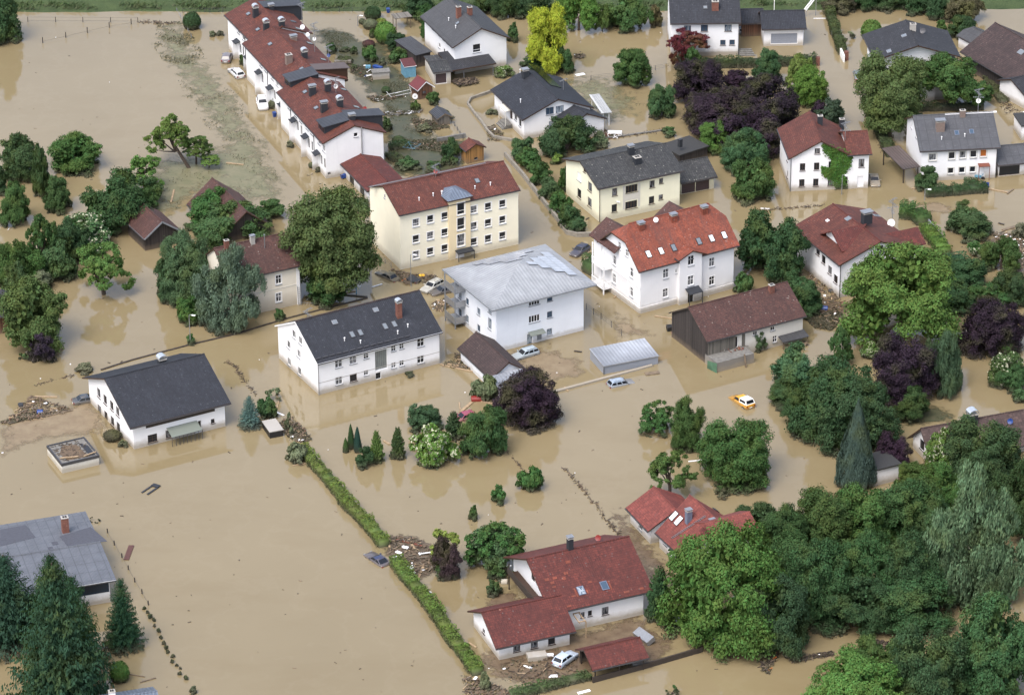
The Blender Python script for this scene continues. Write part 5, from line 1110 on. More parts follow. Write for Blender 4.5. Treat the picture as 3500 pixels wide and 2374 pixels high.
for (a0_, nm) in ((-.9, 'rear_wing_roof'), (h.W-6.5, 'rear_wing_roof')):
    mb = MB(); zt = h.ze+h.t; yb = h.D+2.6; wd_ = 6.4
    mb.slab([(a0_, h.D*.55, zt+.1), (a0_+wd_/2, h.D*.55, zt+2.1), (a0_+wd_/2, yb, zt+2.1), (a0_, yb, zt+.1)][::-1] if False else [(a0_, h.D*.55, zt), (a0_+wd_/2, h.D*.55, zt+2.3), (a0_+wd_/2, yb, zt+2.3), (a0_, yb, zt)], .2)
    mb.slab([(a0_+wd_/2, h.D*.55, zt+2.3), (a0_+wd_, h.D*.55, zt), (a0_+wd_, yb, zt), (a0_+wd_/2, yb, zt+2.3)], .2); h.put(mb, nm, 't_old', h.roofo)
    wb = MB(); wb.box(a0_+.6, a0_+wd_-.6, h.D-.1, yb-.5, -1.5, zt-.15); wb.add([(a0_+.6, yb-.5, zt-.15), (a0_+wd_-.6, yb-.5, zt-.15), (a0_+wd_/2, yb-.5, zt+1.8)], [(0, 1, 2)]); h.put(wb, 'rear_wing', 'white')
del w
for z0_ in (1.0, 4.4):
    mb = MB(); mb.box(-1.6, 0, h.D-3.0, h.D+.6, z0_-.2, z0_); h.put(mb, 'balcony_floor', 'whitep'); rl = MB()
    for k in range(14): y = h.D-3.0+3.6*k/13; rl.box(-1.6, -1.55, y-.03, y+.03, z0_, z0_+.95)
    for k in range(7): x = -1.6+1.6*k/6; rl.box(x-.03, x+.03, h.D-3.0, h.D-2.95, z0_, z0_+.95)
    rl.box(-1.65, 0, h.D-3.03, h.D-2.93, z0_+.95, z0_+1.03); rl.box(-1.65, -1.52, h.D-2.93, h.D+.6, z0_+.95, z0_+1.03); h.put(rl, 'balcony_railing', 'whitep')
for y in (h.D-2.9, h.D+.5): mb = MB(); mb.box(-1.58, -1.42, y-.08, y+.08, -1, h.ze-.1); h.put(mb, 'balcony_post', 'whitep')
# ---------------------------------------------------------------- silver hipped roof block
h = House('apartment_house', 'white block with pale metal pyramid roof carrying rows of solar panels', 'apartment house', (1697, 1204), (1994.4, 1128), (1549.8, 1088), 965, kind='hip', wall='white2', roof='zinc', zoom=Z97, oe=1.5)
h.ze = zat(h.n+h.u*h.W, 984); cx_ = h.n+h.u*(h.W/2)+h.v*(h.D/2); h.zr = zat(cx_, 899)-h.t; h.lift()
for (x, y, w, hh) in ((1325, 608, 1.0, 1.2), (1373, 652, 1.0, 1.2), (1325, 725, 1.0, 1.3), (1373, 768, 1.0, 1.3), (1450, 718, 1.0, 1.2), (1450, 830, 1.0, 1.2), (1525, 705, 1.1, 1.2), (1525, 800, 1.1, 1.9)): h.win('L', x, y, w, hh, '1', 'greyp', 'glassb')
h.zoom = Z18
for (x, y) in ((52, 652), (52, 766)): h.win('F', x, y, 1.9, 1.2, '4h', 'whitep', 'glassd')
for (x, y) in ((156, 628), (156, 738), (154, 854)): h.win('F', x, y, .95, 1.1, '1', 'greyp', 'glassb')
h.win('F', 22, 908, 1.0, 2.1, 'solid', 'whitep', 'glassb', sill=False, name='door'); h.win('F', 85, 886, .8, 1.1, '1', 'greyp', 'greyp', sill=False, depth=.06, name='letter_boxes')
h.walls(); h.roof(['zinc', 'greyp']); h.slabroof('F', 58, 843, 2.6, 1.2, .2, .06, 'porch', 'glass_canopy', posts=False); t_, z_ = h.fhit('F', 233, 800); h.fbox('F', -.02, t_, -1.4, h.ze-.1, .0, 'white2', 'front_projection') if False else None
p0, n0 = h.planes['b']
for sl, cols, r0_, sgn in (('r', 8, 1.0, 1), ('b', 8, 1.0, 1)):
    p0, n0 = h.planes[sl]; U = Vector((0, 0, 1)).cross(n0).normalized(); V = n0.cross(U); L_ = (h.W if sl in 'fb' else h.D); mid = {'b': Vector((h.W/2, h.D, h.ze+h.t)), 'r': Vector((h.W, h.D/2, h.ze+h.t)), 'l': Vector((0, h.D/2, h.ze+h.t))}[sl]; rise = math.hypot((h.zr-h.ze), (h.D/2 if sl in 'fb' else h.W/2))
    half = L_/2; nrow = 5 if sl != 'l' else 3
    for i in range(nrow):
        vv = .1+i*1.62; room = half*(1-(vv+1.6)/rise)-.35
        nn_ = int(2*room/1.02)
        if sl == 'l': nn_ = min(nn_, 4)
        for j in range(nn_):
            uu = -room+1.02*(j+.5)+(.0 if sl != 'l' else 0)
            if sl == 'l': uu = -room+1.02*(j+.5)
            mb = MB(); mb.obox(mid+U*uu+V*(vv+.8)+n0*.14, U, V, n0, .49, .78, .03); h.put(mb, 'solar_panel', 'solar', h.roofo)
h.mast('f', 0, 0, 1, 0) if False else None
for z0_ in (.9, 3.6, 6.2):
    if z0_ > h.ze-1: continue
    mb = MB(); mb.box(-1.9, 0, h.D-3.4, h.D, z0_-.18, z0_); h.put(mb, 'balcony_floor', 'greyp'); rl = MB(); rl.box(-1.92, -1.86, h.D-3.4, h.D, z0_, z0_+1.0); rl.box(-1.86, 0, h.D-3.42, h.D-3.36, z0_, z0_+1.0); h.put(rl, 'balcony_railing', 'steel')
for y in (h.D-3.4, h.D-.1): mb = MB(); mb.box(-1.95, -1.8, y-.07, y+.07, -1, h.ze-.05); h.put(mb, 'balcony_post', 'greyp')
# ---------------------------------------------------------------- metal shed
h = House('metal_shed', 'grey block garage with ribbed silver metal roof standing in the flood', 'shed', (2064, 1278.7), (2249, 1243), (2010.7, 1228), 1253, kind='mono', zr=None, wall='door', roof='c_metal', zoom=Z18, oe=.12, og=.12, t=.14)
h.zr = h.ze+.35; h._planes(); h.walls(); h.roof(['c_metal', 'steel']); h.downpipe('N')
g = House('garage', 'white garage with mossy dark brown gable roof beside the purple beech', 'garage', (1680, 1331), (1797, 1303), (1588, 1229), 1292, 'v', zr=None, wall='white2', roof='t_brownd', zoom=Z97, oe=.35, og=.4); g.fit((1800, 1261), (1745, 1238)); g.walls(); g.roof()
p = House('carport', 'white boarded carport against the front of the mossy roofed garage', 'carport', (1705, 1365), (1812, 1338), (1685, 1338), 1.9, kind='mono', zr=2.5, roof='whitep', zoom=Z97, oe=.2, og=.1, t=.1, wall='whitep'); p.roof('c_metal')
for a in (.1, p.W-.1): q = MB(); q.bar((a, .1, -1), (a, .1, 1.95), .12); p.put(q, 'post', 'whitep')
# ---------------------------------------------------------------- long white house with anthracite roof
h = House('house', 'long white house with anthracite roof, tall brick chimney and glass block stairwell', 'house', (1090.4, 1348.7), (1504, 1240.6), (953.3, 1230.5), 1245, 'u', 1100, roof='t_brownd', zoom=Z97, oe=.45, og=.3); h.fit((938, 1112), (1009, 1098.5))
for (x, y, w, hh, st) in ((508, 1070, 1.2, 1.25, 'x'), (605, 1045, 1.2, 1.25, 'x'), (693, 1018, .85, .9, 'x'), (877, 968, .8, .9, 'x'), (932, 953, .8, .9, 'x'), (1060, 928, 1.2, 1.3, 'x'), (510, 1183, 1.2, 1.3, 'x'), (607, 1162, 1.2, 1.3, '1'), (693, 1130, .8, .85, 'x'), (878, 1080, .8, .95, 'x'), (933, 1065, .8, .9, 'x'), (1060, 1040, 1.2, 1.25, 'x')): h.win('F', x, y, w, hh, st, 'whitep' if st == 'x' else 'brownp', 'glass' if st == 'x' else 'glassd')
h.win('F', 795, 1043, 2.1, 3.3, '1', 'whitep', 'blockg', sill=False, name='glass_block_window', depth=.22)
h.win('F', 775, 1150, .95, 1.15, '1', 'whitep', 'glassd', sill=False, name='door'); h.win('F', 809, 1139, .95, 1.15, '1', 'whitep', 'glassd', sill=False, name='door')
for (x, y) in ((205, 870), (248, 912), (170, 940), (238, 1002), (173, 1055), (242, 1118)): h.win('L', x, y, 1.15, 1.25, '2')
h.walls(); h.roof(['t_dark', 'whitep']); h.downpipe('N', 'steel'); h.downpipe('R', 'steel')
for (x, y) in ((480, 790), (757, 707)): h.skylight('f', x, y, .85, .75, 'steel')
for (x, y) in ((598, 873), (653, 860), (820, 818), (882, 803)): h.skylight('f', x, y, .75, 1.15, 'steeld')
h.chimney('f', 913, 752, .8, .7, 2.4, 'brick', 'barrel'); h.chimney('b', 403, 715, .9, .8, 1.3, 'brick'); h.mast('f', 300, 760, 1.5, 2)
for (x, y) in ((547, 915), (655, 932), (905, 868), (973, 823)): h.vent('f', x, y)
for i in range(14):
    x = 370+600*i/13; y = 1036-150*i/13; c = h.rhit('f', x, y); h.put(h.slopebox('f', c, .42, .08, .02, .18), 'snow_guard', 'steeld', h.roofo)
t_, z_ = h.fhit('F', 500, 1130); h.fbox('F', 0, h.W, z_-.95, z_-.88, .03, 'conc', 'string_course')
# ---------------------------------------------------------------- white house left
h = House('house', 'white house with broad black roof, steel chimney cap and glazed porch at the left', 'house', (459, 1535), (770.8, 1455.6), (324.9, 1408.4), 1462, 'u', 1299, roof='t_dark', zoom=Z07, oe=.7, og=.75); h.fit((294, 1286), (353, 1293))
for (x, y) in ((665, 1265), (708, 1310), (752, 1350), (792, 1390), (670, 1378), (713, 1420), (757, 1455), (797, 1495)): h.win('L', x, y, 1.25, 1.5, '2', 'brownp')
h.win('F', 1433, 1455, .6, .75, '1', 'brownp'); h.win('F', 1335, 1492, 1.1, 1.9, '2', 'whitep', 'glassd', sill=False, name='door')
h.zoom = Z012
for (x, y, w) in ((1370, 780, 1.5), (1450, 755, 1.4), (1528, 738, 1.4)): h.win('F', x, y, w, 1.3, '6', 'brownp')
h.walls(); h.roof(); h.zoom = Z07; h.fbox('F', 2.0, h.W-1.6, h.ze-1.15, h.ze-.1, .05, 'beamd', 'balcony_recess_shade'); h.chimney('b', 1090, 1060, 1.1, 1.0, .55, 'slate', 'barrel')  # flat dark band on the wall paints the shade of the recessed balcony
t0, _ = h.fhit('F', 1120, 1500); t1, _ = h.fhit('F', 1325, 1480); mb = MB(); mb.slab([(t0, -2.0, 1.55), (t1, -2.0, 1.55), (t1, -.01, 2.2), (t0, -.01, 2.2)], .05); h.put(mb, 'porch_glass_roof', 'porch'); mb = MB()
for k in range(9): a = t0+(t1-t0)*k/8; mb.bar((a, -1.98, -1), (a, -1.98, 1.56), .06)
mb.bar((t0, -1.98, 1.5), (t1, -1.98, 1.5), .07); h.put(mb, 'porch_frame', 'steeld')
# ---------------------------------------------------------------- old house with red roof behind trees
h = House('house', 'old cream house with worn red tiled roof half hidden by a silvery willow', 'house', (785, 1092), (1027, 1037.6), (700, 1012), 1, 'u', wall='old', roof='t_old', zoom=Z97, oe=.4, og=.3)
h.ze = zat(h.n+h.u*h.W, 911); h.zr = zat(h.n+h.u*h.W+h.v*(h.D/2), 795)-.2; h.lift()
for (x, y) in ((103, 502), (103, 622)): h.win('F', x, y, .95, 1.5, 'x', surround='whitep')
h.zoom = Z07; h.win('F', 1700, 540, .95, 1.5, 'x', surround='whitep'); h.win('F', 1700, 660, .95, 1.4, 'x', surround='whitep'); h.walls(); h.roof(); h.fbox('F', h.W-.55, h.W, -1, h.ze-.2, .06, 'whitep', 'corner_quoin'); h.zoom = Z97; t_, z_ = h.fhit('F', 100, 562); h.fbox('F', 0, h.W-.56, z_-.06, z_+.06, .06, 'concw', 'string_course')
h.zoom = Z07; h.chimney('f', 1700, 255, .7, .6, 1.0, 'conc', 'plate'); h.chimney('b', 1525, 270, .7, .6, .8, 'brick'); h.zoom = Z97; h.vent('f', 10, 290, 2.2, 'steel'); mb = MB()
for k in (0, .5): mb.bar((h.W-.5+k, -.5, -.5), (h.W-.5+k, -.12, 3.2), .06)
for k in range(9): mb.bar((h.W-.5, -.46+.037*k, .1+.36*k), (h.W, -.46+.037*k, .1+.36*k), .04)
o = h.put(mb, 'ladder', 'steel')
# small barn
h = House('barn', 'dark wooden barn with red brown gable roof and grey barge boards', 'barn', (497.5, 857.4), (601.6, 833), (440, 800), 815, 'v', 762, wall='woodd', roof='t_old', zoom=Z07, oe=.35, og=.6); h.fit((614.3, 782), (548, 757))
h.walls(); h.roof(['t_brownd', 'greyp']) if False else h.roof(['t_old', 'greyp']); mb = MB()
for a in (0, 1): x0 = -.35 if a == 0 else h.W+.35; kk = (h.zr-h.ze)/(h.W/2); mb.bar((x0, -.62, h.ze+.1-.35*kk), (h.W/2, -.62, h.zr+.12), .06, .26)
h.put(mb, 'barge_board', 'greyp')
h = House('barn', 'barn with long red brown roof buried among trees below the terrace', 'barn', (762, 830), (925, 795), (668, 715), 4.2, 'v', zr=None, wall='woodd', roof='t_old', zoom=Z00 if False else Zm(0, 0), oe=.5, og=.4); h.zr = zat(h.n+h.u*(h.W/2)+h.v*h.D, 610)-.2; h.ze = h.zr-3.4; h._planes(); h.walls(); h.roof()
# ---------------------------------------------------------------- farmhouse with barn, right of centre
h = House('farmhouse', 'farmhouse with wooden barn end, patchy dark red roof and rubble heap outside', 'farmhouse', (2419, 1245.7), (2742, 1160), (2312, 1157), 1169, 'u', 1054, wall='greyw', roof='t_old', zoom=Z18, oe=.35, og=.45); h.fit((2290, 1066.5), (2358, 1050))
for (x, y) in ((1540, 850), (1657, 820), (1672, 903)): h.win('F', x, y, .8, 1.1, 'x')
h.zoom = Z27; h.win('F', 80, 820, .8, 1.1, '2'); h.zoom = Z18; h.win('F', 1405, 925, 1.0, 1.9, '1', 'whitep', 'glassd', sill=False, name='door'); h.win('L', 1107, 760, .5, .8, '1', 'beamd', sill=False); h.walls('wall', faces='FRB')
mb = MB(); tl, _ = h.fhit('F', 1470, 900); pts = [(-.06, y, z) for (y, z) in [(0, -1.5), (h.D, -1.5), (h.D, h.ze), (h.D/2, h.zr), (0, h.ze)]]; p2 = [(.15, y, z) for (_, y, z) in pts]
mb.add(pts+p2, [(4, 3, 2, 1, 0), (5, 6, 7, 8, 9), (0, 1, 6, 5), (1, 2, 7, 6), (4, 0, 5, 9)]); h.put(mb, 'barn_gable', 'woodd'); h.fbox('F', -.05, tl-1.7, -1.4, h.ze-.1, .06, 'woodg', 'barn_boards'); h.fbox('F', tl-.55, tl, -1.4, h.ze-.1, .06, 'woodg', 'barn_boards'); h.roof(['t_old', 'beamd']); h.chimney('f', 1648, 582, .8, .7, 1.1, 'brick')
p = House('lean_to', 'lean-to with corrugated sheet roof over a log pile at the farmhouse', 'lean-to', zp(Z27, 150, 975), zp(Z27, 320, 935), zp(Z27, 120, 930), 1.3, kind='mono', zr=1.8, roof='c_grey', oe=.1, og=.1, t=.06); p.roof('c_metal' if False else 'c_grey')
for a in (.1, p.W-.1): q = MB(); q.bar((a, .1, -1), (a, .1, 1.35), .1); p.put(q, 'post', 'beamg')
h = House('stone_platform', 'raised concrete terrace covered in rubble at the foot of the barn boards', 'terrace', zp(Z18, 1280, 1128), zp(Z18, 1530, 1062), zp(Z18, 1222, 1060), 1.5, kind='flat', wall='stonew', oe=0, t=.1); h.walls(); h.roof('stone'); q = MB(); q.obox((h.W*.72, -.6, .6), (1, 0, 0), (0, .3, .95), (0, -.95, .3), .12, 1.5, .05); h.put(q, 'leaning_board', 'beamg')
q = MB(); q.add([(-.7, .4, -.4), (-.1, -.2, -.4), (-.05, -.1, 1.6), (-.7, 1.6, 1.5), (-.5, 2.0, -.4)], [(0, 1, 2, 3, 4)]); h.put(q, 'green_tarpaulin', plain('green_tarp', (.10, .22, .13), .7, 0, .3, 1))
# ---------------------------------------------------------------- brown red roofed house right
h = House('house', 'white house with brown red roof, two gabled dormers and white satellite dish at the right', 'house', (2869, 1017), (3140, 957), (2778, 878), 905, 'v', 827, roof='t_redd', zoom=Z27, oe=.5, og=.45); h.fit((3150.8, 848), (3017, 825))
for (x, y) in ((385, 310), (423, 368), (466, 440), (505, 500)): h.win('L', x, y, 1.2, 1.4, '2', 'brownp')
h.win('F', 805, 297, 1.2, 1.2, '2', 'whitep', 'glassd'); h.win('F', 730, 415, 1.2, 1.3, '2', 'brownp'); h.walls(); h.roof(['t_red', 'brownp']); h.chimney('l', 713, 100, 1.5, 1.1, 1.2, 'slate', 'plate')
h.skylight('l', 590, 93, 1.0, 1.0, 'greyp'); h.skylight('l', 450, 107, .6, .5, 'whitep', 'whitep'); h.skylight('r', 780, 73, .8, 1.2, 'greyp'); h.mast('r', 878, 140, 1.3, 0, .75); h.mast('r', 885, 110, 4.0, 4)
gable_dormer(h, 'l', 500, 250, 5.6, .3, 1.6, 't_redd', glass=False, oh=.75); gable_dormer(h, 'r', 1040, 225, 5.0, .3, 1.5, 't_redd', glass=False); h.downpipe('N', 'black')
# ---------------------------------------------------------------- brown tiled house right bottom
h = House('house', 'white gabled house with long brown tiled roof and metal chimney hood at the right edge', 'house', (3187, 1600), (3660, 1512), (3110, 1530), 1, 'u', roof='t_brown', zoom=Z313, oe=.7, og=.6)
h.ze = zat(h.n, 1572); h.zr = zat(h.n+h.v*(h.D/2), 1462)-.2
if h.ze < 1.5: h.ze = 1.8
h._planes(); h.win('L', 478, 693, 1.5, 1.6, '2', 'black'); h.walls(); h.roof(); h.chimney('b', 1018, 412, 1.3, 1.1, .8, 'slate', 'barrel'); h.mast('f', 1425, 470, 1.2, 0, .5, 'blueplastic'); h.vent('f', 890, 560, .3, 'brownp')
g = House('outbuilding', 'dark flat shed roof glimpsed between the bluish thuja and the wood', 'shed', (2960, 1668), (3070, 1640), (2915, 1625), 2.6, kind='flat', wall='white', oe=.3); g.walls(); g.roof('asph')
# ---------------------------------------------------------------- small red roofed houses bottom centre
h = House('house', 'white bungalow with clean red roofs, grey flues and a snow guard ladder', 'house', (2352, 1962), (2545, 1910), (2261, 1868), 1, 'v', roof='t_bright', zoom=Z22, oe=.5, og=.4)
h.ze = zat(h.n+h.v*h.D, 1822)+.3; h.W = (G(2466, 1720, h.ze)-G(2224, 1764, h.ze)).length-.9;  h.zr = zat(h.n+h.v*h.D+h.u*(h.W/2), 1695)-.2
h._planes()
for (x, y, w, hh) in ((168, 1215, 1.0, 1.2), (213, 1262, 1.3, 2.0)): h.win('L', x, y, w, hh, '2')
h.walls(); h.roof()
for (x, y) in ((233, 1042), (270, 1078)): h.skylight('l', x, y, 1.0, 1.5, 'black', 'whitep')
h.skylight('r', 555, 996, .9, .8, 'black'); h.chimney('l', 345, 1080, .8, .7, 1.6, 'chblue', 'plate'); h.chimney('l', 528, 1140, .8, .7, 1.2, 'chblue', 'plate')
a, b = h.rhit('l', 222, 1220), h.rhit('l', 478, 1052); q = MB()
for k in (0, .28): q.bar(a+Vector((0, k, .15)), b+Vector((0, k, .15)), .05)
for i in range(20): c = a.lerp(b, i/19)+Vector((0, 0, .15)); q.bar(c, c+Vector((0, .28, 0)), .04)
h.put(q, 'snow_guard', 'steel', h.roofo)
w = House('x', '', '', zp(ZB, 1472, 524), zp(ZB, 1640, 485), zp(ZB, 1340, 375), 1, 'v', roof='t_bright', zoom=ZB, oe=.6, og=.4, root=h.root, roofname='wing_roof'); w.ze = h.ze-.1; w.W = 7.5; w.zr = w.ze+2.1; w._planes(); w.win('L', 1402, 408, 1.2, .9, '2'); w.walls('wing_wall'); w.roof()
S0_ = h.rhit('r', 540, 1072); E0 = h.hit(815, 1005, Vector((0, S0_.y, 0)), Vector((0, -1, 0))); zt = (S0_.z+E0.z)/2; ya, xe = S0_.y, min(E0.x, h.W+4.5); mb = MB()
mb.slab([(S0_.x-1.5, ya-2.6, zt-1.3), (xe, ya-2.6, zt-1.3), (xe, ya, zt), (S0_.x-1.5, ya, zt)], .18); mb.slab([(S0_.x-1.5, ya, zt), (xe, ya, zt), (xe, ya+2.6, zt-1.3), (S0_.x-1.5, ya+2.6, zt-1.3)], .18); h.put(mb, 'cross_gable_roof', 't_bright', h.roofo)
for yy in (ya-2.1, ya+2.1): mb = MB(); mb.bar((xe-.6, yy, -1.2), (xe-.6, yy, zt-1.3), .16); h.put(mb, 'post', 'beamd')
# ---------------------------------------------------------------- bottom red house
h = House('house', 'large white house with wine red tiled roof, wooden balcony and lower left wing', 'house', (1905, 2166), (2198.2, 2098.5), (1768, 1992), 1, 'u', roof='t_redd', zoom=ZB, oe=.7, og=1.3)
h.ze = zat(h.n+h.u*h.W, 2026); h.zr = h.ze+2.5; h.fit((1744, 1897), (1819, 1909.4))
for (x, y, w, hh) in ((1158, 990, 1.0, 1.2), (1052, 1007, .6, .85), (1001, 1018, .6, .85)): h.win('F', x, y, w, hh, '1', 'brownp')
h.win('L', 655, 740, 1.2, 1.9, '1', 'brownp', 'glassd', sill=False); h.win('L', 690, 790, 1.0, 1.6, '1', 'brownp', 'glassd', sill=False); h.walls(); h.roof()
for (x, y) in ((990, 850), (1152, 815)): h.skylight('f', x, y, 1.0, 1.35, 'chblue', 'glassb')
h.chimney('f', 913, 553, .75, .7, 1.5, 'slate', 'plate'); h.mast('b', 1108, 505, 1.3, 0, .5, 'redp')
for (x, y, a, b) in ((898, 650, .3, .2), (885, 730, .3, .2), (870, 765, .25, .2), (807, 762, .3, .2), (752, 773, .3, .2), (790, 795, .25, .2), (802, 824, .25, .15), (1052, 788, .25, .15), (1308, 857, .4, .15), (1412, 834, .3, .15), (938, 887, .3, .15), (907, 957, .3, .15), (955, 862, .12, .7), (1033, 855, .12, .3), (1190, 810, .12, .7)):
    h.put(h.slopebox('f', h.rhit('f', x, y), a, b, .0, .03), 'replaced_tiles', 't_orange', h.roofo)
zb_ = h.ze-1.4; mb = MB(); mb.box(-1.5, 0, .5, h.D-1.5, zb_-.2, zb_); h.put(mb, 'balcony_floor', 'brownp'); mb = MB(); mb.box(-1.55, -1.45, .5, h.D-1.5, zb_, zb_+.95); mb.box(-1.45, -.0, .45, .55, zb_, zb_+.95); h.put(mb, 'balcony_railing', 'beamd'); mb = MB()
for y in (.7, h.D-1.7): mb.bar((-1.4, y, -1), (-1.4, y, h.ze+.2), .14)
h.put(mb, 'balcony_posts', 'beamd')
w = House('x', '', '', (1706.2, 2254.5), (1946.8, 2201.5), (1633.6, 2162), 2214, 'u', roof='t_redd', zoom=ZB, oe=.6, og=.7, root=h.root, roofname='wing_roof'); w.zr = w.ze+2; w.fit((1603, 2085), (1642.4, 2091))
for (x, y) in ((543, 1250), (665, 1225), (785, 1200)): w.win('F', x, y, 1.0, 1.1, '1', 'brownp')
w.win('L', 312, 1130, .9, .7, '1', 'brownp'); w.walls('wing_wall'); w.roof()
w.put(w.slopebox('f', w.rhit('f', 430, 980), .25, .15, 0, .03), 'replaced_tiles', 't_orange', w.roofo)
p = House('pergola', 'raw timber pergola frame between the wing and the main wine red roofed house', 'pergola', zp(ZB, 975, 1190), zp(ZB, 1026, 1180), zp(ZB, 935, 1060), 2.6, kind='flat'); q = MB()
q.bar((p.W, .1, -1), (p.W, .1, 2.5), .12); p.put(q, 'post', 'beam'); q = MB()
for a in (.1, p.W-.1): q.bar((a, 0, 2.55), (a, p.D, 2.55), .12)
for b in (.1, p.D*.5, p.D-.1): q.bar((0, b, 2.68), (p.W, b, 2.68), .12)
p.put(q, 'beams', 'beam')
g = House('carport', 'open carport with wine red tiled gable roof at the bottom of the yard', 'carport', zp(ZB, 1085, 1480), zp(ZB, 1430, 1400), zp(ZB, 985, 1350), 2.0, 'u', zr=None, wall='woodd', roof='t_redd', zoom=ZB, oe=.4, og=.5); g.zr = g.ze+1.3; g._planes(); g.walls('back_wall', 'woodd', 'B'); g.roof()
for a in (.1, g.W/2, g.W-.1):
    for b in (.1, g.D-.3): q = MB(); q.bar((a, b, -1), (a, b, g.ze+.05), .14); g.put(q, 'post', 'beamd')
# ---------------------------------------------------------------- bottom left
h = House('house', 'house with patched grey roof, brick chimney and dark blue glass front at the lower left', 'house', (-300, 2170), (378, 2056), (-420, 1990), 1, 'u', wall='white', roof='c_blue2', zoom=Z0B, oe=.9, og=.8)
h.ze = zat(h.n+h.u*h.W, 1985); h.rf = .52; h.zr = h.ze+2.0
er = h.n+h.u*h.W; h.rf = .5
for _ in range(8):
    k_ = (h.zr-h.ze)/(h.D/2); h.D = (h.inv @ G(276.7, 1758, h.ze-k_*h.oe+h.t)).y-h.oe; h.zr = zat(h.loc2w(h.W+h.og, h.D/2), 1850.7)-h.t
h.lift(); h.walls(); h.roof(['c_blue2', 'whitep']); c = h.rhit('b', 440, 500)
for Q in (((400, 510), (610, 445), (722, 540), (460, 578)), ((0, 463), (172, 432), (240, 515), (0, 576)), ((345, 548), (385, 543), (395, 562), (355, 570)), ((318, 582), (352, 577), (365, 598), (330, 604))):
    q = [h.rhit('b', *c) for c in Q]; nn_ = h.planes['b'][1]; mb = MB(); top = [c+nn_*.03 for c in q]; nq = (top[1]-top[0]).cross(top[2]-top[0])
    if nq.z < 0: top.reverse()
    mb.slab(top, .05); h.put(mb, 'felt_patch', 'felt', h.roofo)
h.chimney('b', 441, 478, .95, .8, 2.3, 'brick'); h.fbox('F', h.W-14, h.W-.1, h.ze-2.0, h.ze-.35, .04, plain('dark_blue_glass', (.012, .035, .07), .15), 'glazed_front')
g = House('shed', 'blue grey shed roof with a pale chimney at the bottom edge left', 'shed', (372, 2512), (550, 2484), (335, 2472), 2.2, 'u', zr=3.4, wall='white', roof='zincb', zoom=Z0B, oe=.3, og=.3, D=6); g.walls(); g.roof(); g.chimney('b', 755, 1590, .8, .7, .9, 'whitep')
h = House('garage', 'drowned flat roofed concrete garage with silt, twigs and planks on its roof', 'garage', zp(Z012, 560, 1096), zp(Z012, 892, 1018), zp(Z012, 415, 935), 1.35, kind='flat', wall='concw', oe=.0, t=.12)
h.walls(); h.roof(['stone']); mb = MB(); mb.prism([(1.2, .8), (h.W*.75, .5), (h.W*.7, h.D*.75), (h.W*.35, h.D*.85), (.8, h.D*.5)], 1.46, 1.53); h.put(mb, 'roof_silt', 'mud'); mb = MB(); mb.prism([(h.W*.8, .6), (h.W-.3, .5), (h.W-.3, h.D*.6), (h.W*.78, h.D*.8)], 1.465, 1.50); h.put(mb, 'roof_puddle', 'slate'); rg_ = random.Random(3); mb = MB()
for _ in range(90): x, y, a = rg_.uniform(.5, h.W-.8), rg_.uniform(.4, h.D-.6), rg_.uniform(0, 3); mb.bar((x, y, 1.52), (x+.5*math.cos(a), y+.5*math.sin(a), 1.58), .07, .06, rg_.choice((0, 0, 1)))
h.put(mb, 'roof_twigs', ['bark', 'beamg']); mb = MB(); mb.bar((.3, 1.6, 1.66), (2.9, .9, 1.66), .28, .1); mb.bar((3.6, .6, 1.66), (5.6, 1.0, 1.68), .22, .1); h.put(mb, 'stranded_planks', 'beam')
q = MB(); q.box(-.08, h.W+.08, -.08, .12, 1.2, 1.62); q.box(-.08, h.W+.08, h.D-.12, h.D+.08, 1.2, 1.62); q.box(-.08, .12, .12, h.D-.12, 1.2, 1.62); q.box(h.W-.12, h.W+.08, .12, h.D-.12, 1.2, 1.62); h.put(q, 'roof_parapet', 'steeld')
fl = h
h = House('garden_shed', 'white topped dark box floating askew by the hedge of the long white house', 'box', zp(Z97, 45, 1572), zp(Z97, 135, 1555), zp(Z97, -15, 1500), 1.0, kind='flat', wall='black', oe=.05, t=.12); h.walls(); h.roof('conc')
h = House('pavilion', 'dark pointed roof of a wooden pavilion behind the tree at the left edge', 'pavilion', (-35, 1145), (30, 1135), (-70, 1110), 3.6, kind='hip', wall='wood', roof='t_dark2', oe=.8, D=5.5, W=5.5); h.zr = h.ze+2.4; h._planes(); h.walls(); h.roof()
# ---------------------------------------------------------------- garden sheds
def open_shelter(name, lab, cat, N, Rr, L, z, t, roofm, post='beamg', pitch=0, D=None, raw=True):
    p = House(name, lab, cat, N, Rr, L, z, kind='mono', zr=z+pitch, roof=roofm, oe=.2, og=.2, t=t, D=D); p.roof([roofm, 'beamg'])
    for a in (.1, p.W-.1):
        for b in (.1, p.D-.1): q = MB(); q.bar((a, b, -1), (a, b, z+.02), .12); p.put(q, 'post', post)
    return p
open_shelter('shelter', 'weathered grey flat roofed garden shelter on posts beside the clipped shrubs', 'shelter', zp(Z115, 572, 290), zp(Z115, 718, 270), zp(Z115, 530, 250), 2.2, .1, 'woodg')
h = House('shed', 'long dark shed with peeling grey roof next to the tall grey roofed house', 'shed', zp(Z115, 765, 655), zp(Z115, 905, 620), zp(Z115, 690, 505), 2.5, kind='mono', zr=2.8, wall='woodd', roof='c_grey', oe=.3, og=.2, t=.1); h.walls(); h.roof('c_grey')
h = House('shed', 'light blue garden hut with dark red flat roof', 'garden hut', zp(Z115, 660, 752), zp(Z115, 765, 738), zp(Z115, 625, 700), 2.1, kind='mono', zr=2.5, wall='bluep', roof='terra', oe=.15, og=.15, t=.1); h.walls(); h.roof([plain('dark_red_felt', (.12, .03, .03), .7), 'whitep'])
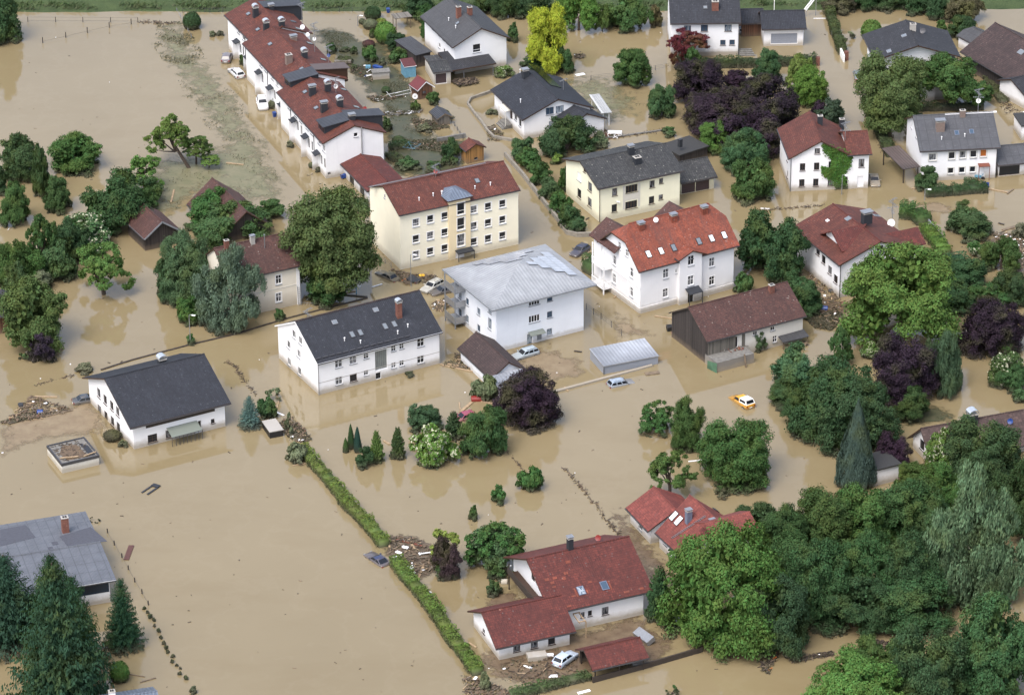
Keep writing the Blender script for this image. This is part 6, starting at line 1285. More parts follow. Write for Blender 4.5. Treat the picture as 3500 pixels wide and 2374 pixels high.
h = House('shed', 'low grey concrete bunker with pale lid in the lawn behind the terrace', 'garden store', zp(Z115, 352, 770), zp(Z115, 512, 758), zp(Z115, 340, 738), 1.3, kind='flat', wall='conc', oe=.15, t=.12); h.walls(); h.roof('stone')
h = House('garden_hut', 'small wooden garden hut with wine red gable roof and white wheel at its door', 'garden hut', zp(Z115, 790, 962), zp(Z115, 925, 930), zp(Z115, 715, 915), 2.0, 'v', zr=3.1, wall='wood', roof='terra', zoom=Z115, oe=.35, og=.3); h.win('F', 845, 890, .7, .6, '2', 'brownp'); h.walls(); h.roof([plain('wine_red_felt', (.17, .035, .04), .7), 'whitep'])
h = House('greenhouse', 'garden hut with black felt roof and open lattice walls', 'garden hut', zp(Z115, 985, 1215), zp(Z115, 1095, 1195), zp(Z115, 840, 1165), 1.5, 'v', zr=2.1, wall='woodg', roof='zincd', zoom=Z115, oe=.35, og=.3); h.win('F', 1040, 1165, 2.0, .8, '4h', 'beamg', sill=False); h.walls(); h.roof(['zincd', 'beamg'])
h = House('shed', 'ochre boarded shed with small red tiled roof near the apartment block', 'shed', zp(Z15, 192, 1105), zp(Z15, 303, 1080), zp(Z15, 140, 1075), 2.5, 'v', zr=3.3, wall='woodo', roof='t_red', zoom=Z15, oe=.35, og=.3); h.win('F', 250, 1068, .7, .5, '1', 'greyp', sill=False); h.walls(); h.roof()
# ---------------------------------------------------------------- trees and shrubs (extents in photo pixels, 2324 wide)
random.seed(11)
sh = dict(cat='shrub')
def T_(k, x0, x1, y0, y1, c, lab, **kw): return tree(k, x0, x1, y0, y1, c, lab, **kw)
def S_b(k, x0, x1, y0, y1, c, lab, **kw): kw.setdefault('name', 'shrub'); kw.setdefault('cat', 'shrub'); return tree(k, x0, x1, y0, y1, c, lab, **kw)
# left side
T_('L0', -50, 53, -35, 106, 'dk', 'dark bushy tree at the top left corner of the flooded field')
S_b('B0', 416, 455, 28, 70, 'dk', 'clipped dark egg shaped shrub standing alone in the water near the embankment')
T_('O0', 333, 440, 262, 345, 'lt', 'leaning orchard tree with open crown above the flooded field', t=3.0, lean=(.9, -.3), limbs=12)
T_('O1', 412, 474, 305, 352, 'ol', 'small crooked tree with forked dark trunk below the leaning orchard tree', t=2.0, limbs=12)
T_('O1', 452, 497, 350, 372, 'lt', 'low side branch of leaves beside the crooked forked tree', t=.9, limbs=5)
T_('L1', -5, 104, 312, 415, 'wd', 'wide dark green tree at the left edge, topmost of the left orchard')
T_('L2', 110, 229, 302, 395, 'md', 'round mid green tree right of the topmost left orchard tree')
T_('M0', 72, 113, 335, 458, 'dk', 'narrow dark tree squeezed between two rounder orchard trees')
T_('L0', 101, 168, 396, 490, 'md', 'upright green orchard tree below the round mid green one')
T_('L1', -4, 68, 416, 520, 'md', 'rounded green tree at the left edge beneath the wide dark tree')
T_('M1', -30, 20, 378, 446, 'dk', 'dark tree cut by the left edge between two orchard trees')
T_('O0', 281, 372, 349, 424, 'lt', 'open yellowish tree behind the wooden barn', t=.8)
T_('L2', 192, 332, 395, 538, 'dk', 'large dark bushy tree left of the wooden barn')
T_('M2', 320, 365, 425, 478, 'md', 'small green tree right above the wooden barn roof')
T_('F0', 116, 252, 485, 580, 'bl', 'broad cream flowering elder in the left orchard', t=0)
T_('O2', 60, 128, 492, 606, 'md', 'thin dark limbed tree left of the flowering elder', t=1, limbs=12)
T_('L1', -6, 66, 548, 668, 'md', 'bushy green tree at the left edge beside the pavilion')
T_('M0', 88, 173, 550, 644, 'bl', 'dense rounded tree below the flowering elder')
T_('O0', 167, 298, 548, 660, 'lt', 'bright spreading tree with tiered branches near the wooden barn', t=1.2, limbs=14)
T_('M2', 0, 60, 600, 690, 'bl', 'bluish green tree behind the pavilion at the left edge')
T_('L2', -5, 146, 634, 782, 'ol', 'big olive green tree covering the pavilion at the left edge', t=.5)
T_('M1', 64, 130, 755, 830, 'pu', 'dark purple bush tree standing in water at the left')
S_b('T0', 38, 72, 797, 823, 'bl', 'scraggy grey green bush beside the purple bush tree')
T_('L0', 413, 528, 430, 522, 'md', 'green tree overgrowing the buried barn roof on its left')
T_('L1', 440, 605, 462, 565, 'bl', 'wide bluish tree in front of the buried barn roof')
T_('M1', 576, 650, 450, 503, 'md', 'fresh green tree right of the buried barn roof')
T_('G1', 645, 840, 434, 640, (.070, .095, .034), 'huge olive walnut tree between the old house and the cream block', t=2.5, limbs=14)
T_('M2', 698, 788, 610, 700, 'dk', 'dark green round tree at the foot of the walnut')
T_('G0', 354, 484, 528, 700, (.058, .105, .055), 'tall leafy tree left of the silvery willow by the old house')
T_('W1', 392, 480, 528, 640, (.10, .15, .085), 'pale narrow willow behind the silvery willow')
T_('W0', 448, 606, 572, 756, 'wi', 'silvery grey willow in front of the old cream house')
S_b('M0', 400, 454, 672, 742, 'md', 'low fresh green bush at the waterline below the tall leafy tree')
S_b('S0', 418, 445, 757, 784, 'md', 'small round bush at the foot of the street lamp')
S_b('S1', 622, 650, 700, 729, 'md', 'small bush beside the aerials lying in the water')
T_('P0', 538, 598, 896, 978, 'sb', 'blue spruce beside the garden box')
S_b('S2', 582, 627, 902, 955, 'bl', 'dark bush right of the blue spruce')
S_b('T1', 635, 670, 940, 990, 'gy', 'muddy twiggy bush above the long hedge')
S_b('T2', 600, 640, 880, 912, 'gy', 'grey bare bush below the corner of the long white house')
S_b('B1', 235, 274, 974, 1002, 'br', 'dark rounded shrub at the wall of the left white house')
S_b('S0', 268, 291, 995, 1016, 'gy', 'small muddy shrub by the front corner of the left white house')
S_b('S1', 168, 215, 822, 850, 'gy', 'clump of uprooted branches drifting above the black roof')
S_b('S1', 620, 638, 758, 822, 'dk', 'dark shrub at the rear gable of the long white house') if False else None
T_('L0', 20, 110, 560, 660, 'md', 'bushy tree in the middle of the left orchard')
T_('L2', 120, 200, 500, 600, 'wd', 'green tree behind the flowering elder')
T_('M1', 300, 372, 400, 470, 'wd', 'bush like tree between open yellowish tree and barn')
T_('M2', 55, 118, 610, 665, 'gy', 'muddy low tree below the left orchard')
T_('L1', 345, 420, 590, 690, 'bl', 'leafy bush tree on the far left of the willow group')
# centre
T_('G1', 1120, 1260, 840, 976, 'pu', 'large purple beech tree beside the mossy garage')
S_b('S2', 1072, 1130, 853, 914, 'gy', 'pale flowering shrub left of the purple beech tree')
T_('L0', 925, 1003, 916, 985, 'bl', 'round tree behind the white flowering elder')
T_('F1', 926, 1040, 962, 1062, 'lt', 'white flowering elder in the middle of the flooded gardens', t=0)
T_('Q0', 1007, 1054, 935, 1000, 'dk', 'small dark pine right of the white flowering elder', name='pine_tree')
T_('L1', 1048, 1151, 924, 1048, 'md', 'bright green dense tree below the purple beech')
T_('C0', 789, 805, 962, 1020, 'dk', 'tallest of the three narrow cypresses in the flooded garden', name='cypress')
T_('C1', 803, 821, 968, 1028, (.03, .075, .055), 'bluish narrow cypress right of its green neighbour', name='cypress')
T_('C0', 778, 792, 993, 1028, 'md', 'shortest of the three narrow cypresses', name='cypress')
T_('Q1', 838, 873, 978, 1052, 'lt', 'light green young spruce right of the cypresses', name='spruce_tree')
S_b('M1', 808, 850, 1012, 1066, 'dk', 'dark juniper bush at the foot of the light young spruce')
T_('Q0', 886, 921, 970, 1044, 'dk', 'dark young spruce left of the white flowering elder', name='spruce_tree')
S_b('S0', 1115, 1151, 1098, 1147, 'md', 'small shrub sticking out of the water, middle of a row of three')
S_b('S1', 1062, 1087, 1148, 1184, 'md', 'smallest of three shrubs sticking out of the open water')
S_b('S2', 1176, 1232, 1060, 1120, 'md', 'largest of three shrubs sticking out of the open water')
T_('L1', 978, 1053, 1222, 1318, (.045, .028, .035), 'purple plum tree with yellow green shoots by the debris raft', t=0)
T_('T2', 975, 1050, 1200, 1250, 'yg', 'yellow green upright shoots above the purple plum', t=2.6, limbs=8)
S_b('M1', 985, 1040, 1275, 1318, 'dk', 'dark green suckers below the purple plum')
T_('O2', 1062, 1188, 1186, 1290, 'md', 'loose leafy fruit tree behind the wooden balcony', t=.8, limbs=12)
T_('M0', 1068, 1170, 1195, 1285, 'bl', 'denser tree mingled with the fruit tree behind the balcony', t=.6)
S_b('S0', 1108, 1150, 1280, 1320, 'dk', 'dark round bush left of the wooden balcony')
S_b('S1', 1104, 1142, 1315, 1354, 'dk', 'lower dark bush left of the wooden balcony')
S_b('S2', 1162, 1190, 1290, 1330, 'dk', 'conifer bush under the wooden balcony')
T_('O1', 1455, 1530, 910, 990, 'md', 'broken leaning tree with torn branches in the flood', t=0, limbs=12)
T_('G0', 1520, 1602, 902, 1032, 'md', 'tall fresh green tree right of the broken leaning tree')
T_('G1', 1588, 1749, 950, 1110, 'md', 'largest round tree in the open water below the orange pickup')
T_('O0', 1462, 1576, 1022, 1110, 'ol', 'open apple tree with forked trunk above the red roofed bungalow', t=2.0, limbs=14)
S_b('T2', 1620, 1660, 1110, 1135, 'br', 'drowned brown bush behind the bungalow roof')
S_b('T1', 1690, 1745, 1078, 1108, 'br', 'tangle of brown twigs below the largest round tree')
# top centre
T_('G1', 1199, 1284, 16, 156, 'ye', 'brilliant yellow green columnar tree', t=.3)
T_('L2', 1258, 1302, 108, 172, 'bl', 'bluish tree tucked behind the yellow tree')
S_b('M2', 1180, 1262, 125, 168, 'dk', 'dark shrubbery at the foot of the yellow tree')
T_('L0', 1396, 1482, 104, 188, 'md', 'lone round green tree standing in the flooded meadow', t=.3)
T_('L1', 1272, 1356, -16, 66, 'lt', 'spreading light green tree on the embankment edge, left of two companions', t=.5)
T_('M0', 1350, 1385, 12, 64, 'ol', 'thin olive tree between two larger embankment trees', t=.6)
T_('L2', 1376, 1470, -14, 76, 'md', 'broad green tree on the embankment edge left of the white house')
T_('M1', 1470, 1503, 14, 66, 'br', 'brown leaved hedge tree left of the white house with the maple')
T_('L0', 1168, 1256, -30, 50, 'dk', 'dark tree behind the yellow tree at the top edge')
T_('L1', 1078, 1150, -30, 42, 'dk', 'dark tree of the top grove right of the grey roofed house')
T_('L2', 1125, 1185, -28, 46, 'wd', 'second dark tree of the top grove right of the grey roofed house')
T_('L0', 915, 985, -25, 42, 'dk', 'dark tree at the top edge left of the grey roofed house')
T_('M2', 935, 985, 10, 52, 'wd', 'undergrowth tree beside the tall grey roofed house')
S_b('S1', 1150, 1180, 55, 100, 'bl', 'shrub right of the tall grey roofed house')
T_('L1', 1225, 1348, 270, 365, 'dk', 'dense dark tree in front of the black roofed house')
T_('Q1', 1340, 1381, 296, 340, 'gy', 'pale green conifer bush beside the black roofed house', name='conifer')
S_b('S0', 1249, 1282, 346, 375, 'yg', 'variegated yellow shrub below the dense dark tree')
row = [(1158, 1215, 312, 372), (1172, 1232, 335, 392), (1200, 1256, 368, 425), (1222, 1272, 405, 455), (1243, 1298, 435, 490), (1268, 1325, 462, 526), (1283, 1330, 490, 530)]
for i, (a, b, c, d) in enumerate(row):
    S_b('M%d' % (i % 3), a, b, c, d, ('bl', 'md', 'wd')[i % 3], ['topmost of the row of shrubs along the lane wall', 'second shrub from the top along the lane wall', 'third shrub from the top along the lane wall', 'middle pale shrub of the row along the lane wall', 'third shrub from the bottom along the lane wall', 'second shrub from the bottom along the lane wall', 'lowest shrub of the row along the lane wall'][i], group='shrubs along the lane wall')
S_b('M0', 1266, 1294, 383, 440, 'md', 'upright shrub beside the left gable of the yellow house')
S_b('F2', 1122, 1168, 146, 178, 'lt', 'white rose bush at the end of the covered terrace')
# purple group
T_('G1', 1532, 1642, 134, 245, 'pu', 'purple leaved tree at the upper left of the purple group')
T_('G0', 1650, 1820, 170, 320, 'pu', 'largest purple leaved tree of the purple group')
T_('G1', 1556, 1700, 202, 318, (.030, .020, .030), 'middle purple leaved tree leaning to the left of the group')
T_('L1', 1632, 1775, 250, 362, 'pu', 'lowest purple leaved tree behind the green trees by the yellow house')
T_('M2', 1640, 1720, 160, 215, 'pu', 'small purple tree at the top of the purple group')
T_('L2', 1470, 1532, 192, 276, 'bl', 'green ivy clad tree left of the purple group')
T_('G1', 1588, 1650, 276, 352, 'lt', 'light green tree below the purple group')
T_('G0', 1636, 1742, 292, 398, (.05, .115, .045), 'tall fresh green tree right above the yellow house garage')
T_('L2', 1663, 1758, 362, 462, 'md', 'round green tree between garage and ivy house')
T_('L0', 1712, 1782, 108, 202, 'bl', 'bluish ash tree above the purple group')
T_('G1', 1790, 1872, 150, 248, 'lt', 'yellow green tree right of the purple group')
T_('O2', 1785, 1845, 125, 205, 'yg', 'airy pale tree behind the yellow green tree', t=.6)
T_('M1', 1550, 1592, 110, 165, 'md', 'young light tree at the end of the long garden hedge')
T_('O1', 1520, 1608, 60, 116, 'rd', 'red leaved japanese maple with bare forked stem', t=2.2, limbs=14)
T_('O0', 1518, 1560, 95, 150, 'rd', 'sparse lower branches of the red maple', t=1.0, limbs=10)
T_('M2', 1845, 1916, 224, 292, (.03, .06, .03), 'dark green shrub tree behind the ivy house')
T_('M0', 1838, 1880, 232, 285, 'pu', 'small purple shrub tree behind the ivy house chimney')
S_b('B0', 1955, 2000, 45, 95, 'lt', 'round light green bush left of the low dark grey roof')
# top right
tr_ = [(1868, 1945, -25, 34, 'br', 'brownish tree at the top edge, leftmost behind the low dark roof'), (1925, 1990, -30, 28, 'dk', 'dark tree at the top edge, second from the brownish one'), (1975, 2050, -30, 26, 'dk', 'dark tree at the top edge above the roof peak'), (2035, 2100, -28, 36, 'wd', 'green tree at the top edge right of the roof peak'), (2090, 2160, -28, 48, 'dk', 'dark tree at the top edge above the small outbuilding'), (2140, 2225, -24, 58, 'br', 'broad brown green tree at the top edge near the open water')]
for i, (a, b, c, d, cc, lb) in enumerate(tr_): T_('L%d' % (i % 3), a, b, c, d, cc, lb)
T_('L0', 2152, 2224, 30, 92, 'dk', 'dark dense tree left of the small slate outbuilding')
S_b('M1', 2122, 2150, 46, 76, 'md', 'light bush right of the low dark roof')
T_('G1', 1946, 2096, 124, 284, (.072, .110, .038), 'large yellowish green tree in front of the low dark roof', t=1.5)
T_('L2', 2088, 2218, 122, 228, 'md', 'large dark glossy tree right of the yellowish green one', t=2)
T_('M2', 2185, 2254, 182, 232, 'md', 'lower right bough tree beside the glossy tree', t=1)
T_('M1', 2078, 2132, 376, 436, 'bl', 'bushy tree by the door side of the panelled roof house', t=0)
T_('L0', 2140, 2245, 464, 548, 'bl', 'large round bush tree standing alone in the flooded crossing')
S_b('F0', 2194, 2243, 548, 584, 'md', 'white flowering bush below the lone round bush tree')
T_('L1', 2230, 2314, 542, 624, 'md', 'upright green bush beside the debris at the right edge')
T_('L2', 2250, 2335, 612, 700, 'dk', 'dark tree at the right edge below the upright green bush')
T_('M0', 2300, 2345, 505, 545, 'gy', 'grey muddy bush at the right edge by the logs')
T_('G0', 1915, 2182, 548, 772, (.084, .150, .034), 'very large light green maple in front of the brown red roof', t=1.0)
T_('L1', 1678, 1828, 484, 642, 'dk', 'dark broad tree right of the villa')
T_('L0', 1762, 1862, 622, 722, 'wd', 'ivy covered tree behind the farmhouse roof')
S_b('M2', 1700, 1745, 745, 800, 'bl', 'willow bush by the barn boards of the farmhouse')
T_('L0', 2120, 2215, 640, 712, 'dk', 'dark tree below the long dark hedge')
T_('L2', 2200, 2300, 640, 706, 'wd', 'mid green tree above the right purple beech')
T_('G1', 2178, 2316, 678, 816, 'pu', 'right purple beech above the flowering bush')
T_('M1', 2246, 2308, 760, 815, 'dk', 'green bush at the foot of the right purple beech')
T_('G1', 1982, 2122, 766, 922, 'pu', 'dark purple beech left of the pale weeping tree')
T_('W1', 2072, 2196, 748, 905, (.075, .125, .065), 'pale green weeping tree right of the dark purple beech')
T_('L0', 1733, 1862, 790, 908, (.05, .10, .052), 'round green tree near the farmhouse corner')
T_('G1', 1800, 1985, 818, 1010, 'dk', 'dark rounded tree in the dense group above the thuja')
T_('G0', 1850, 2035, 850, 1035, 'wd', 'huge green tree behind the thuja')
T_('L2', 1780, 1870, 880, 965, 'dk', 'low dark tree at the left foot of the dense group')
T_('D0', 1896, 1986, 905, 1115, (.060, .095, .070), 'tall bluish grey thuja column', name='thuja')
T_('O2', 1876, 1934, 744, 822, 'md', 'slender loose tree left of the maple trunk', t=.4)
S_b('F1', 1950, 2000, 775, 815, 'lt', 'small bush with white blossoms behind the dark purple beech')
T_('F2', 2248, 2330, 796, 884, 'md', 'white blossoming bush tree at the right edge', t=0)
S_b('S1', 2292, 2336, 878, 915, 'bl', 'rounded bush at the right edge under the blossoming tree')
S_b('T0', 2180, 2205, 935, 962, 'bl', 'tiny bush in the water near the metal chimney hood')
T_('L1', 1988, 2068, 982, 1068, (.034, .022, .034), 'dark plum coloured tree left of the brown tiled house')
T_('G0', 1745, 1850, 850, 930, 'wd', 'broad tree filling the left side of the dense group')
T_('L1', 2030, 2110, 880, 960, 'dk', 'dark tree below the dark purple beech')
T_('L0', 2150, 2240, 580, 660, 'wd', 'bushy tree beside the long dark clipped hedge')
T_('L2', 2255, 2335, 820, 890, 'wd', 'green bush tree behind the blossoming one at the right edge')
# the wood, lower right
wood = [('L0', 2034, 2112, 1045, 1125, 'ol', 'yellowish green tree below the white gable of the brown tiled house'), ('F1', 2096, 2186, 975, 1085, 'lt', 'light green blossoming tree in front of the brown tiled roof'),
        ('G1', 2145, 2312, 950, 1112, 'dk', 'big dark tree covering the middle of the brown tiled roof'), ('G0', 2248, 2390, 1040, 1240, 'dk', 'dark tree of the wood cut by the right edge, upper'),
        ('G0', 1722, 1842, 1142, 1290, 'wd', 'leftmost tree of the wood beside the open water'), ('G1', 1795, 1935, 1112, 1270, 'md', 'full round tree of the wood, second from the open water'),
        ('L2', 1880, 2030, 1100, 1262, (.054, .115, .032), 'brighter tree of the wood below the thuja'), ('G1', 1985, 2140, 1088, 1250, 'wd', 'wide tree of the wood left of the big silver willow'), ('G0', 2070, 2210, 1050, 1195, 'md', 'rounded treetop above the big silver willow'),
        ('G1', 1770, 1925, 1225, 1425, 'wd', 'tree of the wood right behind the light green riverside maple'), ('G0', 1885, 2060, 1200, 1400, 'wd', 'large tree in the heart of the wood'), ('G1', 1990, 2130, 1210, 1400, 'dk', 'shaded tree of the wood beside the silver willow'),
        ('G0', 1855, 2030, 1300, 1448, 'dk', 'low broad bank tree in the middle of the channel side'), ('G1', 1990, 2160, 1300, 1440, 'wd', 'low dark tree on the far bank of the channel'), ('G0', 1690, 1850, 1300, 1496, 'dk', 'dark tree right behind the large maple'),
        ('W1', 2110, 2330, 1190, 1400, (.10, .155, .085), 'lower bushy crown of grey green willow at the right edge'), ('W0', 2100, 2335, 1080, 1380, 'wi', 'big silver willow towering over the wood'), ('G0', 2150, 2360, 1350, 1620, (.044, .098, .034), 'large tree in the bottom right corner'),
        ('G1', 2020, 2190, 1425, 1640, 'wd', 'tree left of the large bottom right corner tree'), ('G0', 1822, 2064, 1474, 1690, 'lt', 'bright green treetop at the bottom edge below the channel'), ('L1', 1940, 2060, 1440, 1540, 'md', 'fresh green bushy tree leaning over the channel'),
        ('G0', 1508, 1788, 1182, 1488, (.058, .125, .030), 'very large light green maple right of the wine red house'), ('Q0', 1463, 1530, 1288, 1412, 'dk', 'dark conifer between the wine red house and the large maple'), ('L2', 1672, 1770, 1140, 1225, 'wd', 'bushy tree behind the bungalow gable'),
        ('T1', 1512, 1540, 1550, 1580, 'md', 'tiny bush in the channel at the bottom edge'), ('G1', 1740, 1850, 1210, 1330, 'md', 'young tree of the wood behind the bungalow wing'), ('G0', 2040, 2180, 1130, 1260, 'dk', 'treetop between yellowish tree and silver willow')]
for a in wood: T_(*a)
# bottom left spruces
T_('P1', 12, 268, 1266, 1650, 'sp', 'biggest spruce in front of the patched grey roof', name='spruce_tree')
T_('P0', -80, 122, 1252, 1490, 'sp', 'spruce at the left edge in front of the patched grey roof', name='spruce_tree')
T_('P1', 50, 200, 1252, 1460, 'sp', 'slim spruce between two larger ones at the patched roof', name='spruce_tree')
T_('P0', 232, 332, 1308, 1484, 'sp', 'solitary spruce right of the big spruce', name='spruce_tree')
T_('P0', 100, 250, 1300, 1540, 'sp', 'shorter spruce overlapping the biggest one on its right', name='spruce_tree')
S_b('B1', 250, 292, 1499, 1552, (.06, .12, .03), 'clipped round bush beside the big spruce')
# garden of the terrace
gd = [('B0', 828, 864, 14, 48, 'dk', 'dark clipped bush at the corner of the terrace gardens'), ('B1', 824, 856, 43, 68, 'gy', 'pale clipped dome bush below the dark one'), ('B0', 853, 878, 41, 62, 'yg', 'yellow green clipped bush beside the dome'),
      ('B1', 851, 898, 50, 102, 'lt', 'largest clipped light green ball bush'), ('L0', 876, 925, 73, 114, 'dk', 'dark dense garden tree right of the clipped balls'), ('S0', 883, 928, 105, 148, 'bl', 'bluish loose garden shrub by the long dark shed'),
      ('S1', 836, 854, 64, 88, 'md', 'small shrub left of the largest ball bush'), ('B1', 814, 830, 42, 56, 'gy', 'little grey bush at the garden corner'), ('L1', 952, 980, 48, 88, 'md', 'young garden tree left of the tall grey roofed house'),
      ('S2', 820, 858, 104, 143, 'md', 'white dotted garden shrub behind the terrace'), ('B0', 823, 850, 90, 107, (.08, .015, .035), 'crimson clipped ball bush'), ('S0', 795, 812, 104, 125, 'md', 'small shrub left of the crimson ball'),
      ('S1', 858, 877, 132, 150, 'gy', 'grey lavender bush by the blue tarpaulin'), ('B1', 866, 886, 196, 212, 'md', 'small round bush in the middle lawn'), ('S2', 967, 998, 208, 240, 'md', 'bush right of the wine red garden hut'),
      ('S0', 930, 955, 229, 256, 'md', 'upright bush below the wine red garden hut'), ('S1', 866, 892, 266, 300, 'dk', 'dark bush at the end dormer of the terrace'), ('B0', 891, 918, 308, 325, 'md', 'low bush on the lowest lawn'),
      ('L2', 1002, 1044, 315, 358, 'dk', 'small dark garden tree by the ochre shed'), ('S0', 735, 766, 96, 123, 'dk', 'dark bushes behind the terrace roof'), ('S1', 768, 795, 104, 120, 'bl', 'low bluish bush behind the terrace roof'),
      ('S2', 765, 800, 126, 145, 'dk', 'dark low shrub by the overturned trough'), ('T0', 985, 1030, 250, 270, 'gy', 'muddy plants beside the black felt hut'), ('S1', 945, 985, 282, 300, 'gy', 'grey battered plants at the lattice hut'),
      ('S2', 1020, 1042, 356, 376, 'md', 'bush between ochre shed and garden tree'), ('S0', 1000, 1020, 352, 378, 'bl', 'tiny bush left of the ochre shed'), ('S1', 900, 960, 360, 385, 'wd', 'hedge remains behind the apartment block'), ('S0', 960, 1010, 365, 388, 'wd', 'shrubs above the apartment block roof'),
      ('S1', 541, 560, 124, 150, 'dk', 'conifer bush between the first two terrace doors'), ('B0', 585, 599, 186, 206, 'dk', 'clipped bush by a terrace door above the white car'), ('S2', 610, 632, 224, 250, 'gy', 'grey bush right of the white car'),
      ('S0', 472, 491, 69, 84, 'gy', 'left of two grey ball bushes by the terrace end'), ('S0', 491, 508, 68, 83, 'gy', 'right of two grey ball bushes by the terrace end'), ('S1', 795, 815, 145, 160, 'wd', 'bush by the brown dormer'),
      ('S1', 713, 730, 378, 392, 'gy', 'lower of two ball shrubs at the front corner of the terrace'), ('B1', 700, 716, 368, 382, 'gy', 'upper of two ball shrubs at the front corner of the terrace'), ('S0', 675, 695, 310, 330, 'dk', 'bush under the terrace canopies near the blue bin'),
      ('S1', 648, 668, 318, 336, 'gy', 'small bush by the terrace steps'), ('S2', 790, 840, 450, 476, 'dk', 'dark muddy bush below the terrace garage'), ('S0', 1103, 1130, 245, 262, 'gy', 'muddy bush inside the curved garden wall'),
      ('S1', 2060, 2100, 250, 280, 'gy', 'muddy undergrowth below the yellowish green tree'), ('T1', 1905, 1940, 68, 92, 'gy', 'uprooted grey plant in the lane at the top right'), ('S1', 1470, 1500, 235, 272, 'gy', 'muddy ivy stump left of the purple group'),
      ('S0', 1500, 1540, 285, 312, 'md', 'green shrub at the fence left of the lowest purple tree'), ('S2', 2120, 2160, 625, 660, 'dk', 'dark bush at the lower end of the long dark hedge'), ('B1', 1085, 1105, 820, 836, 'bl', 'floating round shrub before the long white house') if False else ('S0', 918, 944, 840, 856, 'bl', 'little round shrub before the front wall of the long white house'),
      ('S2', 1665, 1712, 620, 672, 'md', 'light green rounded bush right of the villa wall')]
for k, a, b, c, d, cc, lb in gd:
    kw = {}
    if k[0] in 'L': T_(k, a, b, c, d, cc, lb, t=.4)
    else: S_b(k, a, b, c, d, cc, lb)
# ivy on the house front
rg = np.random.default_rng(4); P = []
ivy = [zp(Z26, *p) for p in ((415, 965), (560, 1020), (620, 1045), (600, 1110), (560, 1170), (570, 1275), (510, 1270), (480, 1200), (430, 1190), (405, 1120), (470, 1130), (490, 1080), (430, 1020))]
ih = [o_ for o_ in SC.objects if o_.get('label', '').startswith('white house with faded red')][0]; Mi = Matrix.Translation(ih.location) @ Matrix.Rotation(ih.rotation_euler.z, 4, 'Z'); inv = Mi.inverted()
loc = [inv @ hitp(x, y, Mi @ Vector((0, 0, 0)), Mi.to_3x3() @ Vector((0, -1, 0))) for x, y in ivy]; P2 = [(q.x, q.z) for q in loc]; lo = np.min(P2, 0); hi = np.max(P2, 0)
while len(P) < 3800:
    q = rg.uniform(lo, hi)
    if inpoly(P2, q) or (inpoly([(a*1.0, b) for a, b in P2], q+rg.normal(size=2)*.25)): P.append((q[0], -.08-.35*rg.random()*(1+math.sin(q[0]*2)*math.cos(q[1]*1.7))*.6, q[1]))
P = np.array(P); V = quads(P, unit(rg.normal(size=(len(P), 3))*.5+np.array([0, -1, .4])), .16*rg.uniform(.6, 1.4, len(P)), .6, rg)
o = bpy.data.objects.new('ivy', leafmesh('ivy', V)); link(o); o.location = ih.location; o.rotation_euler = ih.rotation_euler; o.color = (.06, .135, .025, 1); tag(o, 'bright green ivy climbing the front of the faded red roofed house', 'ivy')
# ---------------------------------------------------------------- hedges
def Z9(*pts): return [zp(Z93, x, y) for x, y in pts]
hedge(Z9((255, 470), (330, 560), (420, 660), (540, 800)), 1.7, 1.15, (.105, .150, .030), 'long hedge, upper piece from the debris corner down to the first gap', raw=True)
hedge(Z9((535, 815), (690, 970), (815, 1120)), 1.8, 1.25, (.105, .150, .030), 'long hedge, middle piece ending at the sunken dark car', raw=True)
hedge(Z9((890, 1230), (950, 1320), (1010, 1390), (1080, 1470), (1150, 1560)) + [zp(ZB, x, y) for x, y in ((90, 1200), (180, 1310), (270, 1440))], 1.8, 1.3, (.095, .150, .030), 'long hedge, lower piece running to the wine red house yard', raw=True)
S_b('S2', 648, 700, 1005, 1052, 'gy', 'muddy bush at the upper end of the long hedge')
S_b('S1', 1085, 1115, 1520, 1570, 'gy', 'muddy bush at the lower end of the long hedge')
hedge([zp(ZB, x, y) for x, y in ((500, 1590), (700, 1545), (870, 1500), (1050, 1455))], 1.6, .9, (.055, .10, .03), 'dark hedge along the bottom of the wine red house yard', raw=True)
hedge([zp(Z306, 510, 215), zp(Z306, 800, 195), zp(Z306, 1175, 165)], 2.0, 1.3, 'dk', 'dark clipped hedge in front of the panelled roof house', raw=True)
hedge([zp(Z306, 925, 110), zp(Z306, 1080, 120)], 1.6, 1.1, 'dk', 'short dark hedge piece by the wrecked motorcycle', raw=True)
hedge([zp(Z306, 230, 430), zp(Z306, 400, 440), zp(Z306, 500, 530)], 3.0, 1.8, 'md', 'mid green thick hedge curving behind the satellite dish house', raw=True)
hedge([zp(Z306, 520, 600), zp(Z306, 620, 720), zp(Z306, 720, 860)], 2.4, 1.5, (.09, .16, .03), 'light green hedge right of the gabled dormers', raw=True)
hedge([zp(Z306, 810, 930), zp(Z306, 930, 1070), zp(Z306, 1060, 1200)], 3.2, 1.6, (.035, .085, .038), 'long dark green clipped hedge behind the very large maple', raw=True)
hedge([zp(Z26, 735, 780), zp(Z26, 800, 900), zp(Z26, 880, 1060)], 1.8, 1.2, (.045, .065, .03), 'narrow dark hedge along the lane beside the carport', raw=True)
hedge([zp(Z26, 462, 100), zp(Z26, 500, 230), zp(Z26, 550, 370)], 1.5, 1.6, (.055, .075, .03), 'olive hedge ending at a brick pillar in the upper lane', raw=True)
hedge([zp(Z225, 160, 590), zp(Z225, 700, 600), zp(Z225, 1420, 575)], 1.8, 1.5, (.045, .065, .032), 'long dark garden hedge before the white house with the maple', raw=True)
hedge([(2008, 938), (2050, 922)], 3.0, 2.4, (.05, .095, .035), 'square block of hedge left of the villa balconies', raw=True)
hedge([(1010+1200-670, 205), (1010+1200-640, 212)], 1, 1, 'dk', 'short hedge stub under the purple trees') if False else None
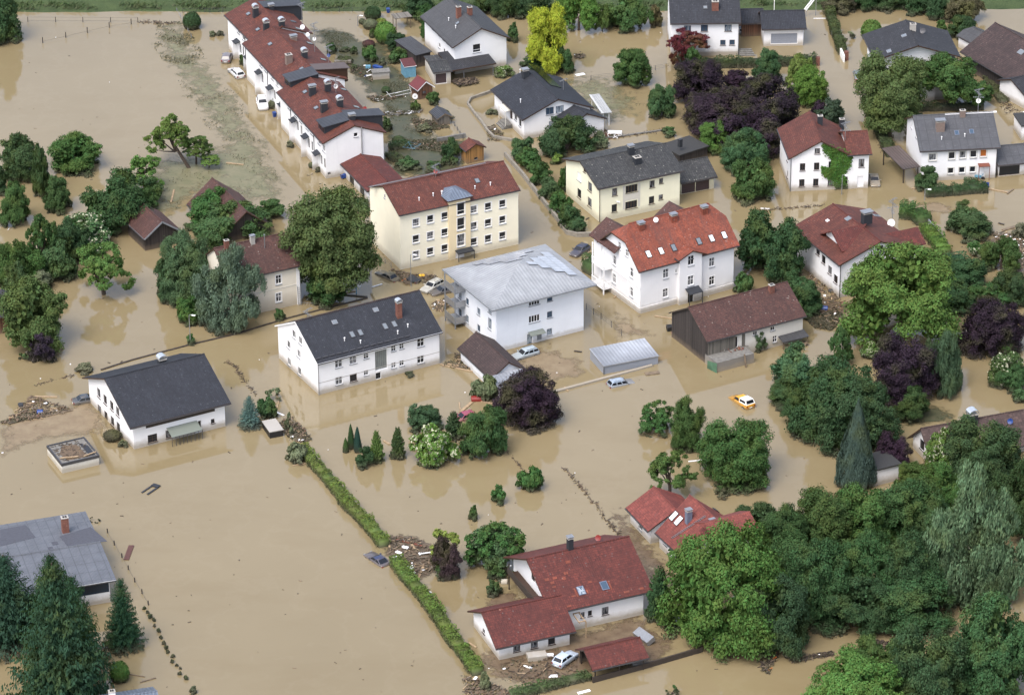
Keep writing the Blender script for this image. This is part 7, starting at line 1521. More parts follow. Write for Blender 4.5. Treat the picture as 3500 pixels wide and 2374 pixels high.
hedge([zp(Z115, 505, 1430), zp(Z115, 720, 1410)], 1.6, .9, (.035, .08, .03), 'low dark hedge across the lowest terrace garden', raw=True)
hedge([zp(Z115, 505, 1500), zp(Z115, 560, 1540), zp(Z115, 700, 1575)], 1.6, .8, (.06, .09, .035), 'battered hedge above the cream block roof', raw=True)
hedge([zp(Z295, 1260, 560), zp(Z295, 1380, 680), zp(Z295, 1440, 850), zp(Z295, 1560, 1040), zp(Z295, 1680, 1230)], 2.0, .7, (.075, .095, .04), 'straggly hedge bank between the low dark roof and the brown roof', raw=True)
hedge([zp(Z18, 1210, 0), zp(Z18, 1215, 5)], .5, .5, 'dk', 'x') if False else None
hedge([zp(Z26, 1060, 745), zp(Z26, 1300, 740), zp(Z26, 1500, 735)], 1.2, 1.3, (.03, .045, .03), 'dark hedge behind the ridge of the panelled roof', raw=True)
# brick pillar and wall ends
boxthing(2892, 205, .7, .7, 2.1, 12, 'brick', 'gate_pillar', 'brick gate pillar with white cap at the end of the olive hedge', 'pillar', raw=True, z=-.4)
boxthing(2795, 223, .7, .7, 2.0, 0, 'brick', 'gate_pillar', 'brick gate pillar at the right end of the long garden hedge', 'pillar', raw=True, z=-.4)
poly_wall([zp(Z26, 527, 345), zp(Z26, 560, 420)], .3, 1.3, 'whitep', 'garden_wall', 'short white wall beside the brick gate pillar', raw=True)
# ---------------------------------------------------------------- vehicles
car('hatch', (.16, .15, .17), *zp(Z70, 152, 402), 28, 62*-1, .15, 'grey hatchback parked highest beside the terrace', .1)
car('wagon', (.62, .63, .64), *zp(Z70, 212, 503), -40, -36, .2, 'silver estate car below the grey hatchback', .1)
car('suv', (.80, .80, .81), *zp(Z70, 388, 712), 8, 30, .25, 'white off-roader with dark sunroof beside the terrace', .08)
car('sedan', (.05, .06, .05), *zp(Z97, 836, 482), -44, -20, .62, 'muddy black saloon sunk in debris by the cream block', .8, 3, 0)
car('wagon', (.50, .50, .46), *zp(Z97, 1135, 560), -60, 34, .35, 'mud covered silver estate car before the anthracite roof', .7, 2)
car('hatch', (.06, .07, .09), *zp(Z97, 1205, 588), -50, 12, .45, 'dark car jammed under the steel balconies', .5)
car('wagon', (.38, .45, .50), *zp(Z97, 1760, 1015), -60, 18, .35, 'pale blue estate car behind the mossy garage', .25)
car('hatch', (.03, .04, .08), *zp(Z18, 358, 322), -70, -44*-1, .3, 'dark blue car standing alone in the lane by the villa', .5)
car('wagon', (.34, .42, .52), *zp(Z18, 640, 1200), 80, -18, .70, 'pale blue estate car sunk along the low concrete wall', .6, -2)
car('pickup', (.75, .36, .02), *zp(Z22, 752, 168), -90, -62, .50, 'orange pickup with white canopy in open water', .25, -5, 0, hood=True)
car('coupe', (.02, .035, .10), *zp(Z93, 765, 1205), -54, -36, .62, 'dark blue coupe half sunk at the gap in the long hedge', .45, 2)
car('hatch', (.45, .53, .62), *zp(ZB, 880, 1345), 42, 30*-1, .1, 'silver blue hatchback parked by the tiled carport', .35)
car('sedan', (.30, .26, .20), *zp(Z26, 765, 1225), 6, 26, .35, 'brown mud coated saloon beside the ivy house', .95)
car('sedan', (.18, .22, .24), *zp(Z26, 660, 515), -6, -26, .40, 'dark saloon in the lane behind the yellowish green tree', .4)
car('sedan', (.04, .06, .09), *zp(Z07, 590, 1318), 60, -10, .45, 'dark wrecked saloon at the rear gable of the left white house', .6)
car('hatch', (.28, .05, .09), *zp(Z93, 1350, 255), -40, 10, .55, 'burgundy car among the trees by the bright green tree', .3)
car('sedan', (.03, .04, .08), *zp(Z27, 335, 225), 10, -26, .2, 'dark car beside the brown red roofed house', .1)
car('hatch', (.20, .22, .25), *zp(Z225, 760, 300), 60, 0, .3, 'grey car in the boarded link next to the pale grey garage', .2)
# ---------------------------------------------------------------- walls, kerbs, fences
poly_wall([zp(Z18, 130, 1278), zp(Z18, 845, 1085)], .45, .28, 'conc', 'low_wall', 'long low concrete wall below the silver metal shed', raw=True)
poly_wall([zp(Z15, *p) for p in ((385, 612), (290, 645), (215, 670), (195, 708), (240, 770), (285, 825), (325, 885), (370, 930), (510, 955))], .35, .5, 'curbst', 'garden_wall', 'curved low stone garden wall round the black roofed house', raw=True)
poly_wall([zp(Z15, *p) for p in ((445, 1050), (560, 1180), (700, 1360), (870, 1576))]+[zp(Z18, *p) for p in ((230, 150), (275, 200), (340, 215), (440, 212))], .4, .75, 'curbst', 'garden_wall', 'long lane wall running beside the row of shrubs', raw=True)
poly_wall([zp(Z07, 680, 1112), zp(Z07, 900, 1042), zp(Z07, 1290, 940), zp(Z07, 1600, 868), zp(Z07, 1790, 808), zp(Z97, 200, 755), zp(Z97, 700, 628)], .3, .14, 'beamd', 'kerb', 'dark kerb line between the street lamp and the black roof', cat='kerb', raw=True)
poly_wall([zp(Z70, 1565, 958), zp(Z70, 1755, 925)], .35, .8, 'stone', 'garden_wall', 'short grey garden wall right of the terrace gardens', raw=True)
poly_wall([zp(Z295, 1380, 700), zp(Z295, 1450, 900), zp(Z295, 1580, 1090)], .3, .45, 'curbst', 'garden_wall', 'garden wall along the straggly hedge bank at the top right', raw=True)
poly_wall([zp(Z15, 1120, 935), zp(Z15, 1300, 910), zp(Z15, 1510, 880)], .25, .25, 'stone', 'low_wall', 'low wall with debris between the black roof and the purple trees', raw=True)
poly_wall([zp(ZB, 1070, 1490), zp(ZB, 1420, 1395), zp(ZB, 1833, 1275)], .25, .8, 'beamd', 'garden_wall', 'dark wall running right from the tiled carport', raw=True)
poly_wall([zp(Z306, 520, 490), zp(Z306, 640, 640), zp(Z306, 760, 800)], .2, .9, 'greyp', 'garden_wall', 'thin grey wall behind the light green hedge', raw=True)
fence([zp(Z00 if False else Zm(0, 0), *p) for p in ((190, 148), (930, 152))], 5.2, 1.0, 'row of wooden field posts along the foot of the embankment', 'field_fence', 'beamd', .07, 2, raw=True)
fence([zp(Zm(0, 0), *p) for p in ((290, 290), (445, 255), (590, 222), (735, 188), (885, 165))], 6.5, 1.1, 'leaning field posts running towards the embankment corner', 'field_fence', 'beamd', .09, 1, raw=True)
fence([zp(Zm(0, 0), 1190, 75), zp(Zm(0, 0), 1290, 255)], 3, .6, 'short rail fence left of the clipped egg shaped shrub', 'rail_fence', 'greyp', .06, 2, raw=True)
fence([zp(Zm(0, 0), 1230, 88), zp(Zm(0, 0), 1590, 82)], 2.5, .9, 'thin garden fence at the foot of the embankment by the terrace', 'garden_fence', 'steeld', .04, 2, raw=True)
fence([zp(Z18, 400, 705), zp(Z18, 500, 770), zp(Z18, 640, 880)], 2.6, 1.1, 'dark wire fence beside the silver metal shed', 'wire_fence', raw=True)
fence([zp(Z0B, 722, 485), zp(Z0B, 820, 650), zp(Z0B, 910, 815), zp(Z0B, 1000, 970)], 4.2, .7, 'fence posts in the water right of the patched grey roof', 'field_fence', 'beamd', .09, 1, raw=True)
fence([zp(Z15, 860, 560), zp(Z15, 1190, 520), zp(Z15, 1590, 450)], 4, .9, 'wire fence across the flooded meadow below the lone round tree', 'wire_fence', raw=True)
fence([zp(Z97, 738, 345), zp(Z97, 860, 420)], 1.8, .9, 'low white fence at the left wall of the cream block', 'garden_fence', 'steel', raw=True)
fence([zp(Z70, 1660, 820), zp(Z70, 1740, 940)], 2.0, .8, 'garden fence by the black felt hut', 'garden_fence', 'steeld', raw=True)
fence([zp(Z70, 0, 84), zp(Z70, 190, 82)], 2.5, .8, 'garden fence behind the upper end of the terrace', 'garden_fence', 'steeld', raw=True)
fence([zp(Z70, 640, 82), zp(Z70, 1080, 78)], 2.5, .8, 'garden fence at the embankment foot right of the terrace', 'garden_fence', 'steeld', raw=True)
# clumps of debris caught along drowned fences
def snag(pts, name, lab, seed, w=.6, n=110, raw=True):
    W = [G(*p) for p in pts]; A = []; B = []
    poly = []
    for i, q in enumerate(W):
        d = (W[min(i+1, len(W)-1)]-W[max(0, i-1)]).normalized(); e = Vector((-d.y, d.x, 0))*w/2; A.append(q+e); B.append(q-e)
    P2 = A+B[::-1]; rg = random.Random(seed); mb = MB(); o0 = W[0]; L = sum((W[i+1]-W[i]).length for i in range(len(W)-1))
    for _ in range(n):
        i = rg.randrange(len(W)-1); t = rg.random(); q = W[i].lerp(W[i+1], t); q = q+Vector((rg.gauss(0, w*.4), rg.gauss(0, w*.4), 0)); a = rg.uniform(0, 6.3); l_ = rg.uniform(.12, .6)
        mb.bar((q.x-o0.x, q.y-o0.y, rg.uniform(0, .12)), (q.x-o0.x+math.cos(a)*l_, q.y-o0.y+math.sin(a)*l_, rg.uniform(0, .3)), rg.uniform(.03, .12), rg.uniform(.03, .08), rg.choice((0, 0, 1, 2)))
    o = mb.build(name, ['bark', 'beamg', 'mud']); o.location = (o0.x, o0.y, 0); o['kind'] = 'stuff'; o['label'] = lab
snag([zp(ZB, *p) for p in ((860, 0), (975, 110), (1080, 240), (1180, 380), (1265, 475))], 'drift_line', 'twigs and litter caught on a drowned fence above the wine red house', 1, .35, n=170)
snag([zp(Z93, 1600, 420), zp(Z93, 1680, 520), zp(Z93, 1780, 640)], 'drift_line', 'faint line of twigs leading up from the drowned fence', 2, .3, 50)
snag([zp(Z07, 1525, 1050), zp(Z07, 1600, 1110), zp(Z07, 1640, 1180), zp(Z07, 1725, 1285)], 'drift_line', 'line of twigs and litter above the blue spruce', 3, .4, 90)
snag([zp(Z26, 0, 1420), zp(Z26, 230, 1400), zp(Z26, 420, 1385)], 'drift_line', 'twigs caught on a fence below the ivy house', 4, .5, 90)
snag([zp(Z15, 1120, 935), zp(Z15, 1300, 912), zp(Z15, 1510, 878)], 'drift_line', 'driftwood on the low wall near the purple trees', 5, .7, 130)
snag([zp(Zm(0, 0), 930, 150), zp(Zm(0, 0), 1180, 160)], 'drift_line', 'grass and twigs caught at the embankment corner', 6, .9, 120)
snag([zp(Z07, 240, 1215), zp(Z07, 420, 1165), zp(Z07, 500, 1150)], 'drift_line', 'twigs along a sunken kerb left of the black roof', 7, .25, 40)
snag([zp(Z295, 1400, 720), zp(Z295, 1560, 1000), zp(Z295, 1700, 1230), zp(Z295, 1800, 1350)], 'drift_line', 'broken plants along the top right garden wall', 8, 1.6, 260)
snag([zp(Z26, 735, 790), zp(Z26, 800, 900), zp(Z26, 890, 1080)], 'drift_line', 'pale splinters scattered along the lane hedge', 9, 1.5, 60)
# row of tiny plants, lower left
for i, (x, y, r_) in enumerate([(972, 990, 14), (992, 1015, 14), (1010, 1045, 17), (1035, 1068, 15), (1040, 1108, 12), (1068, 1140, 16), (1085, 1185, 15), (1105, 1225, 16), (1118, 1255, 15), (1128, 1282, 15), (1162, 1312, 16), (1160, 1348, 14), (1190, 1373, 12), (1213, 1392, 11), (1210, 1430, 14), (1250, 1458, 18), (1300, 1545, 30)]):
    X, Y = zp(Z0B, x, y); q = r_*k5; o = tree('S%d' % (i % 3), X-q, X+q, Y-q, Y+q, ('md', 'gy', 'bl')[i % 3], 'tiny half drowned plant in the line running down the lower left water', cat='plant', name='seedling', raw=True, group='tiny plants in a line in the lower left water')
for j, (x, y, r_) in enumerate([(610, 398, 26), (655, 402, 22)]):
    X, Y = zp(Z0B, x, y); q = r_*k5; tree('T%d' % j, X-q, X+q, Y-q*.7, Y+q*.7, 'gy', ('left' if j == 0 else 'right')+' tuft of drowned twigs behind the patched grey roof', cat='plant', name='seedling', raw=True)
# ---------------------------------------------------------------- debris rafts
debris('debris_raft', [zp(Z93, *p) for p in ((850, 1060), (1000, 1050), (1120, 1120), (1150, 1270), (1040, 1330), (950, 1220), (850, 1180)) ], 260, 3, 'raft of planks and litter at the gap in the long hedge', raw=True)
gs('debris_mat', [zp(Z93, *p) for p in ((820, 1050), (1000, 1045), (1120, 1110), (1160, 1280), (1040, 1340), (950, 1220), (840, 1190))], 's_lit', z=.02, raw=True, falloff=1.2, kind='stuff')
debris('debris_raft', [zp(Z012, *p) for p in ((60, 620), (170, 490), (290, 410), (400, 440), (570, 500), (640, 530), (380, 600), (200, 620))], 330, 4, 'heap of driftwood left of the left white house', raw=True)
debris('debris_raft', [zp(Z012, *p) for p in ((0, 640), (260, 560), (350, 590), (100, 655))], 60, 14, 'grass and twigs at the foot of the driftwood heap', raw=True, leaves=900)
debris('debris_raft', [zp(Z97, *p) for p in ((860, 430), (1000, 470), (1170, 480), (1100, 530), (960, 540), (890, 500))], 200, 5, 'broken furniture and planks between cars by the cream block', raw=True, mats=('mud', 'beamg', 'woodg', 'orangep', 'bark', 'yellowp', 'terra'), wts=(.36, .28, .17, .02, .14, .01, .02))
debris('debris_raft', [zp(Z97, *p) for p in ((1140, 660), (1225, 630), (1275, 680), (1200, 720), (1140, 700))], 120, 6, 'bundle of pale planks under the steel balconies', raw=True, mats=('beam', 'beamg', 'beam', 'beamd', 'bark', 'whitep', 'beam'))
debris('debris_raft', [zp(Z27, *p) for p in ((300, 380), (360, 400), (440, 480), (520, 620), (590, 690), (560, 730), (400, 720), (330, 560))], 420, 7, 'firewood and roof slats spilled beside the brown red roofed house', raw=True, big=.6, mats=('mud', 'beamg', 'woodo', 'beam', 'bark', 'whitep', 'terra'))
debris('debris_raft', [zp(Z306, *p) for p in ((1200, 610), (1500, 640), (1576, 700), (1560, 1000), (1500, 1040), (1520, 780), (1300, 690))], 330, 8, 'driftwood and white litter at the right edge', raw=True, mats=('mud', 'beamg', 'woodg', 'beam', 'bark', 'whitep', 'whitep'), wts=(.28, .25, .15, .12, .1, .06, .04))
debris('debris_raft', [zp(ZB, *p) for p in ((150, 1440), (330, 1480), (480, 1540), (500, 1600), (200, 1600))], 200, 9, 'litter at the lower end of the long hedge', raw=True)
debris('debris_raft', [zp(Zm(2600, 1574), *p) for p in ((0, 1250), (120, 1290), (60, 1440), (0, 1420))], 90, 10, 'dark driftwood under the large maple at the channel', raw=True, mats=('bark', 'beamd', 'beamg', 'orangep', 'bark', 'redp', 'bark'))
debris('debris_raft', [zp(Zm(2600, 1574), *p) for p in ((740, 1200), (860, 1230), (870, 1280), (760, 1250))], 80, 11, 'dark driftwood with white bottles on the channel', raw=True, mats=('bark', 'beamd', 'beamg', 'bark', 'bark', 'whitep', 'bark'))
debris('debris_raft', [zp(Zm(2600, 1574), *p) for p in ((160, 1320), (480, 1290), (500, 1310), (220, 1360))], 90, 12, 'driftwood line along the wood bank', raw=True, mats=('bark', 'beamd', 'beamg', 'bark', 'bark', 'whitep', 'bark'))
debris('debris_raft', [zp(Z97, *p) for p in ((1190, 1075), (1290, 1040), (1290, 1000), (1350, 1010), (1400, 1110), (1260, 1100))], 60, 13, 'timber washed between the long white house and the mossy garage', raw=True)
debris('rubble', [zp(Z18, *p) for p in ((1240, 1000), (1380, 965), (1500, 980), (1480, 1040), (1300, 1060))], 160, 21, 'red bricks and rubble on the concrete terrace', raw=True, big=.4, mats=('terra', 'stone', 'terra', 'beamg', 'mud', 'stone', 'stone')).location.z = 1.5
debris('log_pile', [zp(Z27, *p) for p in ((140, 960), (300, 925), (310, 950), (170, 975))], 150, 22, 'stacked and spilled logs under the lean-to', raw=True, big=.7, mats=('beamg', 'beam', 'woodg', 'beamg', 'bark', 'beamg', 'beam'))
debris('brushwood', [zp(Z115, *p) for p in ((1110, 800), (1200, 765), (1350, 770), (1370, 810), (1180, 845))], 220, 23, 'brushwood pile in front of the covered terrace', raw=True, mats=('bark', 'beamg', 'bark', 'bark', 'bark', 'beamg', 'bark'), leaves=700).location.z = .3
debris('debris_raft', [zp(Z15, *p) for p in ((320, 860), (370, 840), (440, 900), (420, 950), (330, 950))], 50, 24, 'planks caught on the curved garden wall', raw=True)
debris('debris_raft', [zp(Z15, *p) for p in ((1100, 880), (1230, 900), (1210, 930), (1110, 940))], 60, 25, 'tiles and white junk at the corner of the black roofed house', raw=True, mats=('terra', 'whitep', 'stone', 'beamg', 'mud', 'whitep', 'terra'))
debris('debris_raft', [zp(Z93, *p) for p in ((90, 300), (180, 240), (280, 330), (330, 400), (280, 420), (180, 400))], 130, 26, 'muddy litter at the upper end of the long hedge', raw=True, leaves=900)
debris('debris_raft', [zp(Z15, *p) for p in ((910, 370), (970, 370), (975, 395), (920, 395))], 40, 27, 'small raft of broken boards in the flooded meadow', raw=True)
debris('garden_litter', [zp(Z115, *p) for p in ((720, 1140), (980, 1170), (1100, 1230), (900, 1260), (760, 1230))], 70, 28, 'battered plants and scrap round the black felt hut', raw=True, leaves=1600)
debris('garden_litter', [zp(Z115, *p) for p in ((560, 1360), (1000, 1340), (1230, 1400), (1180, 1500), (900, 1450), (640, 1440))], 80, 29, 'flattened plants in the lowest terrace garden', raw=True, leaves=2600)
debris('garden_litter', [zp(Z115, *p) for p in ((120, 640), (330, 620), (420, 700), (330, 790), (150, 700))], 90, 30, 'scattered garden things beside the grey bunker', raw=True, leaves=700, mats=('blueplastic', 'beamg', 'woodg', 'whitep', 'bark', 'whitep', 'terra'), wts=(.06, .3, .3, .06, .2, .04, .04))
debris('garden_litter', [zp(Z115, *p) for p in ((280, 930), (480, 930), (680, 920), (560, 960), (350, 980))], 60, 31, 'garden furniture bits on the middle lawn', raw=True, leaves=500, mats=('mud', 'beamg', 'woodg', 'whitep', 'bark', 'whitep', 'terra'))
debris('garden_litter', [zp(Z115, *p) for p in ((400, 1090), (620, 1070), (820, 1080), (640, 1110), (450, 1115))], 90, 32, 'row of stones and plants across the lawns', raw=True, leaves=500, mats=('stone', 'stone', 'mud', 'whitep', 'bark', 'stone', 'terra'))
debris('drifting_reeds', [zp(Z27, *p) for p in ((310, 780), (520, 700), (560, 760), (480, 850), (360, 830))], 60, 33, 'flattened brush below the firewood spill', raw=True, leaves=2200)
debris('yard_litter', [zp(ZB, *p) for p in ((430, 1350), (800, 1290), (1000, 1400), (700, 1500), (420, 1480))], 90, 34, 'scattered white litter over the muddy yard', raw=True, leaves=300, mats=('mud', 'mud', 'mud', 'beam', 'bark', 'whitep', 'stone'))
tufts('grass_tufts', [[(355, 50), (420, 50), (465, 130), (450, 150), (370, 140), (350, 110)], [(400, 180), (470, 190), (540, 210), (640, 420), (600, 450), (500, 330), (440, 250)]], 5200, .22, 'gy', .15, 2.2, 3, .25)
tufts('grass_tufts', [[(300, 430), (440, 345), (560, 350), (640, 440), (590, 470), (470, 440), (400, 480)]], 1500, .18, 'gy', .14, 2.4, 5, .45)
tufts('lawn_grass', [[(720, 66), (790, 75), (815, 95), (760, 115)], [(860, 170), (930, 170), (925, 230), (880, 215)], [(870, 225), (945, 235), (935, 275), (890, 275)], [(880, 280), (1000, 290), (960, 330), (890, 320)]], 3000, .10, 'dk', .12, 3, 6, .1)
tufts('embankment_tussocks', [[(-20, 12), (1900, 4), (1900, 18), (-20, 27)]], 9000, .35, 'md', .35, 5, 7, .0).location.z = .5
tufts('yard_weeds', [[(1180, 1480), (1240, 1450), (1330, 1500), (1240, 1530), (1130, 1520)]], 900, .12, 'ol', .12, 1.6, 8, .3)
tufts('meadow_weeds', [[(1290, 190), (1420, 180), (1460, 240), (1380, 275), (1300, 250)]], 900, .1, 'gy', .13, 2, 9, .7)
# ---------------------------------------------------------------- planks and odd things
B_ = Zm(0, 0)
pl = [(zp(B_, 1525, 1098), zp(B_, 1640, 1112), 'pale plank lying on the washed grass below the terrace', 'beam', .3), (zp(B_, 1172, 1280), zp(B_, 1152, 1365), 'pale plank standing off the wooden barn', 'beam', .3),
      (zp(Z18, 862, 750), zp(Z18, 985, 768), 'long white plank before the barn gable', 'beam', .25), (zp(Z07, 232, 1292), zp(Z07, 385, 1294), 'long beam at the top of the driftwood heap', 'beam', .3), (zp(Z07, 90, 1450), zp(Z07, 148, 1372), 'slanting plank on the driftwood heap', 'beam', .3),
      (zp(Z07, 300, 1425), zp(Z07, 492, 1382), 'grey beam at the lower side of the driftwood heap', 'beamg', .35), (zp(Z0B, 850, 668), zp(Z0B, 885, 572), 'brown board in the water right of the patched roof', plain('red_brown_board', (.14, .06, .05), .7), .75),
      (zp(Z97, 1190, 1075), zp(Z97, 1410, 1125), 'longest timber between the white house and the garage', 'beam', .35), (zp(Z97, 1305, 1085), zp(Z97, 1340, 1020), 'upright slanting timber beside the mossy garage', 'beam', .35), (zp(Z97, 1240, 1072), zp(Z97, 1360, 1098), 'second timber lying by the mossy garage', 'beam', .3),
      (zp(Z93, 1325, 215), zp(Z93, 1405, 148), 'wide plank left of the orange container', 'beam', .5), (zp(Z93, 1468, 142), zp(Z93, 1575, 165), 'long plank right of the orange container', 'beam', .3), (zp(Z93, 1320, 150), zp(Z93, 1326, 200), 'short plank beside the wide plank', 'beam', .2),
      (zp(Z93, 895, 1072), zp(Z93, 1070, 1115), 'reddish long plank on the hedge debris raft', 'terra', .35), (zp(Z93, 975, 1068), zp(Z93, 1020, 1135), 'pale plank crossing the hedge debris raft', 'beam', .35), (zp(Z93, 1045, 1328), zp(Z93, 1082, 1240), 'plank at the lower end of the hedge debris raft', 'beam', .3),
      (zp(Z93, 845, 1050), zp(Z93, 850, 1125), 'plank beside the end of the middle hedge piece', 'beam', .25), (zp(Z93, 835, 1170), zp(Z93, 935, 1100), 'slanting plank on the hedge debris raft', 'beamg', .25), (zp(Z93, 200, 574), zp(Z93, 290, 560), 'thin plank left of the upper hedge piece', 'beam', .2),
      (zp(Z93, 175, 374), zp(Z93, 312, 374), 'plank above the upper end of the long hedge', 'beam', .25), (zp(Z93, 78, 212), zp(Z93, 138, 238), 'white plank above the garden box', 'whitep', .3), (zp(Z93, 92, 190), zp(Z93, 112, 115), 'thin slanting plank by the corner of the long house', 'beam', .15),
      (zp(Z22, 345, 625), zp(Z22, 448, 615), 'white pole left of the largest round tree', 'whitep', .2), (zp(Z93, 810, 405), zp(Z93, 852, 432), 'plank between the two young spruces', 'beam', .3), (zp(Z306, 990, 105), zp(Z306, 1400, 185), 'long broken pale tree trunk by the dark clipped hedge', 'beam', .35),
      (zp(Z306, 1395, 200), zp(Z306, 1460, 150), 'broken root end of the pale trunk', 'beamg', .3), (zp(Z306, 365, 140), zp(Z306, 500, 148), 'white board by the street sign', 'beam', .35), (zp(Z306, 1345, 592), zp(Z306, 1515, 545), 'thick log at the right edge', 'beamg', .6),
      (zp(Z306, 1300, 515), zp(Z306, 1362, 532), 'small dark board above the thick log', 'beamd', .3), (zp(Z97, 540, 596), zp(Z97, 620, 583), 'pale board before the dark round tree', 'beam', .2), (zp(Z97, 530, 605), zp(Z97, 700, 622), 'dark beam before the dark round tree', 'beamd', .4),
      (zp(Z97, 732, 556), zp(Z97, 800, 535), 'white pole with a blue float near the sunk saloon', 'whitep', .2), (zp(Z15, 990, 1480), zp(Z15, 1012, 1468), 'dark stick below the yellow house', 'beamd', .2), (zp(Z26, 735, 832), zp(Z26, 800, 842), 'pale plank on the narrow lane hedge', 'beam', .2),
      (zp(Z26, 0, 1405), zp(Z26, 62, 1410), 'white plank at the fence below the ivy house', 'whitep', .2), (zp(Z26, 355, 128), zp(Z26, 458, 127), 'white goal bar lying beside the ladder', 'whitep', .15), (zp(ZB, 590, 1375), zp(ZB, 648, 1392), 'white slat on the muddy yard', 'whitep', .3),
      (zp(ZB, 210, 1215), zp(ZB, 260, 1248), 'pale plank left of the lower wing', 'beam', .25), (zp(Z18, 320, 986), zp(Z18, 372, 992), 'dark board left of the silver metal shed', 'beamd', .3), (zp(Z18, 585, 630), zp(Z18, 625, 596), 'pale slat leaning at the villa wall', 'beam', .2),
      (zp(Z27, 445, 770), zp(Z27, 492, 820), 'pale plank below the blue barrel', 'beam', .25), (zp(Z18, 255, 1228), zp(Z18, 280, 1255), 'short plank on the low concrete wall', 'beam', .2), (zp(Z0B, 870, 1438), zp(Z0B, 975, 1455), 'brown branch near the clipped round bush', 'beamg', .12), (zp(Z0B, 945, 1492), zp(Z0B, 1050, 1462), 'broken branch with a pale end near the bottom', 'beamg', .2)]
for (a, b, lab, mt, w_) in pl: plank(a[0], a[1], b[0], b[1], lab, mt, w_, .10, .08, raw=True)
bin_(*zp(Z70, 470, 785), 20, 'blueplastic', 'upright blue wheelie bin below the white off-roader'); bin_(*zp(Z70, 580, 882), 60, 'blueplastic', 'blue bin tipped over by the terrace steps', True)
bin_(*zp(Z70, 918, 1205), 120, 'blueplastic', 'blue bin lying at the front gable of the terrace', True); bin_(*zp(Z70, 1235, 85), 10, 'blueplastic', 'blue bin at the embankment fence above the gardens'); bin_(*zp(Z70, 200, 390), 100, 'blueplastic', 'blue bin lying behind the grey hatchback', True)
bin_(*zp(Z70, 700, 960), 0, 'black', 'black bin under a terrace canopy'); bin_(*zp(Z306, 1140, 105), 30, 'blueplastic', 'blue bin beside the wrecked motorcycle', True); bin_(*zp(Z26, 487, 240), 0, 'greyp', 'tall grey bin leaning on the olive hedge')
def barrel(x, y, mat, lab, L=1.0, r_=.33, rz=20, name='barrel'):
    a = G(x, y); mb = MB(); mb.tube([(-L/2, 0, .12), (-L/2+.06, 0, .12), (L/2-.06, 0, .12), (L/2, 0, .12)], [r_*.85, r_, r_, r_*.85], 14); o = mb.build(name, mat, smooth=False); o.location = (a.x, a.y, 0); o.rotation_euler = (0, 0, R(rz)); return tag(o, lab, 'barrel')
barrel(*zp(Z27, 418, 700), 'blueplastic', 'bright blue barrel on the spilled firewood', 1.6, .42, -10); barrel(*zp(Z93, 1438, 130), 'redp', 'orange red container floating near the purple beech', 1.7, .6, 5); barrel(*zp(Z27, 487, 585), 'black', 'black barrel at the wall below the brown red roof', 1.4, .35, -10)
barrel(*zp(Z012, 360, 552), 'blueplastic', 'dark blue drum in the driftwood heap', .9, .4, 0); barrel(*zp(Z012, 185, 490), 'slate', 'dark tyre-like drum at the left of the driftwood heap', .7, .4, 20); barrel(*zp(ZB, 455, 795), 'concw', 'pale round tank among bushes by the balcony', .9, .45, 0)
barrel(*zp(Z93, 1520, 215), 'black', 'black tub beside the burgundy car', .6, .35, 0)
boxthing(*zp(Z93, 1575, 210), 1.9, 1.2, 1.1, 15, 'slate', 'container', 'dark container below the purple beech', 'container', raw=True)
boxthing(*zp(ZB, 682, 1320), 2.6, 1.4, .9, 12, 'conc', 'trough', 'concrete trough at the wall of the lower wing', 'trough', raw=True)
boxthing(*zp(ZB, 770, 1310), 1.1, .5, .35, 5, 'whitep', 'box', 'white box left of the silver blue hatchback', 'box', raw=True, z=.1)
boxthing(*zp(ZB, 795, 1450), 1.2, .6, .15, 5, 'whitep', 'board', 'white board on the lower yard', 'board', raw=True, z=.05)
boxthing(*zp(ZB, 1435, 1190), 3.2, 1.3, .8, -55, 'steel', 'trailer_box', 'tipped pale metal trailer box beside the carport', 'trailer', raw=True, z=.2, tilt=(25, 0))
boxthing(*zp(ZB, 1010, 1555), 1.8, .5, .12, 25, 'whitep', 'board', 'white board floating below the dark bottom hedge', 'board', raw=True, z=0)
boxthing(*zp(Z15, 952, 505), 1.7, .8, .12, 25, 'whitep', 'board', 'white board floating in the meadow beside the black roof', 'board', raw=True, z=.02)
boxthing(*zp(Z15, 1185, 905), 2.4, .7, .5, -5, 'whitep', 'fridge', 'white fridge lying at the corner of the black roofed house', 'fridge', raw=True, z=.1)
boxthing(*zp(Z97, 520+1075-1075, 1572), .1, .1, .1, 0, 'whitep', 'scrap', 'tiny white scrap', 'scrap', raw=True) if False else None
boxthing(*zp(Z18, 845, 1135), 2.2, .9, .2, 15, 'beamg', 'board', 'floating muddy board right of the sunk estate car', 'board', raw=True, z=-.05)
boxthing(*zp(Z18, 1015, 888), 2.0, 1.0, .12, -30, plain('rusty_sheet', (.30, .14, .12), .6), 'metal_sheet', 'rusty red sheet leaning at the barn gable', 'sheet', raw=True, z=.3, tilt=(0, 25))
boxthing(*zp(Z18, 975, 840), 1.5, 1.1, .9, 10, 'black', 'trolley', 'black cart with plants at the barn gable', 'cart', raw=True)
boxthing(*zp(Z70, 1165, 465), 1.9, .7, .5, -35, 'blueplastic', 'tub', 'blue tub with white lid behind the terrace', 'tub', raw=True, z=.1)
boxthing(*zp(Z70, 1100, 462), .9, .7, .5, 0, 'bluep', 'tub', 'dull blue crate behind the brown dormer', 'crate', raw=True, z=.1)
boxthing(*zp(Z70, 930, 432), 3.0, .7, .5, 3, 'woodg', 'planter', 'long wooden trough behind the brown dormer', 'planter', raw=True, z=.2)
boxthing(*zp(Z97, 1068, 482), 1.0, .6, .25, 15, 'yellowp', 'tarpaulin', 'crumpled yellow sheet in the debris by the cream block', 'tarpaulin', raw=True, z=.1, tilt=(8, 6), bevel=.15)
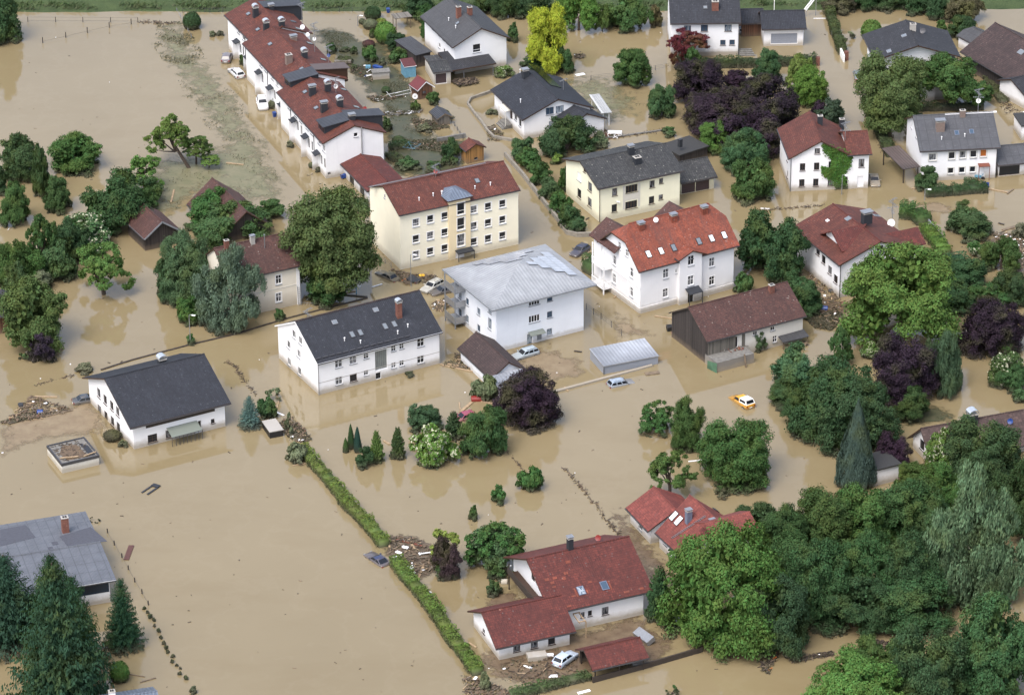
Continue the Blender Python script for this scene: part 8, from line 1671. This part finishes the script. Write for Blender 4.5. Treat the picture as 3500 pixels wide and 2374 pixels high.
boxthing(*zp(Z97, 1015, 512), 2.0, 1.4, .3, -30, 'slate', 'panel', 'grey panel in the debris by the lamp post', 'panel', raw=True, z=.1, tilt=(12, 15))
boxthing(*zp(Z93, 1035, 152-40), .1, .1, .1, 0, 'whitep', 'scrap', 'x', 'scrap', raw=True) if False else None
for x, y, lab in ((912, 1165, 'leftmost white slab on the hedge debris raft'), (955, 1130, 'topmost white slab on the hedge debris raft'), (900, 1198, 'lowest white slab on the hedge debris raft'), (988, 1266, 'small white box at the lower hedge end'), (1110, 1432, 'white board on the lower hedge')):
    boxthing(*zp(Z93, x, y), .95, .5, .18, random.uniform(-40, 60), 'whitep', 'slab', lab, 'slab', raw=True, z=.12)
mb = MB(); 
for a_, b_ in (((-.9, 0), (.9, 0)), ((-.9, -.3), (-.9, .3)), ((.9, -.3), (.9, .3))): mb.bar((*a_, .2), (*b_, .2), .2, .1)
o = mb.build('window_frame', 'whitep'); q = G(*zp(Z93, 1095, 1172)); o.location = (q.x, q.y, .1); o.rotation_euler = (0, 0, R(15)); tag(o, 'white frame lying on the hedge debris raft', 'frame')
mb = MB(); mb.bar((-1.4, -.5, .05), (1.2, -.5, .05), .3, .12); mb.bar((-1.4, .5, .05), (1.2, .5, .05), .3, .12); mb.bar((1.2, -.6, .1), (1.2, .6, .1), .7, .2)
o = mb.build('bench_frame', 'slate'); q = G(*zp(Z0B, 1015, 195)); r2 = G(*zp(Z0B, 1040, 178)); o.location = (q.x, q.y, 0); o.rotation_euler = (0, 0, math.atan2(r2.y-q.y, r2.x-q.x)); tag(o, 'dark U shaped frame floating alone in the lower left water', 'frame')
# ladder by the garage, swing frame, clothes line
q = G(*zp(Z225, 1325, 150)); r2 = G(*zp(Z225, 1480, 62)); root = empty('ladder', (q.x, q.y, 0), 0, 'aluminium ladder leaning beside the pale grey garage', 'ladder'); d = Vector((r2.x-q.x, r2.y-q.y, 0))*.45; e = Vector((-d.y, d.x, 0)).normalized()*.5
mb = MB(); p1, p2 = Vector((0, 0, 1.2)), Vector((d.x*1.15, d.y*.2, 3.6)); mb.bar(p1, p2, .12); mb.bar(p1+e, p2+e, .12); mb.build('rail', 'whitep', root); mb = MB()
for i in range(12): c = p1.lerp(p2, (i+.5)/12); mb.bar(c, c+e, .08)
mb.build('rungs', 'whitep', root); mb = MB(); mb.bar((p2.x, p2.y, -1), p2, .1); mb.bar((0, 0, -1), p1, .1); mb.build('support', 'steel', root)
q = G(*zp(Z115, 600, 920)); root = empty('swing_frame', (q.x, q.y, .1), R(18), 'collapsed white garden swing frame by the wine red hut', 'swing'); mb = MB()
for a_, b_ in (((-2.2, .2, .9), (-1.6, -.5, .1)), ((-1.6, -.5, .1), (2.2, -.4, .3)), ((2.2, -.4, .3), (2.0, .4, 1.6)), ((-2.2, .2, .3), (2.1, .3, .6)), ((-.6, .1, .4), (.8, .1, .6))): mb.bar(a_, b_, .06)
mb.build('tubes', 'dishw', root); mb = MB()
for k in range(6): mb.bar((1.7+.1*k, .2, 1.0+.12*k), (2.3+.1*k, .9, 1.1+.12*k), .06)
mb.build('slatted_seat', 'beam', root)
q = G(*zp(Z115, 728, 1510)); root = empty('clothes_airer', (q.x, q.y, 0), 0, 'rotary clothes airer in the lowest terrace garden', 'clothes airer'); MB().tube([(0, 0, -.5), (0, 0, 2.2)], .03, 6).build('pole', 'steel', root)
mb = MB()
for k in range(4): an = k*1.57+.4; mb.bar((0, 0, 1.6), (1.7*math.cos(an), 1.7*math.sin(an), 2.15), .035)
for rr in (.9, 1.6):
    for k in range(4): an, bn_ = k*1.57+.4, (k+1)*1.57+.4; mb.bar((rr*math.cos(an), rr*math.sin(an), 1.6+.33*rr), (rr*math.cos(bn_), rr*math.sin(bn_), 1.6+.33*rr), .015)
mb.build('arms', 'bluep', root)
# floating aerials
q = G(*zp(Z97, 310, 668)); root = empty('fallen_aerial', (q.x, q.y, .1), R(-8), 'fallen aerial mast lying in the water near the old house', 'aerial'); mb = MB(); mb.bar((-1.8, 0, .1), (1.6, 0, .1), .05); mb.bar((-.6, .6, .2), (.9, 2.6, 1.4), .06)
for k in range(6): mb.bar((-1.2+.45*k, -.8, .1), (-1.2+.45*k, .6, .1), .03)
mb.build('rods', 'steel', root)
# lamps and signs
lamp(*zp(Z07, 1283, 945), zp(Z07, 1283, 742)[1], 'tall street lamp beside the kerb left of the silvery willow'); lamp(*zp(Z97, 995, 550), zp(Z97, 999, 335)[1], 'street lamp rising from the debris by the cream block'); lamp(*zp(Z15, 1178, 1470), zp(Z15, 1178, 1358)[1], 'street lamp in front of the yellow house')
lamp(*zp(Z26, 545, 1310), zp(Z26, 548, 1180)[1], 'street lamp in front of the ivy house'); lamp(*zp(Z306, 505, 262), zp(Z306, 505, 148)[1], 'street lamp at the left end of the dark clipped hedge'); lamp(*zp(Z26, 1745, 835), zp(Z26, 1745, 755)[1], 'thin lamp post at the right edge behind the carport')
lamp(*zp(ZB, 488, 750), zp(ZB, 482, 680)[1], 'white garden lamp with three globes beside the balcony', 'whitep', globes=3); lamp(*zp(Z115, 205, 250), zp(Z115, 207, 152)[1], 'thin garden lamp in the water right of the terrace end'); lamp(*zp(Z225, 1040, 105), -60, 'white flag pole behind the pale grey garage', 'whitep', arm=.1)
lamp(*zp(Z97, 627, 600), zp(Z97, 627, 550)[1], 'small traffic sign post before the dark round tree', 'bluep', arm=.2)
# motorcycle wreck
q = G(*zp(Z306, 1080, 35)); root = empty('motorcycle', (q.x, q.y, -.1), R(-20), 'wrecked motorcycle heaped by the door of the panelled roof house', 'motorcycle'); mb = MB(); mb.bar((-.6, 0, .55), (.5, 0, .6), .28, .35); mb.bar((-.9, 0, .75), (-.2, 0, .75), .25, .12); mb.bar((.5, 0, .5), (.8, 0, 1.0), .1); mb.bar((.75, -.4, 1.0), (.75, .4, 1.0), .06); mb.build('frame', 'bluep', root)
for xx in (-.75, .85): MB().tube([(xx, -.06, .3), (xx, .06, .3)], .32, 14).build('wheel', 'black', root)
# garden wheel
q = G(*zp(Z115, 755, 960)); mb = MB(); mb.tube([(0, -.04, .75), (0, .04, .75)], .5, 20); mb.tube([(0, -.05, .75), (0, .05, .75)], .12, 10, 1); o = mb.build('round_table_top', ['dishw', 'steeld']); o.location = (q.x, q.y, -.15); o.rotation_euler = (R(-12), 0, R(-10)); tag(o, 'white round table top leaning at the wine red garden hut', 'table top')

# specks of litter drifting everywhere
rg = random.Random(77); mb = MB()
for _ in range(520):
    q = O(rg.uniform(0, 2324), rg.uniform(30, 1570)); a = rg.uniform(0, 3.14); l_ = rg.choice((.12, .18, .3, .5)); mb.bar((q.x, q.y, .02), (q.x+math.cos(a)*l_, q.y+math.sin(a)*l_, .03), rg.uniform(.06, .2), .04, rg.choices((0, 1, 2, 3), (.45, .3, .15, .1))[0])
o = mb.build('floating_litter', ['bark', 'beamg', 'mud', 'whitep']); o['kind'] = 'stuff'
